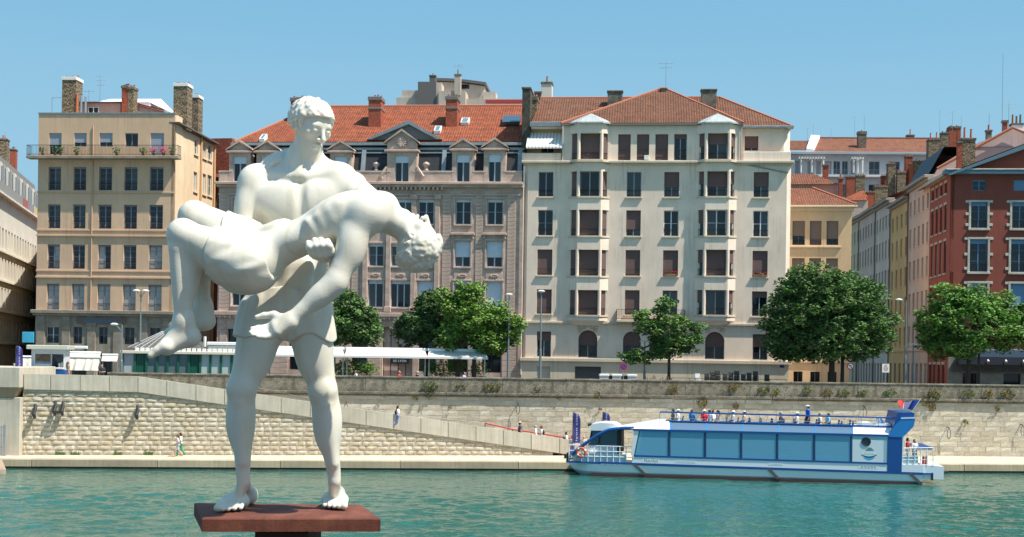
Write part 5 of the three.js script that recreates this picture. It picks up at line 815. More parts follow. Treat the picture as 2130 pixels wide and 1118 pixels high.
// ---------------------------------------------------------------- I: modern block on the skyline
{
  reseed(651);
  const I = new Frame(800, 203, 1110, 201, STREET), b = thing('skyline_apartment_block', 'beige stepped modern apartment block peeking over the red roof', 'building'); I.put(b);
  const w = plaster([.56, .48, .40]), dk = mat([.13, .12, .115], .7);
  const bx = (name, p0, p1, t, z, deep, m = w) => slab(b, name, m, I, [[p0, 300], [p1, 300], [p1, t], [p0, t]], z, deep);
  bx('wing', 824, 872, 203, 0, 10); bx('wing', 836, 872, 188, -.5, 9); bx('wing', 870, 918, 172, .5, 10); bx('wing', 912, 968, 189, 1, 9); bx('wing', 966, 1090, 206, 0, 9); bx('wing', 1000, 1062, 205, -1, 8);
  { const n = 14, P = [], z0 = -3; for (let i = 0; i <= n; i++) { const t = i / n, px = 907 + 105 * t; P.push(I.uv(px, 164 + 9 * t * t, z0)); } const q = new MB(), y0 = I.uv(900, 260, z0)[1]; q.prism([[P[0][0], y0], [P[n][0] - .6, y0], ...P.map(([x, y]) => [x - .3, y - .5]).reverse()], z0 - 8, z0); const t = q.build('rounded_tower', w, b); const r = new MB(); for (let i = 0; i < n; i++) r.prism([P[i], P[i + 1], [P[i + 1][0], P[i + 1][1] - .4], [P[i][0], P[i][1] - .4]], z0 - 9, z0 + .6); r.build('roof', dk, t); const g = new MB(), a = I.uv(960, 185, z0), c = I.uv(976, 176, z0); g.box(a[0], c[0], a[1], c[1], z0, z0 + .05); g.build('pane', M.glass, t); }
  chimney(b, I, 945, 958, 154, 190, 1.2, w, { pots: 1, potH: 2 }); chimney(b, I, 893, 906, 156, 175, .3, dk, { pots: 1 }); bx('wing', 1005, 1031, 191, -1.5, 3); bx('coping', 869, 907, 170, .7, .5, dk); antenna(b, I, 953, 135, 155, 1, 2);
  { const q = new MB(), a = I.uv(1010, 208, .5), c = I.uv(1090, 208, .5); q.box(a[0], c[0], a[1] - .5, a[1], .2, .6); q.build('awning', mat([.45, .05, .05], .8), b); }
}
// ---------------------------------------------------------------- trees
const leafGeo = (() => { const b = new MB(), L = .30, w = .13; b.tri([0, 0, 0], [w, .03, L * .45], [0, .02, L]); b.tri([0, 0, 0], [0, .02, L], [-w, .03, L * .45]); b.tri([0, 0, 0], [L * .5, -.02, .1], [.06, .03, L * .55]); b.tri([0, 0, 0], [-.06, .03, L * .55], [-L * .5, -.02, .1]); const g = b.geometry(); return g; })();
const leafMat = (c) => new THREE.MeshPhysicalMaterial({ color: L2(...c), roughness: .9, transmission: .32, thickness: 0, side: THREE.DoubleSide });
// blobs: [px, py, rx, ry] in photograph pixels (rx, ry radii), depth radius in metres
function tree(name, label, d, blobs, trunks, o = {}) {
  reseed(o.seed ?? 11); const g = thing(name, label, o.cat ?? 'tree', o.group); const base = at(trunks[0][0], CY, d); g.position.set(base.x, STREET, base.z);
  const s = d / F, B = blobs.map(([px, py, rx, ry, dz = 0]) => { const c = at(px, py, d - dz).sub(g.position); return { c, rx: rx * s, ry: ry * s, rz: Math.min(rx * s, o.rz ?? 3.6) }; });
  const M4 = [], C = [], dens = o.dens ?? 1, q = new THREE.Quaternion(), e = new THREE.Euler();
  for (const b of B) {
    const vol = b.rx * b.ry + b.rx * b.rz + b.ry * b.rz, nc = Math.max(5, Math.round(vol * 9 * dens));
    for (let k = 0; k < nc; k++) {
      const u = rr(-1, 1), a = rr(0, 2 * Math.PI), r = Math.cbrt(rr(.12, 1)), sq = Math.sqrt(1 - u * u), dx = sq * Math.cos(a), dz = sq * Math.sin(a), wob = .82 + .36 * noise(dx * 2.2 + 5, u * 2.2 + (o.seed ?? 0), dz * 2.2);
      const cx = b.c.x + dx * b.rx * r * wob, cy = b.c.y + u * b.ry * r * wob, cz = b.c.z + dz * b.rz * r * wob, cr = rr(.28, .62) * (o.clump ?? 1), tone = rr(.7, 1.25), n = Math.round(26 * cr * cr / .2);
      for (let i = 0; i < n; i++) {
        const v = rr(-1, 1), t = rr(0, 6.283), w = Math.sqrt(1 - v * v), rad = cr * Math.cbrt(rr(.2, 1)), x = cx + w * Math.cos(t) * rad, y = cy + v * rad * .7, z = cz + w * Math.sin(t) * rad, sc = rr(.6, 1.1) * (o.leaf ?? 1);
        e.set(rr(-.5, .9), t + rr(-1.2, 1.2), rr(-.7, .7), 'YXZ'); q.setFromEuler(e); M4.push(new THREE.Matrix4().compose(V(x, y, z), q, V(sc, sc, sc))); C.push([tone * rr(.8, 1.25), tone * rr(.85, 1.15), tone * rr(.6, 1.1)]);
      }
    }
  }
  const im = new THREE.InstancedMesh(leafGeo, leafMat(o.col ?? [.075, .145, .028]), M4.length); im.name = 'crown'; im.userData.kind = 'stuff'; im.castShadow = im.receiveShadow = true; M4.forEach((m, i) => { im.setMatrixAt(i, m); im.setColorAt(i, L2(...C[i])); }); g.add(im);
  const big = B.reduce((a, b) => (b.rx * b.ry > a.rx * a.ry ? b : a));
  if (!o.noTrunk) for (const [px, r, lean = 0] of trunks) {
    const p = at(px, CY, d).sub(g.position), t = new MB(), fork = V(p.x + lean * .5, Math.max(1.6, big.c.y - big.ry * .75), p.z); t.tube([[p.x, -.1, p.z], [p.x + lean * .2, fork.y * .5, p.z + .03], fork], [r * 1.25, r, r * .85], 9); const tk = t.build('trunk', M.trunk, g);
    for (let k = 0; k < 7; k++) { const b = B[Math.floor(rnd() * B.length)], e2 = V(b.c.x + rr(-.7, .7) * b.rx, b.c.y + rr(-.2, .7) * b.ry, b.c.z + rr(-.6, .6) * b.rz), m = fork.clone().lerp(e2, .45); m.y += .35; const l = new MB(); l.tube([fork, m, e2], [r * .55, r * .35, r * .1], 6); l.build('limb', M.trunk, tk); }
  }
  return g;
}
tree('maple_tree', 'green leafy maple just right of the statue\'s thigh, behind the awning', 111.5, [[735, 668, 50, 42], [706, 690, 28, 32], [765, 690, 30, 30], [728, 632, 24, 26], [752, 648, 26, 26], [690, 660, 24, 34]], [[738, .16]], { seed: 3, rz: 2.4, col: [0.090, 0.201, 0.035] });
tree('maple_tree', 'dark green tree overlapping the left of the brighter tree behind the white awning', 113, [[880, 672, 50, 40], [850, 690, 32, 28], [905, 640, 36, 32], [885, 622, 20, 18], [925, 690, 36, 32]], [[886, .15]], { seed: 4, rz: 2.2, col: [0.068, 0.158, 0.033] });
tree('maple_tree', 'bright yellow-green maple beside a lamp post, in front of the pink house', 110.5, [[990, 668, 62, 46], [960, 640, 42, 38], [975, 606, 28, 26], [925, 622, 18, 24], [1040, 672, 42, 40], [1066, 690, 26, 30], [1010, 705, 50, 30], [940, 690, 34, 34], [1025, 720, 30, 18]], [[951, .2, .5], [986, .18]], { seed: 5, rz: 2.6, col: [0.158, 0.306, 0.033] });
tree('young_maple', 'small loose-crowned tree standing before the cream house', 111, [[1390, 690, 46, 36], [1382, 640, 22, 26], [1345, 668, 34, 24], [1430, 695, 36, 34], [1398, 722, 40, 22], [1325, 740, 34, 12], [1340, 655, 14, 14], [1370, 735, 20, 12], [1312, 745, 18, 8]], [[1392, .13]], { seed: 6, rz: 2.2, col: [0.098, 0.228, 0.033], dens: .85 });
tree('plane_tree', 'largest tree, a broad dense dome between the cream house and the lane', 110.5, [[1720, 640, 112, 84], [1655, 672, 72, 72], [1775, 680, 84, 66], [1720, 705, 110, 46], [1690, 600, 70, 50], [1770, 620, 62, 50], [1625, 700, 40, 40], [1825, 690, 36, 48], [1650, 735, 40, 16]], [[1731, .24], [1753, .15]], { seed: 7, rz: 3.8, dens: .8, col: [.078, .19, .028] });
tree('maple_tree', 'wide tree with scalloped outline in front of the red house', 110.8, [[2020, 672, 84, 58], [1955, 670, 46, 46], [1965, 625, 32, 30], [2030, 632, 46, 34], [2085, 645, 32, 40], [2090, 695, 42, 40], [1990, 720, 60, 28], [1935, 705, 26, 28], [2000, 615, 22, 20]], [[2014, .2, .3], [2037, .11]], { seed: 8, rz: 3.2, dens: .95, col: [0.128, 0.289, 0.035] });
tree('maple_tree', 'tree mostly cut off by the right edge of the picture', 111, [[2150, 665, 34, 40], [2160, 705, 34, 36], [2128, 650, 14, 16]], [[2160, .16]], { seed: 9, rz: 2.4, col: [0.105, 0.245, 0.035] });
tree('shrub', 'feathery green shrub under the awning nearest the statue\'s leg', 112, [[735, 764, 42, 20], [705, 768, 22, 16], [770, 770, 18, 14]], [[735, .05]], { seed: 12, rz: 1.4, cat: 'shrub', leaf: .6, clump: .7, dens: 2, noTrunk: true, col: [0.128, 0.280, 0.037] });
tree('shrub', 'larger feathery shrub under the last awning', 112.3, [[925, 764, 42, 20], [895, 770, 18, 14], [950, 768, 22, 16]], [[925, .05]], { seed: 13, rz: 1.4, cat: 'shrub', leaf: .6, clump: .7, dens: 2, noTrunk: true, col: [0.150, 0.315, 0.044] });
tree('shrub', 'small feathery shrub by the end post of the awnings', 112.6, [[998, 768, 20, 17]], [[998, .05]], { seed: 14, rz: 1, cat: 'shrub', leaf: .6, clump: .7, dens: 2, noTrunk: true, col: [0.135, 0.289, 0.037] });
// weeds on the embankment
{
  reseed(41); const spots = [[895, 803, 16, 10], [893, 820, 9, 12], [1018, 806, 11, 8], [958, 806, 12, 5], [1032, 806, 9, 9], [797, 822, 6, 5], [864, 829, 5, 5], [936, 848, 4, 3], [1117, 810, 7, 4], [1163, 826, 6, 6], [1242, 824, 8, 8], [1400, 810, 10, 8], [1460, 838, 11, 12], [1531, 845, 6, 8], [1525, 806, 12, 7], [1590, 812, 12, 8], [1615, 816, 8, 8], [1680, 811, 9, 8], [1722, 818, 10, 8], [1755, 818, 12, 8], [1795, 818, 9, 6], [1853, 818, 14, 7], [1945, 822, 12, 14], [1940, 848, 8, 10], [1925, 835, 9, 12], [2015, 820, 14, 8], [2057, 820, 9, 9], [2098, 820, 16, 10], [2010, 878, 5, 6], [2075, 851, 6, 5], [1248, 852, 4, 3]];
  for (const [px, py, rx, ry] of spots) { const p = W.uv(px, py, .18), o = W.world(p[0], p[1], .12), b = new MB(), s = 106 / F, n = Math.round(10 + rx * ry * .75); for (let i = 0; i < n; i++) { const x = rr(-1, 1) * rx * s, y = rr(-1, 1) * ry * s * Math.sqrt(1 - (x / rx / s) ** 2), z = rr(-.1, .22), a = rr(0, 6), q = rr(.05, .1); b.quad([x - q * Math.cos(a), y - q, z - q * Math.sin(a)], [x + q * .4, y, z + q * .6], [x + q * Math.cos(a), y + q, z + q * Math.sin(a)], [x - q * .4, y + .2 * q, z - q * .4]); } const m = b.build('wall_weed', mat([rr(.10, .2), rr(.12, .16), .04], .85, { side: THREE.DoubleSide }), null, o.x, o.y, o.z); m.rotation.y = W.yaw; top(m, 'dry green weed tuft rooted in the embankment wall', 'weed', 'weeds on the embankment wall'); }
  for (const [px, py] of [[124, 945], [155, 947], [245, 946], [308, 943]]) { const p = S.uv(px, py, .12), o = S.world(p[0], QUAY, .12), b = new MB(); for (let i = 0; i < 60; i++) { const x = rr(-.32, .32), h = rr(.08, .4), z = rr(-.08, .15), l = rr(-.12, .12); b.tri([x - .03, 0, z], [x + .03, 0, z + .02], [x + l, h, z + l * .5]); } const m = b.build('quay_weed', mat([.10, .17, .035], .85, { side: THREE.DoubleSide }), null, o.x, o.y, o.z); m.rotation.y = S.yaw; top(m, 'green weed tuft at the foot of the rough stone wall', 'weed', 'weeds along the stone wall foot'); }
}
// ---------------------------------------------------------------- lamps
function lamp(label, d, px, pyTop, kind) {
  const g = thing('street_lamp', label, 'street lamp'), b = at(px, CY, d); g.position.set(b.x, STREET, b.z); const H = at(px, pyTop, d).y - STREET, c = mat([.20, .24, .25], .5, { metalness: .3 }), p = new MB(); p.tube([[0, 0, 0], [0, H * .4, 0], [0, H * .41, 0], [0, H, 0]], [.11, .10, .075, .05], 10); p.build('pole', c, g); const bs = new MB(); bs.tube([[0, 0, 0], [0, .5, 0], [0, .7, 0]], [.2, .17, .1], 10); bs.build('base', M.iron, g);
  const head = (x, f) => { const h = new MB(); h.tube([[x, H - .02, 0], [x, H + .05, 0], [x, H + .13, 0]], [.30, .32, .14], 12); const o = h.build('lamp_head', M.offwhite, g); const l = new MB(); l.tube([[x, H - .05, 0], [x, H - .018, 0]], [.2, .24], 12); l.build('glass', M.white, o); if (f) { const a = new MB(); a.tube([[0, H - .55, 0], [x * .5, H - .2, 0], [x, H, 0]], .03, 6); a.build('arm', c, g); } };
  if (kind === 'two') { head(-.38, true); head(.38, true); } else if (kind === 'arm') head(-.62, true); else if (kind === 'flat') { const h = new MB(); h.cbox(-.42, .42, H - .06, H + .04, -.2, .2, .03); h.build('lamp_head', M.offwhite, g); } else head(0, false);
}
lamp('tall twin-headed street lamp in front of the ochre house', 108.5, 290.5, 606, 'two'); lamp('short grey street lamp with one arm left of the green pavilion', 104, 252, 676, 'arm'); lamp('slim street lamp rising in front of the cream house\'s first windows', 108.5, 1124, 607, 'one'); lamp('street lamp half hidden by the bright tree beside the cream house', 109.2, 1057, 614, 'one'); lamp('street lamp with one arm at the mouth of the lane', 110, 1884, 625, 'arm'); lamp('low flat-topped lamp at the lane beside the taller lamp', 111, 1900, 716, 'flat'); lamp('low flat-topped lamp beside the small loose tree', 111.5, 1341, 710, 'flat');
// ---------------------------------------------------------------- round and square road signs
const discTex = (fn) => { const c = document.createElement('canvas'); c.width = c.height = 128; const g = c.getContext('2d'); fn(g); const t = new THREE.CanvasTexture(c); t.colorSpace = THREE.SRGBColorSpace; return t; };
function sign(label, d, px, py, r, square, fn) {
  const g = thing('road_sign', label, 'road sign'), c = at(px, py, d); g.position.set(c.x, STREET, c.z); const y = c.y - STREET, R = r * d / F, p = new MB(); p.cyl(0, 0, y + R, -.04, .03, .03, 8); p.build('post', M.steel, g);
  const pl = new THREE.CylinderGeometry(R, R, .03, 28); pl.rotateX(Math.PI / 2); const bd = square ? new THREE.BoxGeometry(R * 1.9, R * 2.3, .03) : pl; const o = mesh('plate', bd, M.steel, g, 0, y, 0); const f = square ? new THREE.PlaneGeometry(R * 1.85, R * 2.25) : new THREE.CircleGeometry(R * .98, 28); mesh('face', f, mat('#ffffff', .5, { map: discTex(fn) }), o, 0, 0, .018);
}
sign('round blue no-parking sign with red rim and slash', 107.8, 1297, 763.5, 7.8, false, (g) => { g.fillStyle = '#c01826'; g.fillRect(0, 0, 128, 128); g.beginPath(); g.arc(64, 64, 48, 0, 7); g.fillStyle = '#1d3f8f'; g.fill(); g.strokeStyle = '#c01826'; g.lineWidth = 14; g.beginPath(); g.moveTo(30, 30); g.lineTo(98, 98); g.stroke(); });
sign('round white no-left-turn sign with red rim beside the largest tree\'s trunk', 108.2, 1769.5, 762.5, 7.4, false, (g) => { g.fillStyle = '#c01826'; g.fillRect(0, 0, 128, 128); g.beginPath(); g.arc(64, 64, 47, 0, 7); g.fillStyle = '#eceae6'; g.fill(); g.strokeStyle = '#16171a'; g.lineWidth = 11; g.beginPath(); g.moveTo(78, 98); g.lineTo(78, 52); g.lineTo(42, 52); g.stroke(); g.beginPath(); g.moveTo(30, 52); g.lineTo(50, 36); g.lineTo(50, 68); g.fillStyle = '#16171a'; g.fill(); g.strokeStyle = '#c01826'; g.lineWidth = 10; g.beginPath(); g.moveTo(30, 30); g.lineTo(98, 98); g.stroke(); });
sign('square white zone sign with a red circle at the lane', 109, 1843, 766.5, 8, true, (g) => { g.fillStyle = '#e6e4de'; g.fillRect(0, 0, 128, 128); g.strokeStyle = '#b81c28'; g.lineWidth = 12; g.beginPath(); g.arc(64, 72, 32, 0, 7); g.stroke(); g.fillStyle = '#222'; g.font = 'bold 34px sans-serif'; g.textAlign = 'center'; g.fillText('30', 64, 84); g.font = 'bold 22px sans-serif'; g.fillText('ZONE', 64, 28); });
// ---------------------------------------------------------------- white awnings
{
  const Aw = new Frame(540, 109.2, 1012, 110.2, STREET), ivory = mat([.74, .72, .67], .8, { map: rep(TX.fabric, 2) });
  [[548, 716, 'longest white terrace awning, running in behind the statue\'s legs'], [718, 887, 'middle white terrace awning in the row under the trees'], [889, 1011, 'end white terrace awning, the one beside the lamp post']].forEach(([a, c, label], i) => {
    const g = thing('terrace_awning', label, 'awning', 'white terrace awnings'); Aw.put(g); const x0 = Aw.uv(a, 726)[0], x1 = Aw.uv(c, 726)[0], yt = Aw.uv(850, 725)[1], yb = Aw.uv(850, 743, 1.6)[1], f = new MB(); f.cbox(x0, x1, yt - .2, yt + .02, -.25, .05, .04); f.build('cassette', M.white, g);
    const cl = new MB(), n = 12; for (let k = 0; k < n; k++) { const t0 = k / n, t1 = (k + 1) / n, sag = (t) => -.05 * Math.sin(t * Math.PI), P = (x, t) => [x, yt - .2 + (yb - yt + .25) * t + sag(t), .05 + 1.6 * t]; cl.quad(P(x0 + .12 - .1 * t0, t1), P(x1 - .12 + .25 * t1, t1), P(x1 - .12 + .25 * t0, t0), P(x0 + .12 - .1 * t0, t0)); } cl.quad([x0 + .05, yb - .12, 1.66], [x1 + .12, yb - .12, 1.66], [x1 + .12, yb + .05, 1.65], [x0 + .05, yb + .05, 1.65]); cl.build('canvas', ivory, g);
    for (const x of [x0 + .15, x1 - .1]) { const p = new MB(); p.cyl(x, 0, yt - .2, -.1, .05, .05, 8); p.build('post', M.white, g); const ar = new MB(); ar.tube([[x, yt - .45, -.05], [x, yb - .02, 1.6]], .03, 6); ar.build('arm', M.steel, g); }
  });
}
// ---------------------------------------------------------------- green glazed market pavilion
{
  const Pv = new Frame(254, 107.2, 548, 108.2, STREET), g = thing('market_pavilion', 'green-framed glazed pavilion with grey fish-scale glass roof and cream fascia', 'pavilion'); Pv.put(g);
  const gr = mat([.008, .095, .06], .4), gl = mat([.10, .15, .16], .08), gl2 = mat([.42, .50, .47], .2), cr = mat([.60, .56, .46], .7), roofM = mat([.30, .32, .33], .35, { map: rep(TX.pise, 1.2), metalness: .2 });
  const ps = [254, 280, 304, 326, 348, 370, 392, 416, 437, 459, 481, 503, 525, 548], X = (px) => Pv.uv(px, 760)[0], yt = Pv.uv(380, 737)[1], yb = .12;
  ps.forEach((px, i) => { const p = new MB(), x = X(px); p.cbox(x - .1, x + .1, 0, yt, -.1, .1, .02); p.build('post', gr, g); if (i < ps.length - 1) { const x1 = X(ps[i + 1]), door = i === 6 || i === 1, m = new MB(); if (door) { for (let k = 0; k < 5; k++) m.cbox(x + .12 + (x1 - x - .24) * k / 5, x + .12 + (x1 - x - .24) * (k + .85) / 5, yb, yt, -.06, .0, .015); m.build('shutter', gr, g); } else { m.box(x + .1, x1 - .1, yb + .1, yt, -.04, -.01); m.build('pane', i > 6 ? gl2 : i === 0 ? mat([.38, .42, .44], .2) : gl, g); } } });
  const rl = new MB(); rl.cbox(0, Pv.W, 0, yb + .1, -.12, .06, .02); rl.build('base_rail', gr, g); const fa = new MB(); fa.cbox(-.15, Pv.W + .1, yt, yt + .22, -3, .3, .03); fa.build('fascia', cr, g);
  { const q = new MB(), y0 = yt + .22, y1 = Pv.uv(300, 724)[1]; for (let x = 1; x < Pv.W; x += .42) q.cbox(x, x + .34, y0, y1, -.12, -.02 + .06 * ((x * 7) % 1), .03); const o = q.build('ornamental_crest', M.offwhite, g); o.userData.kind = 'stuff'; }
  { const a = Pv.uv(266, 721, -.5), t = Pv.uv(345, 690, -3), c = Pv.uv(430, 721, -.5), q = new MB(), y0 = a[1] - .12; q.quad([a[0], y0, -.3], [c[0], y0, -.3], [t[0] + 1.4, t[1], -3.2], [t[0] - .3, t[1], -3.2]); q.tri([a[0], y0, -6], [a[0], y0, -.3], [t[0] - .3, t[1], -3.2]); q.tri([c[0], y0, -.3], [c[0], y0, -6], [t[0] + 1.4, t[1], -3.2]); q.quad([a[0], y0, -6], [t[0] - .3, t[1], -3.2], [t[0] + 1.4, t[1], -3.2], [c[0], y0, -6]); q.build('glass_roof', roofM, g); const rd = new MB(); for (let k = 0; k <= 12; k++) { const x = a[0] + (c[0] - a[0]) * k / 12, xt = t[0] - .3 + 1.7 * k / 12; rd.tube([[x, y0 + .02, -.3], [xt, t[1] + .02, -3.2]], .035, 5); } const ro = rd.build('glazing_bars', M.steel, g); ro.userData.kind = 'stuff'; }
  { const q = new MB(), y = Pv.uv(460, 712)[1]; q.cbox(X(430), X(548), yt + .24, y - .3, -3, -.4, .03); q.build('flat_roof', M.offwhite, g); const r = new MB(); r.cbox(X(428), X(548), y - .25, y, -2.5, -.2, .04); r.build('roof_awning_box', M.white, g); const w = new MB(); w.box(.05, Pv.W - .05, 0, yt, -3, -2.9); w.build('rear_wall', gr, g); const f = new MB(), p = X(421); f.cyl(p, yt + .3, Pv.uv(421, 700)[1], -1, .12, .12, 8); f.build('vent_pipe', M.offwhite, g); }
}
// ---------------------------------------------------------------- ticket kiosk and canvas screens on the left landing
{
  const K = new Frame(64.4, 102.5, 134.7, 102.8, STREET), g = thing('ticket_kiosk', 'small white and blue ticket kiosk with flat grey roof and a poster window', 'kiosk'); K.put(g); const X = (px) => K.uv(px, 750)[0], Y = (py) => K.uv(100, py)[1], pal = mat([.50, .56, .62], .5), yb = Y(769.5), yt = Y(727), hs = [[X(72), X(105), Y(766), Y(737)], [X(107), X(131.5), Y(766), Y(737)]];
  wallWith(g, 'wall', pal, 0, K.W, yb, yt, hs, .12); const bs = new MB(); bs.cbox(-.03, K.W + .03, 0, yb, -1.7, .04, .03); bs.build('base', M.blue, g); const rf = new MB(); rf.cbox(-.3, K.W + .3, yt, yt + .32, -2, .45, .05); rf.build('roof', mat([.42, .44, .38], .8), g); const bw = new MB(); bw.box(0, K.W, yb, yt, -1.7, -1.6); bw.box(0, .1, yb, yt, -1.6, -.12); bw.box(K.W - .1, K.W, yb, yt, -1.6, -.12); bw.build('rear_wall', pal, g);
  const map = makeTex(128, (u, v) => { const a = pfbm(u, v, 5, 3, 4), k = v > .45 ? [.28 + .25 * a, .24 + .2 * a, .2 + .14 * a] : v > .3 ? [.1 + .7 * a, .55, .62] : [.82, .83, .82]; return k; }); const ps = new MB(), h = hs[0]; ps.quad([h[0], h[2], -.06], [h[1], h[2], -.06], [h[1], h[3], -.06], [h[0], h[3], -.06], [0, 0], [1, 0], [1, 1], [0, 1]); ps.build('poster', mat('#ffffff', .3, { map }), g); const fr = new MB(), q = hs[1]; for (const w of hs) { fr.box(w[0] - .06, w[0], w[2] - .06, w[3] + .06, 0, .03); fr.box(w[1], w[1] + .06, w[2] - .06, w[3] + .06, 0, .03); fr.box(w[0], w[1], w[2] - .06, w[2], 0, .05); } fr.build('window_frame', M.white, g); const ct = new MB(); ct.cbox(q[0], q[1], q[2] - .05, q[2] + .04, -.5, .1, .02); ct.build('counter', M.white, g); const it = new MB(); it.cbox(q[0] + .45, q[0] + .62, q[2] + .04, q[2] + .4, -.4, -.2, .02); it.cbox(q[0] + .68, q[0] + .8, q[2] + .04, q[2] + .48, -.4, -.2, .02); it.build('counter_goods', M.offwhite, g);
  const mkScreen = (label, a, c, t, u, d) => { const f = new Frame(a, d, c, d + .15, STREET), o = thing('canvas_screen', label, 'awning'); f.put(o); const y0 = f.uv((a + c) / 2, u)[1], y1 = f.uv((a + c) / 2, t)[1], s = new MB(), n = 10; for (let k = 0; k < n; k++) { const z = (q) => .12 * Math.sin(q * 9 + a), u0 = f.W * k / n, u1 = f.W * (k + 1) / n; s.quad([u0, y0, .5 + z(u0)], [u1, y0, .5 + z(u1)], [u1, y1, 0], [u0, y1, 0]); } s.build('canvas', M.cloth, o); const r = new MB(); r.tube([[0, y1 + .05, 0], [f.W, y1 + .05, 0]], .09, 8); r.build('roller', M.white, o); for (const x of [.05, f.W - .05]) { const p = new MB(); p.cyl(x, 0, y1, -.05, .04, .04, 6); p.build('post', M.steel, o); } };
  mkScreen('large cream canvas screen to the right of the kiosk', 138, 208, 745, 771, 106); mkScreen('narrow cream canvas screen just left of the kiosk', 46, 72, 744, 771, 105.6); mkScreen('cream awning roll above the large canvas screen', 136, 209, 735, 742, 106.6); mkScreen('pale grey canvas sheet hung left of the green pavilion', 212, 245, 740, 752, 106);
  const sb = new Frame(142, 107, 181, 107, STREET), so = thing('white_sign_box', 'blank white sign box above the canvas screen', 'sign'); sb.put(so); { const b = new MB(); b.cbox(0, sb.W, sb.uv(160, 725.5)[1], sb.uv(160, 720)[1], -.15, .1, .03); b.build('box', M.white, so); for (const x of [.2, sb.W - .2]) { const p = new MB(); p.cyl(x, 0, sb.uv(160, 725.5)[1], -.05, .03, .03, 6); p.build('post', M.iron, so); } }
  // blue hanging sign by the dark side street
  const bs2 = new Frame(45, 118, 69, 118, STREET), bo = thing('blue_street_sign', 'pale blue square sign at the mouth of the dark side street', 'sign'); bs2.put(bo); { const b = new MB(), y0 = bs2.uv(57, 713)[1], y1 = bs2.uv(57, 691)[1]; b.cbox(0, bs2.W, y0, y1, -.1, .05, .02); b.build('panel', mat([.06, .42, .62], .5, { map: rep(TX.plaster, .4) }), bo); const p = new MB(); p.cyl(bs2.W - .05, 0, y0, -.05, .05, .05, 8); p.build('post', M.iron, bo); }
  // scooter-like parked bike and a leaning board beside the flag
  const mb = thing('parked_motor_scooter', 'dark parked motor scooter at the bridge end beside the purple flag', 'scooter'), mp = at(16, CY, 99); mb.position.set(mp.x, STREET, mp.z); for (const x of [-.55, .6]) { const t = new THREE.TorusGeometry(.24, .07, 8, 18); const w = mesh('wheel', t, M.dark, mb, x, .3, 0); const r = new THREE.CylinderGeometry(.13, .13, .06, 12); r.rotateX(Math.PI / 2); mesh('rim', r, M.steel, w); } { const b = new MB(); b.prism([[-.75, .45], [-.1, .3], [.35, .35], [.5, .55], [.62, 1.05], [.5, 1.05], [.3, .6], [-.05, .5], [-.15, .8], [-.8, .85]], -.16, .16); b.build('body', mat([.06, .065, .05], .35), mb); const s = new MB(); s.cbox(-.85, -.1, .82, .95, -.15, .15, .04); s.build('seat', M.dark, mb); const h = new MB(); h.tube([[.55, 1.08, -.33], [.6, 1.1, 0], [.55, 1.08, .33]], .025, 6); h.build('handlebar', M.steel, mb); const ws = new MB(); ws.hex([[.62, 1.05, .25], [.68, 1.05, .25], [.68, 1.05, -.25], [.62, 1.05, -.25]], [[.45, 1.6, .2], [.48, 1.6, .2], [.48, 1.6, -.2], [.45, 1.6, -.2]]); ws.build('windscreen', mat([.3, .32, .33], .2), mb); const bx = new MB(); bx.cbox(-.95, -.5, .95, 1.35, -.22, .22, .06); bx.build('top_box', mat([.33, .31, .22], .6), mb); }
}
// ---------------------------------------------------------------- feather flags
function featherFlag(label, d, px, pyTop, pyBot, ground, w = 15) {
  const g = thing('feather_flag', label, 'flag'), c = at(px, pyTop, d); g.position.set(c.x, ground, c.z); const H = c.y - ground, y0 = at(px, pyBot, d).y - ground, wd = w * d / F, pol = new MB(), curve = [[0, 0, 0], [0, H * .8, 0], [0, H * .97, 0], [wd * .12, H, 0]]; pol.tube(curve, .025, 6); pol.build('pole', M.iron, g);
  const t = discTex((q) => { q.fillStyle = '#3a3a78'; q.fillRect(0, 0, 128, 128); q.save(); q.translate(64, 64); q.rotate(-Math.PI / 2); q.fillStyle = '#b9b7da'; q.font = 'bold 40px sans-serif'; q.textAlign = 'center'; q.fillText('lyon city', 0, 12, 118); q.restore(); });
  const b = new MB(), n = 14; for (let i = 0; i < n; i++) { const f = (t) => { const y = y0 + (H - y0) * t, e = t < .72 ? 1 : Math.sqrt(Math.max(0, 1 - ((t - .72) / .28) ** 2)) * .88 + .12; return [y, wd * e, .05 * Math.sin(t * 7)]; }; const a = f(i / n), c2 = f((i + 1) / n); b.quad([.03, a[0], a[2]], [a[1], a[0], -a[2]], [c2[1], c2[0], -c2[2]], [.03, c2[0], c2[2]], [0, i / n], [a[1] / wd, i / n], [c2[1] / wd, (i + 1) / n], [0, (i + 1) / n]); } b.build('banner', mat('#ffffff', .8, { map: t, side: THREE.DoubleSide }), g); const bs = new MB(); bs.tube([[0, 0, 0], [0, .12, 0]], [.3, .25], 10); bs.build('base', M.iron, g);
}
featherFlag('purple feather flag at the bridge end beside the kiosk', 98.5, 32, 719, 765, STREET, 15); featherFlag('taller purple feather flag on the quay left of the boat\'s wheelhouse', 97.5, 1192, 858, 922, QUAY, 16); featherFlag('purple feather flag half hidden behind the boat\'s wheelhouse roof', 99, 1254, 857, 900, QUAY, 15);
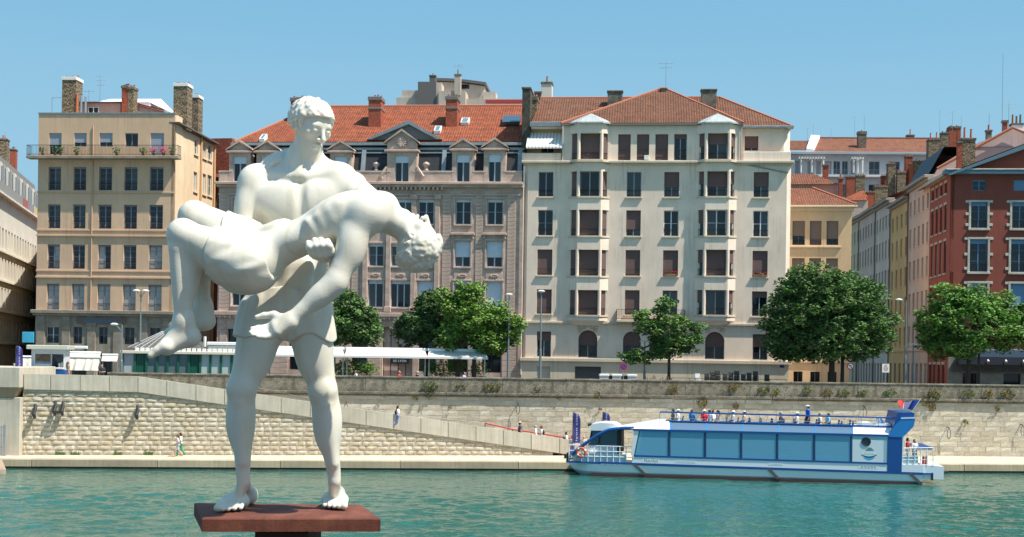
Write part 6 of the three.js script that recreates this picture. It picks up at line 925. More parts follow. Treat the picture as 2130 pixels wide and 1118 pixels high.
// ---------------------------------------------------------------- railings, stacked chairs, stakes and bins before the cream house
{
  reseed(71);
  const R = new Frame(1395, 109, 1636, 109.4, STREET), g = thing('street_railing', 'thin dark railing along the pavement before the cream house', 'railing'); R.put(g); for (let x = 0; x <= R.W; x += R.W / 6) { const p = new MB(); p.cyl(x, 0, 1.15, 0, .025, .025, 6); p.build('post', M.iron, g); } for (const y of [.6, 1.12]) { const r = new MB(); r.tube([[0, y, 0], [R.W, y, 0]], .02, 6); r.build('rail', M.iron, g); }
  const chairs = (label, px, n, white) => { const f = at(px, CY, 110.3), o = thing('chair_stack', label, 'chairs', 'stacked terrace chairs'); o.position.set(f.x, STREET, f.z); const m = white ? M.offwhite : mat([.035, .038, .045], .5), m2 = white ? M.white : mat([.14, .145, .16], .6, { map: rep(TX.pise, 2) }); for (let k = 0; k < n; k++) { const q = new MB(), y = .42 + k * .13, z = k * .02; q.cbox(-.21, .21, y, y + .04, -.2 + z, .2 + z, .015); q.box(-.2, .2, y + .16, y + .44, -.24 + z, -.21 + z); q.build('seat', m2, o); } for (const x of [-.2, .2]) for (const z of [-.2, .18]) { const l = new MB(); l.cyl(x, 0, .42 + n * .13 + (z < 0 ? .35 : 0), z, .018, .018, 5); l.build('leg', m, o); } };
  chairs('white chair stack at the railing\'s left end, before the cream house', 1452, 6, true); [1472, 1484, 1494, 1510, 1522, 1534, 1548, 1560, 1573].forEach((px, i) => chairs('dark stack of terrace chairs before the cream house', px, 6 + (i * 7) % 3)); chairs('dark chair stack standing apart at the right of the others', 1597, 6);
  const st = new Frame(1345, 109.5, 1402, 109.6, STREET), so = thing('stake_fence', 'low fence of upright brown stakes under the small loose tree', 'fence'); st.put(so); for (let x = 0; x < st.W; x += .16) { const p = new MB(), h = rr(.95, 1.35), l = rr(-.08, .08); p.tube([[x, 0, 0], [x + l, h, rr(-.05, .05)]], [.045, .035], 6); p.build('stake', mat([rr(.16, .24), .13, .08], .9), so); }
  [['white planter nearest the garage door', 1257], ['white planter beside the dark crate', 1283], ['white planter right of the no-parking sign', 1315]].forEach(([l, px]) => { const c = at(px, CY, 109), o = thing('white_planter', l, 'planter', 'planters by the garage'); o.position.set(c.x, STREET, c.z); const b = new MB(); b.hex([[-.28, 0, .25], [.28, 0, .25], [.28, 0, -.25], [-.28, 0, -.25]], [[-.38, 1.25, .3], [.38, 1.25, .3], [.38, 1.25, -.3], [-.38, 1.25, -.3]]); b.build('tub', M.offwhite, o); const r = new MB(); r.cbox(-.42, .42, 1.2, 1.36, -.34, .34, .03); r.build('rim', M.white, o); });
  [['dark slatted crate between white planters', 1270], ['dark slatted crate under the no-parking sign', 1299]].forEach(([l, px]) => { const c = at(px, CY, 109.1), o = thing('dark_crate', l, 'crate', 'crates by the garage'); o.position.set(c.x, STREET, c.z); for (let k = 0; k < 6; k++) { const b = new MB(); b.cbox(-.3 + k * .1, -.22 + k * .1, 0, 1.25, -.25, .25, .01); b.build('slat', M.dark, o); } });
}
// ---------------------------------------------------------------- bridge end at the picture's edge
{
  const f = new Frame(-260, 93.2, 43.5, 93.6, 0), g = thing('bridge_abutment', 'pale concrete bridge abutment and deck edge at the picture\'s left edge', 'bridge'); f.put(g); const X = (px, py = 800) => f.uv(px, py)[0], Y = (py) => f.uv(20, py)[1];
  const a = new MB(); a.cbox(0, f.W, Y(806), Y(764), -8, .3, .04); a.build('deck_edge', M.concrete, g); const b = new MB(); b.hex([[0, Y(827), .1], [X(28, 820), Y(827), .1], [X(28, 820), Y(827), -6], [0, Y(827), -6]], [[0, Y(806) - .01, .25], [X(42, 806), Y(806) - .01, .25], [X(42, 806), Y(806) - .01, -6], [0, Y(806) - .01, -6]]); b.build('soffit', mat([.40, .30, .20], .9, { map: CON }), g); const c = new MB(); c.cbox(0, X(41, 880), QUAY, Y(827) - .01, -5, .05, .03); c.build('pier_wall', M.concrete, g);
  const rl = new MB(); for (const py of [888, 905, 930, 944]) rl.box(X(-40, 900), X(18, 900), Y(py) - .02, Y(py) + .02, .6, .64); for (let px = -40; px <= 18; px += 8) rl.box(X(px, 915) - .02, X(px, 915) + .02, QUAY, Y(886), .58, .66); rl.box(X(14, 915) - .05, X(14, 915) + .1, QUAY, Y(883), .55, .7); rl.build('gate', mat([.30, .34, .38], .5, { metalness: .4 }), g);
  const pr = thing('river_pile', 'pinkish concrete pile tip standing in the water at the left edge', 'pile'), p = onY(-2, 985, 0); pr.position.set(p.x, 0, p.z); const q = new MB(); q.tube([[0, -1.5, 0], [0, .25, 0], [-.1, .9, 0]], [.42, .4, .22], 12); q.build('pile_body', mat([.50, .38, .30], .9, { map: CON }), pr);
}
// ---------------------------------------------------------------- iron fittings on the walls
{
  const ring = (f, px, py, label) => { const p = f.uv(px, py, .1), o = f.world(p[0], p[1], .1), g = thing('mooring_ring', label, 'mooring ring'); g.position.copy(o); g.rotation.y = f.yaw; const b = new MB(); b.tube([[0, .1, -.12], [0, .08, .25], [.02, -.06, .3]], .035, 6); b.build('hook', M.iron, g); const pts = []; for (let i = 0; i <= 16; i++) { const a = i / 16 * Math.PI * 2; pts.push([Math.sin(a) * .13, -.42 + Math.cos(a) * .42, .27 + .03 * Math.sin(a)]); } const r = new MB(); r.tube(pts, .022, 5); r.build('ring', M.iron, g); };
  ring(W, 1077, 841, 'hanging iron mooring ring on the wall above the ramp walkers'); ring(W, 1797, 848, 'iron mooring ring above the boat\'s stern deck'); ring(W, 1972, 892, 'large iron mooring ring right of the boat\'s stern'); ring(W, 2125, 886, 'iron mooring ring at the picture\'s right edge'); ring(W, 720, 840, 'iron mooring ring just right of the statue\'s knee');
  const br = (px, py, label, n) => { const p = S.uv(px, py, .2), o = S.world(p[0], p[1], .1), g = thing('iron_bracket', label, 'bracket'); g.position.copy(o); g.rotation.y = S.yaw; for (let i = 0; i < n; i++) { const x = (i - (n - 1) / 2) * .52, b = new MB(); b.tube([[x, .55, .02], [x + .05, .2, .35], [x - .04, -.1, .5], [x, -.38, .3], [x - .1, -.3, .0]], [.1, .13, .15, .11, .08], 8); b.build('prong', M.iron, g); } if (n > 1) { const c = new MB(); c.tube([[-.3, -.12, .42], [0, -.22, .5], [.3, -.12, .42]], .1, 8); c.build('crossbar', M.iron, g); } };
  br(122, 852, 'black twin-pronged iron bracket on the rough stone wall', 2); br(72, 858, 'small dark bracket at the rough wall\'s left end', 1); br(285, 860, 'small dark bracket alone in the middle of the rough wall', 1);
  const hr = thing('ramp_handrail', 'red handrail along the wall at the lower end of the ramp', 'handrail'); W.put(hr); const P = [[1009, 881], [1066, 894], [1120, 902], [1175, 911], [1250, 924]].map(([x, y]) => [...W.uv(x, y, .35), .35]); const b = new MB(); b.tube(P, .06, 6); b.build('rail', mat([.42, .06, .05], .6), hr); for (const q of P) { const c = new MB(); c.cyl(q[0], q[1] - .9, q[1], q[2], .03, .03, 6); c.build('post', M.iron, hr); }
  const h2 = thing('upper_handrail', 'thin dark handrail on the embankment wall along the upper ramp', 'handrail'); W.put(h2); const P2 = [[500, 800], [740, 848], [860, 864], [1005, 881]].map(([x, y]) => [...W.uv(x, y, .15), .15]); const b2 = new MB(); b2.tube(P2, .022, 5); b2.build('rail', M.steel, h2);
}
// ---------------------------------------------------------------- people
const SKIN = mat([.46, .26, .17], .6), HAIRS = [mat([.03, .02, .015], .7), mat([.10, .06, .03], .7), mat([.30, .20, .10], .7), mat([.35, .34, .32], .7)];
function bodyFields(pose) {
  const p = (x, y, z) => V(x, y, z), J = {};
  if (pose === 'sit') { J.hip = .47; J.sh = 1.0; J.hd = 1.2; J.leg = [[p(.09, .47, 0), p(.11, .50, .42), p(.11, .08, .46)], [p(-.09, .47, 0), p(-.11, .50, .40), p(-.1, .08, .38)]]; J.arm = [[p(.18, .97, 0), p(.23, .7, .06), p(.14, .6, .28)], [p(-.18, .97, 0), p(-.23, .7, .06), p(-.15, .6, .27)]]; J.tz = -.02; }
  else if (pose === 'walk') { J.hip = .93; J.sh = 1.43; J.hd = 1.62; J.leg = [[p(.09, .92, 0), p(.1, .5, .17), p(.1, .09, .22)], [p(-.09, .92, 0), p(-.1, .5, -.04), p(-.1, .14, -.32)]]; J.arm = [[p(.19, 1.40, 0), p(.24, 1.14, -.1), p(.23, .9, -.02)], [p(-.19, 1.40, 0), p(-.24, 1.14, .06), p(-.21, .93, .2)]]; J.tz = .02; }
  else if (pose === 'phone') { J.hip = .93; J.sh = 1.43; J.hd = 1.62; J.leg = [[p(.09, .92, 0), p(.1, .5, .02), p(.1, .08, 0)], [p(-.09, .92, 0), p(-.1, .5, .02), p(-.1, .08, -.02)]]; J.arm = [[p(.19, 1.40, 0), p(.25, 1.12, .02), p(.1, 1.1, .24)], [p(-.19, 1.40, 0), p(-.25, 1.12, .02), p(-.08, 1.14, .24)]]; J.tz = 0; }
  else { J.hip = .93; J.sh = 1.43; J.hd = 1.62; J.leg = [[p(.09, .92, 0), p(.11, .5, .02), p(.12, .08, 0)], [p(-.09, .92, 0), p(-.11, .5, .02), p(-.12, .08, -.02)]]; J.arm = [[p(.19, 1.40, 0), p(.24, 1.13, -.02), p(.23, .88, .06)], [p(-.19, 1.40, 0), p(-.24, 1.13, -.02), p(-.23, .88, .06)]]; J.tz = 0; }
  const tors = (f, o) => { f.ell(p(0, J.hip + .02, 0), .165 + o, .13 + o, .12 + o, .05); f.ell(p(0, (J.hip + J.sh) / 2, J.tz), .145 + o, .24 + o, .10 + o, .06); f.ell(p(0, J.sh - .1, J.tz), .175 + o, .16 + o, .115 + o, .06); f.cone(p(-.14, J.sh - .02, J.tz), .065 + o, p(.14, J.sh - .02, J.tz), .065 + o, .05); };
  const body = new Field(); tors(body, 0); body.cone(p(0, J.sh, J.tz), .06, p(0, J.sh + .1, J.tz + .01), .055, .04); body.ell(p(0, J.hd + .02, J.tz + .02), .078, .115, .098, .02); body.cone(p(0, J.hd - .05, J.tz + .06), .05, p(0, J.hd - .075, J.tz + .075), .035, .03); body.cone(p(0, J.hd + .01, J.tz + .11), .014, p(0, J.hd - .025, J.tz + .125), .018, .012);
  for (const L of J.leg) { body.cone(L[0], .085, L[1], .06, .05); body.cone(L[1], .06, L[2], .042, .03); body.cone(L[2].clone().add(p(0, -.03, -.03)), .042, L[2].clone().add(p(0, -.045, .16)), .035, .03); }
  for (const A of J.arm) { body.cone(A[0], .052, A[1], .042, .04); body.cone(A[1], .042, A[2], .03, .02); const dir = A[2].clone().sub(A[1]).normalize(), h = A[2].clone().addScaledVector(dir, .07); body.cone(A[2], .032, h, .035, .02); for (let k = -1.5; k < 2; k++) body.cone(h.clone().add(p(0, 0, k * .017)), .012, h.clone().addScaledVector(dir, .075 - Math.abs(k) * .008).add(p(0, -.01, k * .019)), .009, .008); body.cone(A[2].clone().add(p(0, 0, .02)), .013, h.clone().addScaledVector(dir, .01).add(p(0, 0, .055)), .011, .008); }
  const shirt = new Field(); tors(shirt, .014); for (const A of J.arm) shirt.cone(A[0], .068, A[0].clone().lerp(A[1], .75), .062, .04);
  const long = new Field(), short = new Field(); for (const [f, t] of [[long, 1], [short, .0]]) { f.ell(p(0, J.hip + .01, 0), .178, .14, .134, .05); for (const L of J.leg) { f.cone(L[0], .1, L[1].clone().lerp(L[0], t ? 0 : .15), .078, .05); if (t) f.cone(L[1], .078, L[2], .062, .03); } }
  const hair = new Field(); hair.ell(p(0, J.hd + .045, J.tz - .005), .09, .108, .105, .02); hair.ell(p(0, J.hd - .01, J.tz - .05), .083, .1, .07, .03); const lh = new Field(); lh.ps = hair.ps.slice(); lh.cone(p(0, J.hd, J.tz - .07), .08, p(0, J.hd - .26, J.tz - .1), .07, .04); const cut = (d, x, y, z) => Math.max(d, Math.min((z - J.tz - .055), (J.hd + .055 - y) < 0 ? -1 : 1));
  const hat = new Field(); hat.ell(p(0, J.hd + .09, J.tz), .1, .075, .112, .02); hat.ell(p(0, J.hd + .075, J.tz + .02), .15, .016, .165, .01);
  const cap = new Field(); cap.ell(p(0, J.hd + .085, J.tz), .093, .065, .11, .02); cap.ell(p(0, J.hd + .075, J.tz + .13), .07, .014, .08, .02);
  const bag = new Field(); bag.ell(p(0, J.sh - .22, J.tz - .19), .13, .2, .09, .03);
  const clipS = (d, x, y) => Math.max(d, J.hip - .12 - y, y - J.sh - .055), clipL = (d, x, y) => Math.max(d, pose === 'sit' ? y - J.hip - .14 : y - J.hip - .08);
  const h = .022, o = { fastNormals: true };
  return { J, body: body.mesh(h, o), shirt: shirt.mesh(h, { ...o, post: clipS }), long: long.mesh(h, { ...o, post: clipL }), short: short.mesh(h, { ...o, post: clipL }), hair: hair.mesh(.018, { ...o, post: (d, x, y, z) => Math.max(d, (z - J.tz - .06) - Math.max(0, (y - J.hd - .06)) * 3) }), longHair: lh.mesh(.02, { ...o, post: (d, x, y, z) => Math.max(d, (z - J.tz - .06) - Math.max(0, (y - J.hd - .06)) * 3) }), hat: hat.mesh(.014, o), cap: cap.mesh(.014, o), bag: bag.mesh(.022, o) };
}
const POSES = {}; for (const k of ['stand', 'walk', 'sit', 'phone']) POSES[k] = bodyFields(k);
const clothM = new Map(); const clothOf = (c) => { const k = c.join(); if (!clothM.has(k)) clothM.set(k, mat(c, .85)); return clothM.get(k); };
// pos: feet on the ground (for sit: the floor under the feet)
function person(label, pos, yaw, o = {}) {
  const P = POSES[o.pose ?? 'stand'], g = thing('person', label, 'person', o.group); g.position.copy(pos); g.rotation.y = yaw; const s = (o.h ?? 1.72) / 1.74; g.scale.setScalar(s);
  const b = mesh('body', P.body, SKIN, g); mesh('shirt', P.shirt, clothOf(o.top ?? [.6, .6, .6]), b); mesh(o.shorts ? 'shorts' : 'trousers', o.shorts ? P.short : P.long, clothOf(o.bottom ?? [.05, .06, .1]), b); mesh('hair', o.long ? P.longHair : P.hair, HAIRS[o.hair ?? 0], b);
  if (o.hat) mesh('hat', P.hat, clothOf(o.hat), b); if (o.cap) mesh('cap', P.cap, clothOf(o.cap), b); if (o.bag) mesh('backpack', P.bag, clothOf(o.bag), b); return g;
}
{
  const R = -Math.PI / 2, Lr = Math.PI / 2, q1 = onY(369, 951, QUAY), q2 = onY(375, 949.5, QUAY);
  person('person in pink-white top and shorts walking on the quay under the rough wall', q1, R + .2, { pose: 'walk', top: [.70, .62, .60], bottom: [.45, .50, .60], shorts: true, h: 1.62, hair: 1, long: true });
  person('person in white top and green trousers walking beside a companion on the quay', q2, R, { pose: 'walk', top: [.75, .75, .75], bottom: [.02, .28, .14], h: 1.7, hair: 0 });
  const onRamp = (px, d = 100.6) => { const t = S.uv(px, rampTop(px), .16), p = at(px, CY, d); return V(p.x, Math.max(QUAY + .02, t[1] + S.o.y - 1.0), p.z); };
  person('long-haired walker in white top with a dark bag, alone on the upper ramp', onRamp(829, 99.2), Lr, { pose: 'walk', top: [.72, .73, .78], bottom: [.12, .2, .45], long: true, hair: 0, bag: [.03, .03, .04], h: 1.68 });
  person('man in navy shirt and straw hat walking on the lower ramp', onRamp(1083, 101.6), Lr, { pose: 'walk', top: [.02, .03, .09], bottom: [.03, .04, .1], hat: [.55, .42, .2], h: 1.8 });
  person('man in white shirt and pale trousers on the lower ramp', onRamp(1116, 101.8), Lr, { pose: 'stand', top: [.75, .74, .72], bottom: [.6, .6, .58], hair: 3 });
  person('person in white vest with black straps next to the man in white on the ramp', onRamp(1128, 102.3), R, { pose: 'stand', top: [.6, .58, .58], bottom: [.3, .25, .35], hair: 1, bag: [.02, .02, .02] });
  person('person with black backpack near the flag at the foot of the ramp', V(at(1180, CY, 102).x, QUAY + .02, -102), Lr, { pose: 'walk', top: [.55, .62, .66], bottom: [.5, .5, .5], bag: [.02, .02, .025], h: 1.8 });
  person('person standing half behind the taller purple flag on the quay', V(at(1193, CY, 99).x, QUAY + .02, -99), .4, { pose: 'stand', top: [.3, .3, .34], bottom: [.1, .12, .25], h: 1.7 });
  person('person in sleeveless white top between the flags on the quay', V(at(1217, CY, 98.5).x, QUAY + .02, -98.5), -.3, { pose: 'stand', top: [.6, .55, .52], bottom: [.5, .48, .45], hair: 3, h: 1.7 });
  const st = (px, d) => V(at(px, CY, d).x, STREET, -d);
  person('person in brown top and blue jeans standing at the kiosk\'s right side', st(141, 101.5), Lr + .4, { top: [.20, .12, .07], bottom: [.2, .27, .42], hair: 1, long: true, h: 1.75 });
  person('attendant in blue shirt inside the ticket kiosk', st(116, 104), .2, { top: [.12, .2, .35], bottom: [.05, .05, .08], hair: 0, h: 1.68 });
  person('dark-clothed person sitting on the wall before the canvas screen', st(212, 100.8), 0, { pose: 'phone', top: [.035, .035, .05], bottom: [.03, .03, .035], hair: 0, h: 1.6 });
  [['seated terrace guest in pale top just right of the statue\'s leg', 693, [.6, .5, .45]], ['seated terrace guest in white before the first shrub', 740, [.7, .7, .7]], ['seated terrace guest in red before the dark doorway', 831, [.45, .02, .03]], ['seated terrace guest in black beside the one in red', 868, [.03, .03, .03]], ['seated terrace guest in lilac beside the dark trunk', 966, [.4, .38, .6]]].forEach(([l, px, c], i) => person(l, st(px, 107.6), (i % 2 ? -1 : 1) * 1.1, { pose: 'sit', top: c, hair: i % 4, h: 1.8 }));
  // chairs for them
  [693, 740, 831, 868, 966].forEach((px, i) => { const c = thing('terrace_chair', ['terrace chair just right of the statue\'s leg', 'terrace chair before the first shrub', 'terrace chair under the guest in red', 'terrace chair under the guest in black', 'terrace chair beside the dark trunk'][i], 'chair'); c.position.copy(st(px, 107.6)); c.rotation.y = (i % 2 ? -1 : 1) * 1.1; const s = new MB(); s.cbox(-.2, .2, .36, .4, -.2, .2, .01); s.build('seat', M.iron, c); const k = new MB(); k.cbox(-.2, .2, .55, .85, -.22, -.19, .01); k.build('backrest', M.iron, c); for (const x of [-.18, .18]) for (const z of [-.2, .18]) { const l = new MB(); l.cyl(x, 0, z < 0 ? .6 : .37, z, .015, .015, 5); l.build('leg', M.iron, c); } });
}
// ---------------------------------------------------------------- river boat
{
  reseed(81);
  const f = new Frame(1178, 91.4, 1965, 87.4, 0), b = thing('river_tour_boat', 'long white and blue glass-sided river tour boat moored along the quay', 'boat'); f.put(b);
  const BE = 4.9, W_ = mat([.74, .77, .80], .28), blue = mat([.010, .075, .27], .3), sky = mat([.02, .20, .52], .35), boot = mat([.07, .03, .028], .6), glass = new THREE.MeshPhysicalMaterial({ color: L2(.22, .55, .75), roughness: .06, transmission: .42, thickness: 0 }), roofG = mat([.10, .17, .26], .12), blk = M.dark;
  const z4 = (X, Y, z = 0) => f.uv(1160 + X / 4.841, 820 + Y / 4.841, z), z5 = (X, Y, z = 0) => f.uv(1560 + X / 4.841, 810 + Y / 4.841, z);
  const part = (name, m, pts, z1, z0, parent = b) => { const q = new MB(); q.prism(pts, z0, z1); return q.build(name, m, parent); };
  // hull with tapered bow, built from stations
  const hs = [[z4(90, 690)[0], .5, .02, .9], [z4(140, 740)[0], .22, .35, .55], [z4(210, 775)[0], -.05, .7, .25], [z4(300, 810)[0], -.4, .92, 0], [z4(420, 810)[0], -.5, 1, 0], [z5(1600, 900)[0], -.5, 1, 0], [z5(1745, 900)[0], -.5, 1, 0]];
  const yDeck = (x) => { const a = z4(90, 682), c = z5(1745, 850), t = (x - a[0]) / (c[0] - a[0]); return a[1] + (c[1] - a[1]) * t; };
  { const q = new MB(), st = hs.map(([x, yb, w]) => { const m = -BE / 2, h = BE / 2 * (.35 + .65 * w), yt = yDeck(x) - .1; return [[x, yt, m + h], [x, Math.max(yb + .15, yt * .35), m + h * (.86 + .12 * w)], [x, yb, m + h * .6], [x, yb, m - h * .6], [x, Math.max(yb + .15, yt * .35), m - h * (.86 + .12 * w)], [x, yt, m - h]]; }); for (let i = 0; i < st.length - 1; i++) { for (let k = 0; k < 5; k++) q.quad(st[i][k], st[i][k + 1], st[i + 1][k + 1], st[i + 1][k]); q.quad(st[i][5], st[i][0], st[i + 1][0], st[i + 1][5]); } for (let k = 1; k < 5; k++) { q.tri(st[0][0], st[0][k + 1], st[0][k]); q.tri(st[6][0], st[6][k], st[6][k + 1]); } q.build('hull', W_, b);
    const bt = new MB(); bt.box(hs[3][0] + .2, hs[6][0] - .1, -.5, .11, -BE + .2, -.03 + .05); bt.build('boot_stripe', boot, b); }
  const stripe = (a, c, t, m, name, z = .06, dz = .12) => { const q = new MB(); q.prism([[a[0], a[1] - t], [c[0], c[1] - t], [c[0], c[1] + t], [a[0], a[1] + t]], -.1, z); return q.build(name, m, b); };
  stripe(z4(420, 692), z5(1745, 852), .07, blue, 'rub_rail'); part('bow_rub_rail', blue, [z4(85, 692), z4(85, 676), z4(430, 688), z4(430, 704)], -.02, -.5);
  for (const [x, y] of [[745, 708]]) part('fender_strip', mat([.10, .09, .08], .5), [z4(x, y), z4(x + 40, y), z4(x + 145, y + 92), z4(x + 105, y + 92)], .07, -.02); part('fender_strip', mat([.10, .09, .08], .5), [z5(165, 800), z5(205, 800), z5(308, 905), z5(268, 905)], .07, -.02); part('fender_strip', mat([.10, .09, .08], .5), [z5(1590, 848), z5(1630, 848), z5(1745, 955), z5(1705, 955)], .07, -.02);
  // white lower side panel and stripe under the windows
  part('side_panel', W_, [z4(745, 705), z5(1385, 828), z5(1385, 752), z4(765, 628)], .03, -BE); part('inner_floor', mat([.10, .10, .11], .7), [z4(800, 640), z5(1380, 765), z5(1380, 752), z4(800, 628)], -.05, -BE + .05); stripe(z4(765, 624), z5(1385, 750), .06, blue, 'window_sill_stripe');
  // glazing: posts and panes
  const posts = [[1392.4, 0], [1467, 0], [1542, 0], [1617, 0], [1694, 0], [1771.7, 0]], topAt = (px) => 893.5 + (px - 1317) * .0272, botAt = (px) => 948.0 + (px - 1317) * .0308, edges = [1322, ...posts.map((p) => p[0])];
  for (const z of [0, -BE + .06]) for (let i = 0; i < 6; i++) { const a = edges[i] + (i ? 1.4 : 0), c = edges[i + 1] - 1.4, P = i ? [[a, botAt(a)], [c, botAt(c)], [c, topAt(c)], [a, topAt(a)]] : [[1320, botAt(a)], [c, botAt(c)], [c, topAt(c)], [1331, topAt(a)]]; const o = part('window_pane', glass, P.map(([x, y]) => f.uv(x, y)), z, z - .03); if (z === 0) { const fr = new MB(), Q_ = P.map(([x, y]) => f.uv(x, y)); for (let k = 0; k < 4; k++) { const u = Q_[k], v = Q_[(k + 1) % 4]; fr.tube([[u[0], u[1], .005], [v[0], v[1], .005]], .035, 5); } fr.build('window_frame', blk, o); } }
  for (const [px] of posts) for (const z of [.03, -BE + .06]) part('window_post', blue, [[px - 1.8, botAt(px)], [px + 1.8, botAt(px)], [px + 1.8, topAt(px)], [px - 1.8, topAt(px)]].map(([x, y]) => f.uv(x, y)), z, z - .1);
  part('bow_glazing_frame', W_, [z4(735, 620), z4(775, 620), z4(825, 375), z4(770, 375)], .02, -.1);
  part('roof_beam', blue, [z4(760, 372), z5(1400, 478), z5(1400, 458), z4(755, 350)], .07, -BE);
  // roof: sloped glass band, white ends, flat deck
  const slope = (name, m, a, bq, c, d) => { const q = new MB(), A = z4(...a), B = z4(...bq), C = z4(...c), D = z4(...d); return q; };
  const band = (name, m, p0, p1, p2, p3, dz) => { const q = new MB(); q.quad([...p0, .05], [...p1, .05], [...p2, dz], [...p3, dz]); q.quad([p0[0], p0[1], -BE - .05], [p3[0], p3[1], -BE - dz], [p2[0], p2[1], -BE - dz], [p1[0], p1[1], -BE - .05]); return q.build(name, m, b); };
  const tb = (px) => 878.0 + (px - 1397) * .0262, bb = (px) => 892.3 + (px - 1317) * .0272, rp = (px, fn, z) => f.uv(px, fn(px), z);
  const rb = [1395, 1470, 1545, 1620, 1697, 1774]; for (let i = 0; i < 5; i++) band('roof_pane', roofG, rp(rb[i] + .9, bb, 0), rp(rb[i + 1] - .9, bb, 0), rp(rb[i + 1] - .9, tb, -.7), rp(rb[i] + .9, tb, -.7), -.7);
  rb.forEach((px) => band('roof_rib', sky, rp(px - 1.4, bb, 0), rp(px + 1.4, bb, 0), rp(px + 1.4, tb, -.66), rp(px - 1.4, tb, -.66), -.66));
  { const P = (px, y, z) => [...f.uv(px, y, z), z], q = new MB(), A = P(1316, 892.5, .05), Bp = P(1393.6, bb(1393.6), .05), C = P(1393.6, tb(1393.6), -.7), D = P(1366, 876.5, -.7), E = P(1325, 884, -.4), F1 = P(1269, 893.5, -.3); q.quad(A, Bp, C, D); q.tri(A, D, E); q.tri(F1, A, E); const mir = (p) => [p[0], p[1], -BE - p[2]]; q.quad(mir(D), mir(C), mir(Bp), mir(A)); q.tri(mir(E), mir(D), mir(A)); q.quad(D, C, mir(C), mir(D)); q.quad(E, D, mir(D), mir(E)); q.quad(F1, E, mir(E), mir(F1)); q.build('front_roof', W_, b); const r = new MB(), a2 = P(1775.4, bb(1775.4), .05), b2 = P(1850, 906.5, .05), c2 = P(1853, 889.5, -.7), d2 = P(1775.4, tb(1775.4), -.7); r.quad(a2, b2, c2, d2); r.quad(mir(d2), mir(c2), mir(b2), mir(a2)); r.quad(d2, c2, mir(c2), mir(d2)); r.build('rear_roof', W_, b); const dk = new MB(), u0 = P(1393.6, tb(1393.6), -.7), u1 = P(1775.4, tb(1775.4), -.7); for (const w of [u0, u1]) w[1] -= .5; const bw = new MB(); bw.quad([u0[0], u0[1], -.7], [u1[0], u1[1], -.7], [u1[0], u1[1] + .5, -.7], [u0[0], u0[1] + .5, -.7]); bw.quad(mir([u0[0], u0[1], -.7]), mir([u0[0], u0[1] + .5, -.7]), mir([u1[0], u1[1] + .5, -.7]), mir([u1[0], u1[1], -.7])); bw.quad([u0[0], u0[1], -.7], [u0[0], u0[1] + .5, -.7], mir([u0[0], u0[1] + .5, -.7]), mir([u0[0], u0[1], -.7])); bw.quad([u1[0], u1[1], -.7], mir([u1[0], u1[1], -.7]), mir([u1[0], u1[1] + .5, -.7]), [u1[0], u1[1] + .5, -.7]); bw.build('deck_bulwark', W_, b); dk.quad([u0[0], u0[1] + .005, u0[2]], [u1[0], u1[1] + .005, u1[2]], mir([u1[0], u1[1] + .005, u1[2]]), mir([u0[0], u0[1] + .005, u0[2]])); dk.quad([u0[0], u0[1] - .15, u0[2]], mir([u0[0], u0[1] - .15, u0[2]]), mir([u1[0], u1[1] - .15, u1[2]]), [u1[0], u1[1] - .15, u1[2]]); dk.build('sun_deck', mat([.30, .36, .40], .7), b);
    const rl = new MB(); rl.tube([P(1393, tb(1393) - 1.2, -.65), P(1855, 888, -.65)], .05, 6); rl.build('roof_edge_rail', blue, b); }
  // top deck railing
  const rail = (z) => { const q = new MB(), a = [...f.uv(1373, 857.6, z), z], c = [...f.uv(1864, 870, z), z]; q.tube([a, c], .055, 6); const o = q.build('deck_rail', blue, b); const n = 14; for (let i = 0; i <= n; i++) { const t = i / n, x = a[0] + (c[0] - a[0]) * t, y = a[1] + (c[1] - a[1]) * t, s = new MB(); s.cyl(x, y - .82, y, z, .02, .02, 5); s.build('stanchion', M.steel, o); } const m = new MB(); m.tube([[a[0], a[1] - .4, z], [c[0], c[1] - .4, z]], .012, 4); m.build('wire', M.steel, o); }; rail(-.75); rail(-BE + .75);
  // deck seats: each a shell on a leg
  const deckY = (x) => { const u = f.uv(1393.6, tb(1393.6), -.7), v = f.uv(1775.4, tb(1775.4), -.7); return u[1] - .5 + (v[1] - u[1]) * (x - u[0]) / (v[0] - u[0]); };
  const seatG = cached('dseat', () => { const q = new MB(); q.cbox(-.2, .2, .38, .44, -.2, .2, .02); q.hex([[-.24, .42, .19], [-.19, .42, .19], [-.19, .42, -.19], [-.24, .42, -.19]], [[-.3, .82, .17], [-.25, .82, .17], [-.25, .82, -.17], [-.3, .82, -.17]]); q.cyl(0, 0, .38, 0, .04, .04, 6); return q.geometry(); }), sm = mat([.012, .045, .22], .5);
  const x0 = f.uv(1412, 875, -1)[0], x1 = f.uv(1785, 885, -1)[0]; for (let x = x0; x < x1; x += .78) for (const z of [-1.15, -1.7, -3.1, -3.65]) { const s = mesh('deck_seat', seatG, sm, b, x + rr(-.03, .03), deckY(x) + .01, z); s.scale.x = -1; }
  // wheelhouse
  const WZ = -.9, wd = 3.0, wp = (X, Y) => z4(X, Y, WZ); part('wheelhouse_base', W_, [wp(310, 690), wp(620, 700), wp(620, 535), wp(320, 520)], WZ, WZ - wd); part('wheelhouse_glass', mat([.05, .10, .13], .08), [wp(325, 520), wp(600, 527), wp(600, 372), wp(350, 368)], WZ, WZ - wd); part('wheelhouse_post', blk, [wp(600, 600), wp(640, 602), wp(640, 368), wp(600, 368)], WZ + .05, WZ - wd); { const q = new MB(), T = [[315, 520, 345, 368], [415, 522, 430, 368]]; for (const [a, y0, c, y1] of T) q.tube([[...wp(a, y0), WZ + .02], [...wp(c, y1), WZ + .02]], .06, 5); q.build('window_bars', blk, b).userData.kind = 'stuff'; }
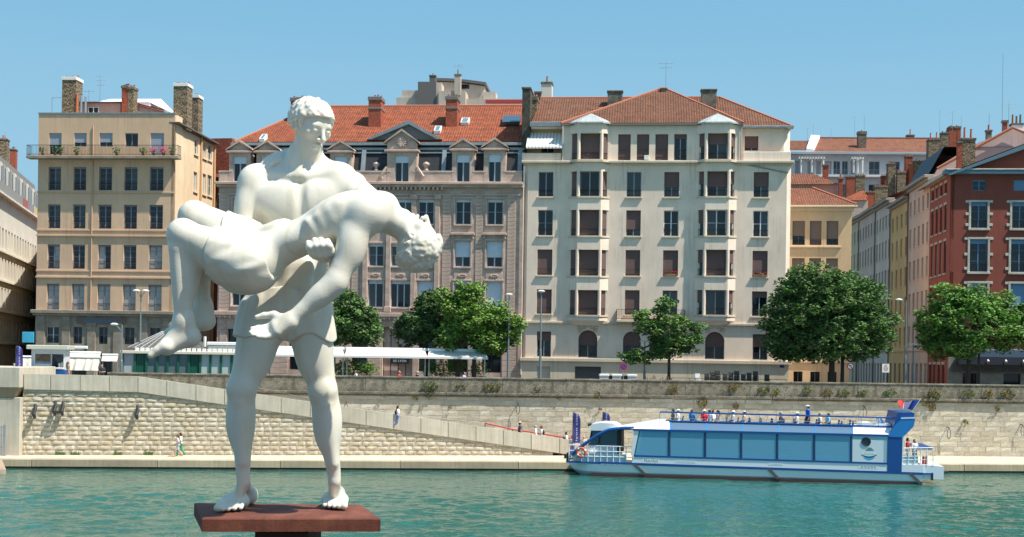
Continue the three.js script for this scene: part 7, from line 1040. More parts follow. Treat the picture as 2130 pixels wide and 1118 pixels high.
  { const q = new MB(), P = [[325, 335], [345, 305], [440, 290], [560, 298], [610, 328], [600, 372], [345, 368]].map(([x, y]) => wp(x, y)); q.prism(P, WZ - wd - .2, WZ + .2); q.build('wheelhouse_roof', W_, b); const h = new MB(), r = wp(325, 312); h.tube([[r[0] - .15, r[1], WZ], [r[0] + .15, r[1] + .05, WZ]], [.12, .06], 8); h.build('horn', M.iron, b); }
  // blue arc from bow to roof, both sides
  for (const z of [-.1, -BE + .1]) { const q = new MB(); q.tube([[140, 612], [180, 578], [250, 522], [330, 465], [400, 418], [470, 382], [530, 360], [640, 348], [770, 345]].map(([x, y]) => [...z4(x, y, z), z]), .12, 8); q.build('bow_arc', blue, b); }
  // bow deck railings and lifebuoy
  const bowRail = (z) => { const q = new MB(); for (const [y0, y1] of [[515, 535], [570, 588], [625, 640]]) q.tube([[...z4(115, y0, z), z], [...z4(755, y1, z), z]], .03, 5); const o = q.build('bow_rail', W_, b); for (let X = 115; X <= 755; X += 64) { const p = new MB(), u = z4(X, 515 + (X - 115) * .03, z), w = z4(X, 692, z); p.cyl(u[0], w[1] - .05, u[1], z, .03, .03, 6); p.build('stanchion', W_, o); } }; bowRail(-.15); bowRail(-BE + .15);
  part('bow_glass', mat([.40, .52, .56], .1), [z4(160, 690), z4(690, 692), z4(690, 612), z4(530, 605), z4(160, 600)], -.2, -.23); part('bow_locker', W_, [z4(325, 690, -.6), z4(420, 692, -.6), z4(420, 585, -.6), z4(325, 583, -.6)], -.6, -1.4); part('bow_locker', W_, [z4(440, 690, -.6), z4(530, 692, -.6), z4(530, 575, -.6), z4(440, 573, -.6)], -.6, -1.4); { const c = z4(237, 590, .02), t = new THREE.TorusGeometry(.30, .085, 10, 24), o = mesh('lifebuoy', t, mat([.62, .09, .03], .6), b, c[0], c[1], .02); for (let k = 0; k < 4; k++) { const g = new THREE.TorusGeometry(.30, .09, 8, 5, .35); const m = mesh('white_band', g, M.white, o); m.rotation.z = k * Math.PI / 2 + .4; } const d = new MB(); d.cyl(z4(105, 640, -.3)[0], z4(105, 690, -.3)[1], z4(105, 590, -.3)[1], -.3, .14, .1, 8); d.build('bow_bollard', M.iron, b); const an = new MB(); an.tube([[...z4(85, 650, -1), -1], [...z4(80, 605, -1), -1]], .13, 8); an.build('bow_fitting', M.dark, b); }
  // stern block, fin, rear deck
  part('logo_panel', mat([.30, .47, .56], .35), [z5(1030, 742), z5(1385, 750), z5(1390, 478), z5(1035, 470)], .03, -BE); part('logo_board', mat([.66, .71, .74], .4), [z5(1033, 738), z5(1345, 742), z5(1348, 522), z5(1036, 508)], .036, .02); part('stern_block', blue, [z5(1387, 830), z5(1530, 832), z5(1540, 470), z5(1392, 480)], .05, -BE); part('stern_pillar', W_, [z5(1516, 752), z5(1538, 752), z5(1560, 430), z5(1535, 440)], .04, -.3); part('stern_fin', sky, [z5(1395, 478), z5(1530, 486), z5(1640, 375), z5(1660, 290), z5(1530, 295), z5(1445, 385)], .08, -.5); part('stern_fin', sky, [z5(1395, 478, -BE), z5(1530, 486, -BE), z5(1640, 375, -BE), z5(1660, 290, -BE), z5(1530, 295, -BE), z5(1445, 385, -BE)], -BE + .5, -BE - .05); part('stern_arch', blue, [z5(1440, 400), z5(1530, 300), z5(1655, 292), z5(1662, 238), z5(1490, 234)], .0, -BE); part('arch_ledge', W_, [z5(1522, 300), z5(1662, 296), z5(1662, 284), z5(1522, 288)], .1, -BE - .1);
  part('rear_deck', W_, [z5(1530, 848), z5(1750, 855), z5(1750, 765), z5(1530, 760)], .0, -BE); part('engine_box', W_, [z5(1750, 905), z5(1955, 912), z5(1960, 785), z5(1850, 772), z5(1750, 768)], -.1, -BE + .4); part('stern_rub', blue, [z5(1745, 860), z5(1850, 862), z5(1850, 848), z5(1745, 846)], .02, -.1); part('rudder_bracket', blk, [z5(1830, 920), z5(1850, 920), z5(1850, 845), z5(1830, 845)], -.02, -.3); { const q = new MB(), e = z5(1958, 838, -.6); q.tube([[e[0] - .05, e[1], -.6], [e[0] + .28, e[1], -.6]], .06, 6); q.build('stern_fitting', M.iron, b); }
  const stRail = (z) => { const q = new MB(); for (const y of [598, 640, 680, 715]) q.tube([[...z5(1535, y, z), z], [...z5(1845, y - 5, z), z]], y === 598 ? .04 : .02, 5); const o = q.build('stern_rail', W_, b); for (let X = 1540; X <= 1850; X += 62) { const p = new MB(), u = z5(X, 598, z), w = z5(X, 770, z); p.cyl(u[0], w[1], u[1], z, .03, .03, 6); p.build('stanchion', W_, o); } }; stRail(-.1); stRail(-BE + .1); part('stern_glass', mat([.55, .62, .66], .12), [z5(1545, 765), z5(1700, 768), z5(1700, 672), z5(1545, 668)], -.12, -.15); { const q = new MB(); q.cbox(z5(1700, 600)[0], z5(1845, 600)[0], z5(1760, 612)[1], z5(1760, 585)[1], -BE + .2, -.3, .03); q.build('stern_canopy', blue, b); for (const [X, c] of [[1750, [.45, .05, .04]], [1780, [.30, .05, .05]]]) { const e = new MB(), p = z5(X, 730, -1); e.cyl(p[0], p[1] - .3, p[1] + .4, -1, .1, .08, 8); e.build('extinguisher', mat(c, .4), b); } const d = new MB(); d.quad([...z4(1150, 0), 0], [...z4(1150, 0), 0], [...z4(1150, 0), 0], [...z4(1150, 0), 0]); }
  // rear white deck furniture
  part('deck_locker', W_, [z5(1130, 378, -1), z5(1240, 378, -1), z5(1225, 338, -1), z5(1130, 345, -1)], -1, -3.6); part('deck_console', W_, [z5(1240, 380, -1.2), z5(1420, 384, -1.2), z5(1420, 350, -1.2), z5(1290, 345, -1.2)], -1.2, -3.4); part('deck_chair_back', W_, [z5(1280, 345, -1.4), z5(1335, 350, -1.4), z5(1320, 285, -1.4), z5(1305, 285, -1.4)], -1.4, -3); part('deck_chair_back', sky, [z5(1330, 345, -1.5), z5(1365, 350, -1.5), z5(1320, 290, -1.5), z5(1308, 292, -1.5)], -1.3, -1.38);
  // flag
  { const a = z5(1610, 255, -BE / 2), t = z5(1720, 100, -BE / 2), z = -BE / 2, p = new MB(); p.tube([[a[0], a[1], z], [t[0], t[1], z]], .03, 6); const pole = p.build('flag_pole', M.white, b); const cols = [mat([.01, .05, .28], .8, { side: 2 }), mat([.75, .75, .75], .8, { side: 2 }), mat([.55, .03, .03], .8, { side: 2 })], P = (u, v) => { const s = z5(1712 - v * 80, 108 + v * 105, z), e = z5(1485 - v * -20, 130 + v * 55, z), x = s[0] + (e[0] - s[0]) * u, y = s[1] + (e[1] - s[1]) * u + .12 * Math.sin(u * 9) * u; return [x, y, z + .22 * Math.sin(u * 7 + v)]; }; cols.forEach((m, i) => { const q = new MB(), n = 5; for (let k = 0; k < n; k++) for (let j = 0; j < 4; j++) { const u0 = (i + k / n) / 3, u1 = (i + (k + 1) / n) / 3; q.quad(P(u0, (j + 1) / 4), P(u1, (j + 1) / 4), P(u1, j / 4), P(u0, j / 4)); } q.build('flag_stripe', m, pole); }); }
  // lettering and emblem
  const text = (parent, str, a, c, font, col, bgw = 512, bgh = 64) => { const cv = document.createElement('canvas'); cv.width = bgw; cv.height = bgh; const g = cv.getContext('2d'); g.fillStyle = '#e2e7ea'; g.fillRect(0, 0, bgw, bgh); g.fillStyle = col; g.font = font; g.textAlign = 'center'; g.textBaseline = 'middle'; g.fillText(str, bgw / 2, bgh / 2, bgw - 6); const t = new THREE.CanvasTexture(cv); t.colorSpace = THREE.SRGBColorSpace; const q = new MB(); q.quad([a[0], a[1], .037], [c[0], a[1] + (c[2] ?? 0), .037], [c[0], c[1] + (c[2] ?? 0), .037], [a[0], c[1], .037], [0, 0], [1, 0], [1, 1], [0, 1]); return q.build('lettering', mat('#ffffff', .35, { map: t }), parent); };
  const sl = (z5(1385, 790)[1] - z4(760, 665)[1]) / (z5(1385, 790)[0] - z4(760, 665)[0]); const tx = (str, A, B, font, col, w, h) => { text(b, str, A, [B[0], A[1] + (B[1] - A[1]), sl * (B[0] - A[0])], font, col, w, h); };
  { const A = z4(852, 702), B = [z4(1030, 645)[0], z4(852, 642)[1]]; tx('Navilys', A, B, '56px sans-serif', '#20262e', 220, 74); const A2 = z4(1185, 692), B2 = [z4(1405, 0)[0], z4(1185, 668)[1]]; tx('Propulsion Électrique', A2, B2, '30px sans-serif', '#6f7a84', 320, 40); const A3 = z5(190, 766), B3 = [z5(350, 0)[0], z5(190, 745)[1]]; tx('lyoncityboat.com', A3, B3, '30px sans-serif', '#5e6a76', 300, 40); const A4 = z5(1098, 797), B4 = [z5(1305, 0)[0], z5(1098, 768)[1]]; tx('04 78 42 96 81', A4, B4, 'bold 40px sans-serif', '#39424c', 320, 48); }
  { const c = z5(1172, 530), r = .285, g = new THREE.CircleGeometry(r, 24), o = mesh('porthole', g, mat([.02, .04, .06], .1), b, c[0], c[1], .042); const rg = new THREE.TorusGeometry(r, .035, 6, 24); mesh('rim', rg, M.dark, o); const em = new MB(), E = (X, Y) => [...z5(X, Y), .04]; const seg = (top, bot) => { const q = new MB(), n = 12; for (let i = 0; i < n; i++) { const t0 = i / n, t1 = (i + 1) / n; q.quad(bot(t0), bot(t1), top(t1), top(t0)); } return q; }; seg((t) => E(1165 + 85 * t, 618 - 30 * Math.sin(t * Math.PI)), (t) => E(1165 + 85 * t, 622)).build('emblem_leaf', mat([.10, .25, .25], .5), b); seg((t) => E(1125 + 155 * t, 660 + 18 * Math.sin(t * Math.PI)), (t) => E(1125 + 155 * t, 668 + 24 * Math.sin(t * Math.PI))).build('emblem_wave', mat([.01, .06, .15], .5), b); seg((t) => E(1145 + 115 * t, 685 + 6 * Math.sin(t * Math.PI)), (t) => E(1145 + 115 * t, 690 + 27 * Math.sin(t * Math.PI))).build('emblem_wave', mat([.03, .40, .60], .5), b); const A = z5(1125, 654), B = [z5(1282, 0)[0], z5(1125, 634)[1]]; const lt = text(b, 'lyon city boat', A, [B[0], B[1], 0], '34px sans-serif', '#7b8f9a', 300, 44); lt.position.z = .004; }
  // interior benches and tables
  const bench = cached('bench', () => { const q = new MB(); q.cbox(-.22, .22, 0, .45, -.5, .5, .03); q.cbox(-.26, -.18, .45, 1.0, -.5, .5, .02); return q.geometry(); }), fl = (x) => { const a = z4(800, 628), c = z5(1380, 752); return a[1] + (c[1] - a[1]) * (x - a[0]) / (c[0] - a[0]); }, bx0 = z4(900, 600)[0], bx1 = z5(900, 700)[0]; let bn = 0; for (let x = bx0; x < bx1; x += 1.45) for (const z of [-1.1, -3.7]) mesh('bench', bench, mat([.05, .07, .10], .8), b, x, fl(x) - .35, z);
  // passengers on the sun deck, in the saloon and at the stern
  const W3 = (x, y, z) => f.world(x, y, z), yw = f.yaw, sit = (label, X, Z, z, o) => { const x = Z(X, 230, z)[0]; person(label, W3(x, deckY(x), z), yw + (o.dir ?? -Math.PI / 2), { pose: 'sit', h: 1.78, ...o }); };
  sit('deck passenger in black and white, foremost on the boat\'s top deck', 1160, z4, -1.7, { top: [.05, .05, .06] }); sit('deck passenger in white beside the foremost one on the top deck', 1212, z4, -1.15, { top: [.75, .75, .74], hat: [.7, .66, .55], hair: 2 }); sit('deck passenger in bright blue shirt near the boat\'s front', 1355, z4, -1.2, { top: [.02, .25, .6], dir: 2.6 }); sit('deck passenger in red top on the boat', 1478, z4, -1.2, { top: [.6, .02, .05], hat: [.72, .68, .6], dir: .2 }); sit('deck passenger in pale blue behind the one in red', 1528, z4, -1.75, { top: [.25, .42, .62] }); sit('dark-haired deck passenger in white beside the one in pale blue', 1572, z4, -1.2, { top: [.75, .74, .72], dir: 1.2 }); sit('dark-haired deck passenger in grey next to the white shirt', 1612, z4, -1.7, { top: [.25, .22, .24], long: true }); sit('deck passenger in white sun hat and lilac top mid-boat', 1768, z4, -1.15, { top: [.55, .5, .56], hat: [.78, .77, .74], hair: 3 }); sit('deck passenger in beige with pale cap, right of the white sun hat', 1880, z4, -1.2, { top: [.5, .42, .36], cap: [.7, .68, .64] });
  sit('grey-haired deck passenger in dark shirt, alone mid-boat', 312, z5, -1.2, { top: [.06, .07, .10], hair: 3 }); sit('deck passenger in white with white hat just left of the standing man', 476, z5, -1.2, { top: [.7, .69, .66], hat: [.8, .8, .78] }); sit('deck passenger in cream just right of the standing man', 712, z5, -1.2, { top: [.62, .55, .48], hair: 2, dir: 1.4 }); sit('deck passenger in light blue, rearmost on the top deck', 790, z5, -1.2, { top: [.2, .5, .72], dir: -1.2 });
  { const x = z5(585, 250, -1.4)[0]; person('man in blue polo and white cap standing on the boat\'s top deck', W3(x, deckY(x), -1.4), yw - 1.2, { top: [.01, .12, .55], bottom: [.02, .02, .025], cap: [.78, .78, .78], h: 1.85 }); }
  const sy = z5(1600, 768)[1]; person('person in red shirt and white trousers on the boat\'s stern', W3(z5(1590, 700, -.8)[0], sy, -.8), yw + 1.4, { top: [.5, .03, .05], bottom: [.7, .7, .7], h: 1.8 }); person('person in white shirt with black backpack straps leaning on the stern rail', W3(z5(1660, 700, -.6)[0], sy, -.6), yw + .5, { pose: 'phone', top: [.65, .63, .62], bottom: [.3, .28, .3], bag: [.02, .02, .02], h: 1.72 });
  const names = ['first', 'second', 'third', 'fourth', 'fifth']; [1372, 1418, 1500, 1585, 1592, 1660].forEach((px, i) => { const x = f.uv(px, 935, -1.1)[0]; person(['passenger silhouette behind the boat\'s foremost window', 'passenger silhouette behind the boat\'s second window', 'passenger silhouette behind the boat\'s third window', 'passenger silhouette behind the boat\'s fourth window, nearer the bow', 'taller passenger silhouette behind the boat\'s fourth window', 'passenger silhouette behind the boat\'s fifth window'][i], W3(x, fl(x) - .35, i === 4 ? -1.9 : -1.1), yw + (i % 2 ? 1.4 : -1.4), { pose: i === 4 ? 'stand' : 'sit', top: [.12, .13, .15], hair: i % 3, h: i === 4 ? 1.7 : 1.8 }); });
}
// ---------------------------------------------------------------- statue of a figure carrying another, on a steel plinth
const PT = 7.0, SD = 8.42, sp = (px, py, dz = 0) => at(px, py, SD - dz), sr = (px) => px * SD / F;
const stone = new THREE.MeshPhysicalMaterial({ color: L2(.73, .695, .605), roughness: .42, map: makeTex(512, (u, v) => { const a = pfbm(u, v, 3, 141, 5), b = Math.max(0, pfbm(u, v, 22, 143, 3, 3) - .58), c = pnoise(u, v, 160, 147), k = .90 + .09 * a + .02 * c; return [k - .12 * b, k - .17 * b - .004, k - .30 * b - .012]; }), bumpMap: rep(TX.plasterBump, 1.2), bumpScale: .0006 });
// head in units of its own height: y up (chin -0.5), z towards the face
function headSDF() {
  const f = new Field(), v = V;
  f.ell(v(0, .13, -.06), .315, .345, .40, .05).cone(v(0, .04, .08), .265, v(0, -.30, .17), .15, .10);
  for (const s of [-1, 1]) { f.cone(v(s * .20, -.10, -.01), .085, v(s * .06, -.375, .165), .075, .08); f.ell(v(s * .185, -.035, .20), .10, .085, .10, .08); }
  f.ball(v(0, -.415, .245), .072, .06); f.cone(v(-.17, .115, .285), .042, v(.17, .115, .285), .042, .06);
  for (const s of [-1, 1]) f.ell(v(s * .14, .035, .375), .08, .05, .07, .05, null, true);
  for (const s of [-1, 1]) { f.ell(v(s * .135, .03, .285), .068, .055, .062, .02); f.cone(v(s * .205, .048, .288), .016, v(s * .07, .05, .33), .018, .02); }
  f.cone(v(0, .09, .325), .034, v(0, -.10, .44), .046, .035); for (const s of [-1, 1]) f.ball(v(s * .052, -.125, .375), .04, .03);
  f.cone(v(-.085, -.238, .305), .022, v(0, -.225, .352), .03, .03).cone(v(.085, -.238, .305), .022, v(0, -.225, .352), .03, .03).cone(v(-.06, -.285, .315), .026, v(.06, -.285, .315), .026, .025); f.cone(v(-.1, -.256, .35), .008, v(.1, -.256, .35), .008, .02, true); f.ball(v(0, -.335, .345), .03, .05, true);
  for (const s of [-1, 1]) { f.ell(v(s * .325, .0, -.045), .045, .105, .068, .02); f.ell(v(s * .37, .01, -.03), .03, .06, .036, .02, null, true); }
  return f;
}
const HEAD = headSDF();
function headAxes(front, up) { const z = front.clone().normalize(), y = up.clone().addScaledVector(z, -up.dot(z)).normalize(), x = V().crossVectors(y, z); return [x, y, z]; }
function addHead(field, c, H, [X, Y, Z], k) { field.ps.push({ f: (x, y, z) => { const a = (x - c.x) / H, b = (y - c.y) / H, d = (z - c.z) / H; return H * HEAD.eval(a * X.x + b * X.y + d * X.z, a * Y.x + b * Y.y + d * Y.z, a * Z.x + b * Z.y + d * Z.z); }, cx: c.x, cy: c.y, cz: c.z, R: H * .72, k }); }
function hairField(c, H, [X, Y, Z], n, o) {
  const f = new Field(), w = (a, b, d) => c.clone().addScaledVector(X, a * H).addScaledVector(Y, b * H).addScaledVector(Z, d * H);
  f.ell(w(0, .15, -.075), .335 * H, .355 * H, .41 * H, .02, [X, Y, Z]);
  for (let i = 0; i < n; i++) {
    const t = (i + .5) / n, ph = i * 2.39996, yy = 1 - 1.45 * t, q = Math.sqrt(Math.max(0, 1 - yy * yy)), dx = q * Math.cos(ph), dz = q * Math.sin(ph); const line = dz > 0 ? .33 + .22 * (1 - dz) * 0 - (Math.abs(dx) > .75 ? .35 : 0) : -.25; if (yy < line) continue;
    const P = (dx_, dy_, dz_, e) => { const l = Math.hypot(dx_, dy_, dz_); return w(dx_ / l * (.33 + e), .15 + dy_ / l * (.35 + e), -.075 + dz_ / l * (.405 + e)); };
    const sw = o.swirl * (rnd() - .5), fall = o.fall, a0 = P(dx, yy, dz, .005), a1 = P(dx + sw * dz, yy - fall * .5 * rr(.6, 1.2), dz - sw * dx + fall * .25 * Math.sign(dz), .03), a2 = P(dx + sw * 2 * dz, yy - fall * rr(.7, 1.2), dz - sw * 2 * dx + fall * .35 * Math.sign(dz), o.curl * rr(.3, 1));
    f.chain([a0, a1, a2], [.05 * H * rr(.8, 1.2), .045 * H, .022 * H], .012);
  }
  return f;
}
function foot(F_, ankle, heel, ball, toe, side, r = 1) { // points 5 cm above the sole
  F_.cone(ankle, .030 * r, heel, .048 * r, .03); F_.cone(ankle, .030 * r, ball, .037 * r, .03); F_.cone(heel, .050 * r, ball, .045 * r, .04);
  const d = toe.clone().sub(ball), L = d.length(); d.normalize(); const n = V(0, 1, 0), s = V().crossVectors(n, d).normalize().multiplyScalar(side); F_.cone(ball.clone().addScaledVector(s, .05 * r), .034 * r, ball.clone().addScaledVector(s, -.045 * r), .04 * r, .04);
  const len = [1.0, 1.02, .94, .82, .66]; for (let i = 0; i < 5; i++) { const o = -.052 + i * .0265, a = ball.clone().addScaledVector(s, o * r).addScaledVector(d, -.01), b = ball.clone().addScaledVector(s, (o * 1.12) * r).addScaledVector(d, L * len[i]); a.y -= .004; b.y = Math.min(b.y, ball.y) - .022 * r + (i ? 0 : .004); const m = a.clone().lerp(b, .55); m.y += .012; const rad = (i ? .0165 - i * .0008 : .024) * r; F_.chain([a, m, b], [rad * 1.1, rad, rad * .95], .012); }
}
function hand(F_, wrist, palm, tip, nrm, thumbSide, r = 1, curl = .35) { // nrm: out of the back of the hand
  const d = tip.clone().sub(palm), L = d.length(); d.normalize(); const s = V().crossVectors(nrm, d).normalize().multiplyScalar(thumbSide); F_.cone(wrist, .045 * r, palm, .038 * r, .04);
  for (let i = 0; i < 4; i++) { const o = (.046 - i * .031) * r, k = palm.clone().addScaledVector(s, o), l = [.95, 1.04, .98, .8][i] * L, j1 = k.clone().addScaledVector(d, l * .42).addScaledVector(nrm, .012), j2 = k.clone().addScaledVector(d, l * .74).addScaledVector(nrm, -.02 * curl * 2), j3 = k.clone().addScaledVector(d, l).addScaledVector(nrm, -.06 * curl * 2 * (1 + i * .15)); F_.cone(wrist.clone().addScaledVector(s, o * .6), .032 * r, k, .029 * r, .03); F_.chain([k, j1, j2, j3], [.026 * r, .021 * r, .019 * r, .015 * r], .012); }
  const t0 = wrist.clone().lerp(palm, .35).addScaledVector(s, .035 * r), t1 = t0.clone().addScaledVector(s, .055 * r).addScaledVector(d, .05).addScaledVector(nrm, -.015), t2 = t1.clone().addScaledVector(s, .012).addScaledVector(d, .055).addScaledVector(nrm, -.012), t3 = t2.clone().addScaledVector(d, .045).addScaledVector(nrm, -.008); F_.chain([t0, t1, t2, t3], [.034 * r, .028 * r, .022 * r, .017 * r], .02);
}
{
  reseed(91);
  const st = thing('carrying_statue', 'large smooth white statue of a standing figure carrying a limp figure in its arms', 'statue'), S_ = V(0, 0, 0);
  // ---- the standing figure
  const A = new Field(), g = (px, py, h) => onY(px, py, PT).add(V(0, h, 0));
  A.ell(sp(596, 640, -.02), .262, .19, .19, .08).ell(sp(612, 555, -.02), .205, .26, .155, .10).ell(sp(624, 452, -.03), .262, .30, .18, .10);
  A.cone(sp(550, 380, -.03), .092, sp(702, 376, -.03), .092, .09).cone(sp(630, 335, -.06), .09, sp(556, 370, -.05), .075, .08).cone(sp(632, 335, -.06), .09, sp(694, 366, -.05), .075, .08);
  for (const [px, py] of [[577, 418], [668, 414]]) A.ell(sp(px, py, .105), .14, .10, .045, .08);
  A.cone(sp(625, 372, .15), .012, sp(625, 452, .17), .014, .05, true).cone(sp(560, 362, .04), .03, sp(618, 368, .10), .026, .03).cone(sp(690, 358, .04), .03, sp(634, 368, .10), .026, .03);
  for (const [px, py] of [[604, 560], [636, 560], [600, 600], [632, 600]]) A.ell(sp(px, py, .125), .05, .07, .03, .05);
  A.ball(sp(618, 606, .175), .016, .02, true);
  A.cone(sp(628, 368, -.03), .105, sp(640, 300, .02), .09, .06).cone(sp(652, 316, .02), .03, sp(632, 364, .09), .026, .03).cone(sp(612, 312, .02), .03, sp(622, 364, .09), .026, .03);
  // arms
  A.ell(sp(528, 386, 0), .10, .13, .105, .07).cone(sp(528, 380, 0), .09, sp(505, 482, .07), .072, .05).cone(sp(505, 482, .07), .08, sp(462, 535, .3), .06, .04).ell(sp(514, 430, .04), .078, .12, .082, .04);
  A.ell(sp(710, 384, 0), .105, .125, .105, .07).cone(sp(712, 380, 0), .09, sp(783, 440, .14), .082, .05).cone(sp(783, 440, .14), .08, sp(712, 520, .42), .056, .04);
  { const w = sp(712, 520, .42), k0 = [[650, 526], [663, 527], [676, 527], [688, 524]], tp = [[641, 506], [654, 500], [667, 499], [681, 502]]; A.cone(w, .056, sp(672, 530, .56), .05, .04); k0.forEach(([x, y], i) => A.chain([sp(x + 6, y + 3, .56), sp(x, y, .635), sp((x + tp[i][0]) / 2 - 1, (y + tp[i][1]) / 2 - 1, .665), sp(...tp[i], .65)], [.034, .027, .024, .019], .012)); A.chain([sp(690, 532, .5), sp(700, 545, .56), sp(690, 556, .6)], [.034, .027, .02], .02); }
  // legs
  A.cone(sp(558, 655, 0), .15, sp(502, 806, .10), .084, .08).ell(sp(533, 715, .06), .112, .23, .098, .06).ell(sp(501, 806, .155), .068, .075, .045, .03).cone(sp(502, 812, .09), .088, sp(505, 990, .03), .043, .05).ell(sp(499, 872, .02), .09, .19, .10, .06).cone(sp(498, 840, .15), .028, sp(504, 960, .08), .02, .05);
  A.cone(sp(640, 655, -.04), .148, sp(671, 812, -.04), .084, .08).ell(sp(649, 715, .01), .115, .23, .098, .06).ell(sp(671, 812, .02), .068, .075, .045, .03).cone(sp(671, 816, -.05), .088, sp(695, 990, -.12), .043, .05).ell(sp(681, 878, -.10), .09, .19, .10, .06).cone(sp(676, 845, .01), .028, sp(692, 965, -.06), .02, .05);
  
  foot(A, sp(507, 1004, .02), g(516, 1049, .06), g(489, 1061, .052), g(473, 1068, .05), 1, 1.12); foot(A, sp(695, 1004, -.12), g(699, 1047, .06), g(696, 1056.5, .052), g(695, 1063, .05), -1, 1.08);
  const ha = headAxes(V(.66, -.36, .66), V(.20, 1, .16)), hc = sp(647, 268, .05), HH = .352; addHead(A, hc, HH, ha, .035);
  const headBox = new THREE.Box3(V(hc.x - .30, hc.y - .20, hc.z - .32), V(hc.x + .30, hc.y + .32, hc.z + .32));
  // ---- the carried figure
  const B = new Field(), ax = V(.905, .425, 0).normalize(), pv = V(-.425, .905, 0).normalize(), az = V(0, 0, 1), AX = [ax, pv, az];
  B.ell(sp(527, 548, .42), .19, .145, .185, .09, AX).ell(sp(612, 500, .43), .28, .115, .155, .10, AX).ell(sp(712, 456, .42), .24, .145, .20, .10, AX).cone(sp(770, 438, .30), .09, sp(775, 446, .55), .098, .08).ell(sp(790, 430, .42), .11, .078, .19, .08, AX);
  B.ell(sp(500, 558, .42), .155, .138, .165, .08).ell(sp(705, 428, .50), .15, .05, .10, .06, AX).ell(sp(715, 424, .32), .15, .05, .10, .06, AX);
  for (let i = 0; i < 4; i++) B.cone(sp(640 + i * 22, 462 - i * 11, .585), .010, sp(660 + i * 20, 492 - i * 9, .572), .011, .06);
  B.cone(sp(560, 470, .43), .01, sp(660, 424, .44), .012, .05, true).ell(sp(570, 474, .40), .1, .04, .08, .05, AX);
  // near leg, far leg
  B.cone(sp(522, 550, .50), .142, sp(384, 490, .53), .088, .08).ell(sp(448, 530, .50), .19, .115, .12, .06, [V(.9, -.42, 0).normalize(), V(.42, .9, 0).normalize(), az]).ball(sp(378, 484, .53), .084, .04).cone(sp(380, 496, .52), .08, sp(381, 664, .50), .05, .05).ell(sp(390, 560, .46), .078, .19, .085, .06).cone(sp(364, 520, .57), .03, sp(374, 640, .53), .022, .05);
  B.cone(sp(532, 516, .30), .145, sp(407, 450, .28), .09, .08).ball(sp(401, 448, .28), .085, .04).cone(sp(404, 458, .27), .085, sp(420, 640, .25), .052, .05).ell(sp(412, 540, .22), .08, .18, .09, .06);
  { const r = 1.0; const fN = (an, he, ba, to, dn) => { B.cone(an, .052, he, .054, .04).cone(an, .05, ba, .042, .05).cone(he, .05, ba, .044, .04); const d = to.clone().sub(ba), L = d.length(); d.normalize(); for (let i = 0; i < 5; i++) { const z = .05 - i * .027, a = ba.clone().add(V(0, 0, z)), b = a.clone().addScaledVector(d, L * [1, 1, .92, .8, .65][i]), rad = i ? .0175 : .024; B.chain([a, a.clone().lerp(b, .55).add(V(0, .008, 0)), b], [rad * 1.2, rad, rad * .9], .014); } B.cone(ba.clone().add(V(0, 0, .045)), .036, ba.clone().add(V(0, 0, -.045)), .03, .03); }; fN(sp(382, 668, .50), sp(397, 702, .48), sp(347, 722, .52), sp(318, 740, .54)); fN(sp(421, 640, .25), sp(428, 668, .25), sp(382, 682, .27), sp(352, 692, .28)); }
  // near arm hanging across, far arm round the neck
  B.ell(sp(762, 446, .56), .105, .10, .09, .06).cone(sp(759, 452, .57), .088, sp(697, 588, .64), .066, .06).ell(sp(730, 514, .60), .08, .13, .08, .05).cone(sp(697, 588, .64), .065, sp(603, 668, .68), .042, .04).ell(sp(670, 613, .65), .10, .060, .060, .05, [V(.77, .64, 0).normalize(), V(-.64, .77, 0).normalize(), az]);
  hand(B, sp(603, 668, .68), sp(575, 682, .69), sp(526, 699, .70), V(.2, -.55, -.80).normalize(), 1, .86, .16);
  B.cone(sp(775, 432, .28), .10, sp(735, 385, -.16), .075, .05).cone(sp(735, 385, -.16), .075, sp(632, 338, -.22), .06, .05).cone(sp(632, 338, -.22), .058, sp(603, 325, -.12), .045, .04);
  hand(B, sp(605, 325, -.12), sp(577, 331, -.02), sp(538, 352, .04), V(.25, .9, .3).normalize(), 1, .85, .2);
  B.cone(sp(792, 444, .42), .10, sp(836, 472, .42), .082, .06).cone(sp(800, 428, .44), .03, sp(824, 446, .44), .03, .03);
  const hb = headAxes(V(.62, .74, -.14), V(.757, -.653, .06)), hbc = sp(861, 497, .42); addHead(B, hbc, .345, hb, .035);
  const headBoxB = new THREE.Box3(V(hbc.x - .30, hbc.y - .28, hbc.z - .30), V(hbc.x + .30, hbc.y + .28, hbc.z + .30));
  const build = (F_, name, hair, box) => {
    const inside = (x, y, z, e) => x > box.min.x + e && x < box.max.x - e && y > box.min.y + e && y < box.max.y - e && z > box.min.z + e && z < box.max.z - e;
    const g1 = F_.mesh(.0075), g2 = F_.mesh(.0042, { box });
    // keep the coarse surface outside the head box, the fine one inside
    const cut = (g, keep) => { const P = g.attributes.position.array, I = g.index.array, o = []; for (let i = 0; i < I.length; i += 3) { let n = 0; for (let k = 0; k < 3; k++) { const q = 3 * I[i + k]; if (keep(P[q], P[q + 1], P[q + 2])) n++; } if (n) o.push(I[i], I[i + 1], I[i + 2]); } g.setIndex(o); return g; };
    cut(g1, (x, y, z) => !inside(x, y, z, .02)); cut(g2, (x, y, z) => inside(x, y, z, .019));
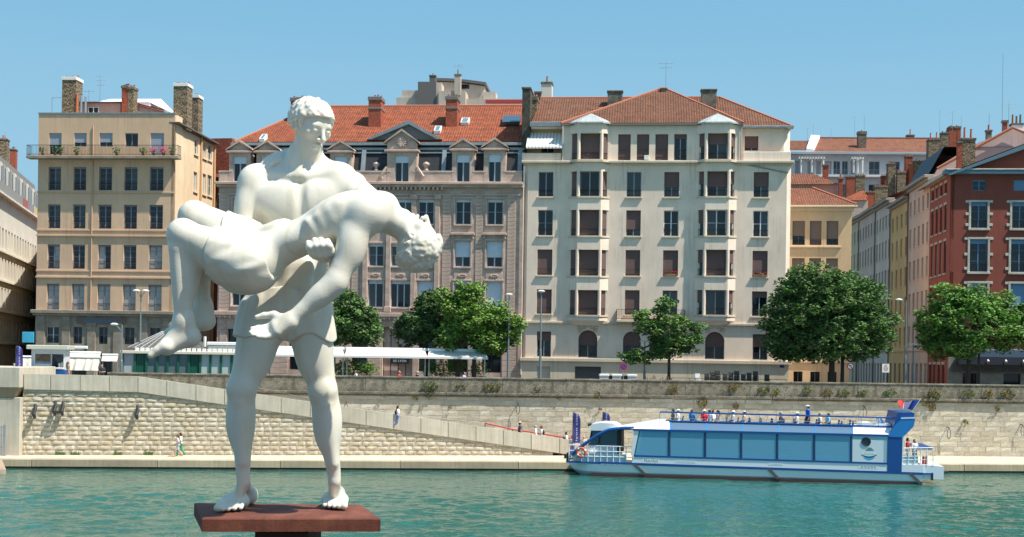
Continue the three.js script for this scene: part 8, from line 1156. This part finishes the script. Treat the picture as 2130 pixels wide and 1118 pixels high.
    const m = new MB(), n1 = g1.attributes.position.count, cat = new THREE.BufferGeometry(), J = (k, s) => { const a = new Float32Array(g1.attributes[k].array.length + g2.attributes[k].array.length); a.set(g1.attributes[k].array); a.set(g2.attributes[k].array, g1.attributes[k].array.length); cat.setAttribute(k, new THREE.BufferAttribute(a, s)); }; J('position', 3); J('normal', 3); J('uv', 2); cat.setIndex([...g1.index.array, ...Array.from(g2.index.array, (i) => i + n1)].length ? (() => { const a = new Uint32Array(g1.index.array.length + g2.index.array.length); a.set(g1.index.array); for (let i = 0; i < g2.index.array.length; i++) a[g1.index.array.length + i] = g2.index.array[i] + n1; return new THREE.BufferAttribute(a, 1); })() : null);
    return mesh(name, cat, stone, st);
  };
  const fa = build(A, 'standing_figure', null, headBox), fb = build(B, 'carried_figure', null, headBoxB);
  const hairMesh = (f, c, H, [X, Y, Z]) => f.mesh(.0045, { post: (d, x, y, z) => { const a = (x - c.x) / H, b = (y - c.y) / H, e = (z - c.z) / H, ly = a * Y.x + b * Y.y + e * Y.z, lz = a * Z.x + b * Z.y + e * Z.z; const face = (lz - .12) - Math.max(0, ly - .20) * 2.2; return Math.max(d, Math.min(face, .5) * H * .9, (-.18 - ly + Math.max(0, -lz - .05) * -.25) * H); } });
  mesh('hair', hairMesh(hairField(hc, HH, ha, 190, { swirl: .5, fall: .5, curl: .03 }), hc, HH, ha), stone, fa);
  mesh('hair', hairMesh(hairField(hbc, .345, hb, 230, { swirl: 1.6, fall: .3, curl: .07 }), hbc, .345, hb), stone, fb);
  // ---- carved wraps
  const wa = new Field(), o = .015; wa.ell(sp(596, 640, -.02), .262 + o, .19 + o, .19 + o, .08).ell(sp(612, 555, -.02), .205 + o, .26 + o, .155 + o, .10).cone(sp(558, 655, 0), .15 + o, sp(502, 806, .10), .084 + o, .06).ell(sp(533, 715, .06), .112 + o, .23 + o, .098 + o, .08).cone(sp(640, 655, -.04), .148 + o, sp(671, 812, -.04), .084 + o, .06).ell(sp(649, 715, .01), .115 + o, .23 + o, .098 + o, .08);
  const yT = sp(600, 598, 0).y, yB = sp(600, 702, 0).y, fold = (x, y, z) => .013 * (noise(x * 11 + 2.2 * (y - yB), y * 1.6, z * 11) + .5 * noise(x * 24, y * 3, z * 24 + 4) - .75);
  mesh('hip_wrap', wa.mesh(.008, { post: (d, x, y, z) => { const t = d - fold(x, y, z) * 2.4; return Math.max(t, y - yT - .03 * Math.sin(x * 5 + 1), yB + .02 * Math.sin(x * 23) + .012 * Math.sin(z * 31) - y); } }), stone, fa);
  const wb = new Field(); wb.ell(sp(527, 548, .42), .19 + o, .145 + o, .185 + o, .09, AX).ell(sp(500, 558, .42), .155 + o, .138 + o, .165 + o, .08).cone(sp(522, 550, .50), .142 + o, sp(384, 490, .53), .088 + o, .08).ell(sp(448, 530, .50), .19 + o, .115 + o, .12 + o, .06, [V(.9, -.42, 0).normalize(), V(.42, .9, 0).normalize(), az]).cone(sp(532, 516, .30), .145 + o, sp(407, 450, .28), .09 + o, .08);
  const c0 = sp(556, 520, .42), c1 = sp(448, 512, .42); mesh('hip_wrap', wb.mesh(.008, { post: (d, x, y, z) => { const t = d - .020 * (noise(x * 4 + y * 9, y * 13 - x * 5, z * 10) + .5 * noise(y * 26 - x * 9, x * 5, z * 20) - .75); return Math.max(t, (x - c0.x) * .93 + (y - c0.y) * .36 - .012 * Math.sin(z * 25), -((x - c1.x) * .97 - (y - c1.y) * .2) - .012 * Math.sin(z * 22 + y * 20)); } }), stone, fb);
  // ---- plinth
  const pl = thing('steel_plinth', 'rust-brown steel slab plinth on a dark stem under the statue', 'plinth'), cor = [[420, 1079], [791.5, 1079], [752, 1050.5], [403, 1047]].map(([x, y]) => onY(x, y, PT - .001)), rust = mat([.23, .075, .042], .82, { map: rep(TX.rust, .9), bumpMap: rep(TX.stoneBump, 2), bumpScale: .002 }), th = (at(600, 1110, -cor[0].z).y - PT), q = new MB(), c = .008;
  const ins = (e) => { const m = cor.reduce((a, v) => a.add(v), V(0, 0, 0)).multiplyScalar(.25); return cor.map((v) => v.clone().lerp(m, e)); }, ring = (L, y) => L.map((v) => [v.x, y, v.z]);
  q.hex(ring(cor, PT + th), ring(cor, PT - .009)); q.hex(ring(cor, PT - .009), ring(ins(.014), PT - .001)); q.build('slab', rust, pl); const sx = at(535, 1110, 8.25).x, ex = at(645, 1110, 8.25).x, s2 = new MB(); s2.cbox(sx, ex, 6.32, PT + th - .001, -8.75, -8.15, .02); s2.build('stem', mat([.07, .03, .022], .8, { map: rep(TX.rust, .9) }), pl); const fp = new MB(); fp.cbox(sx - .25, ex + .25, 6.32, 6.345, -8.95, -7.95, .006); fp.build('foot_plate', mat([.10, .045, .03], .8), pl);
}
renderer.render(scene, camera);
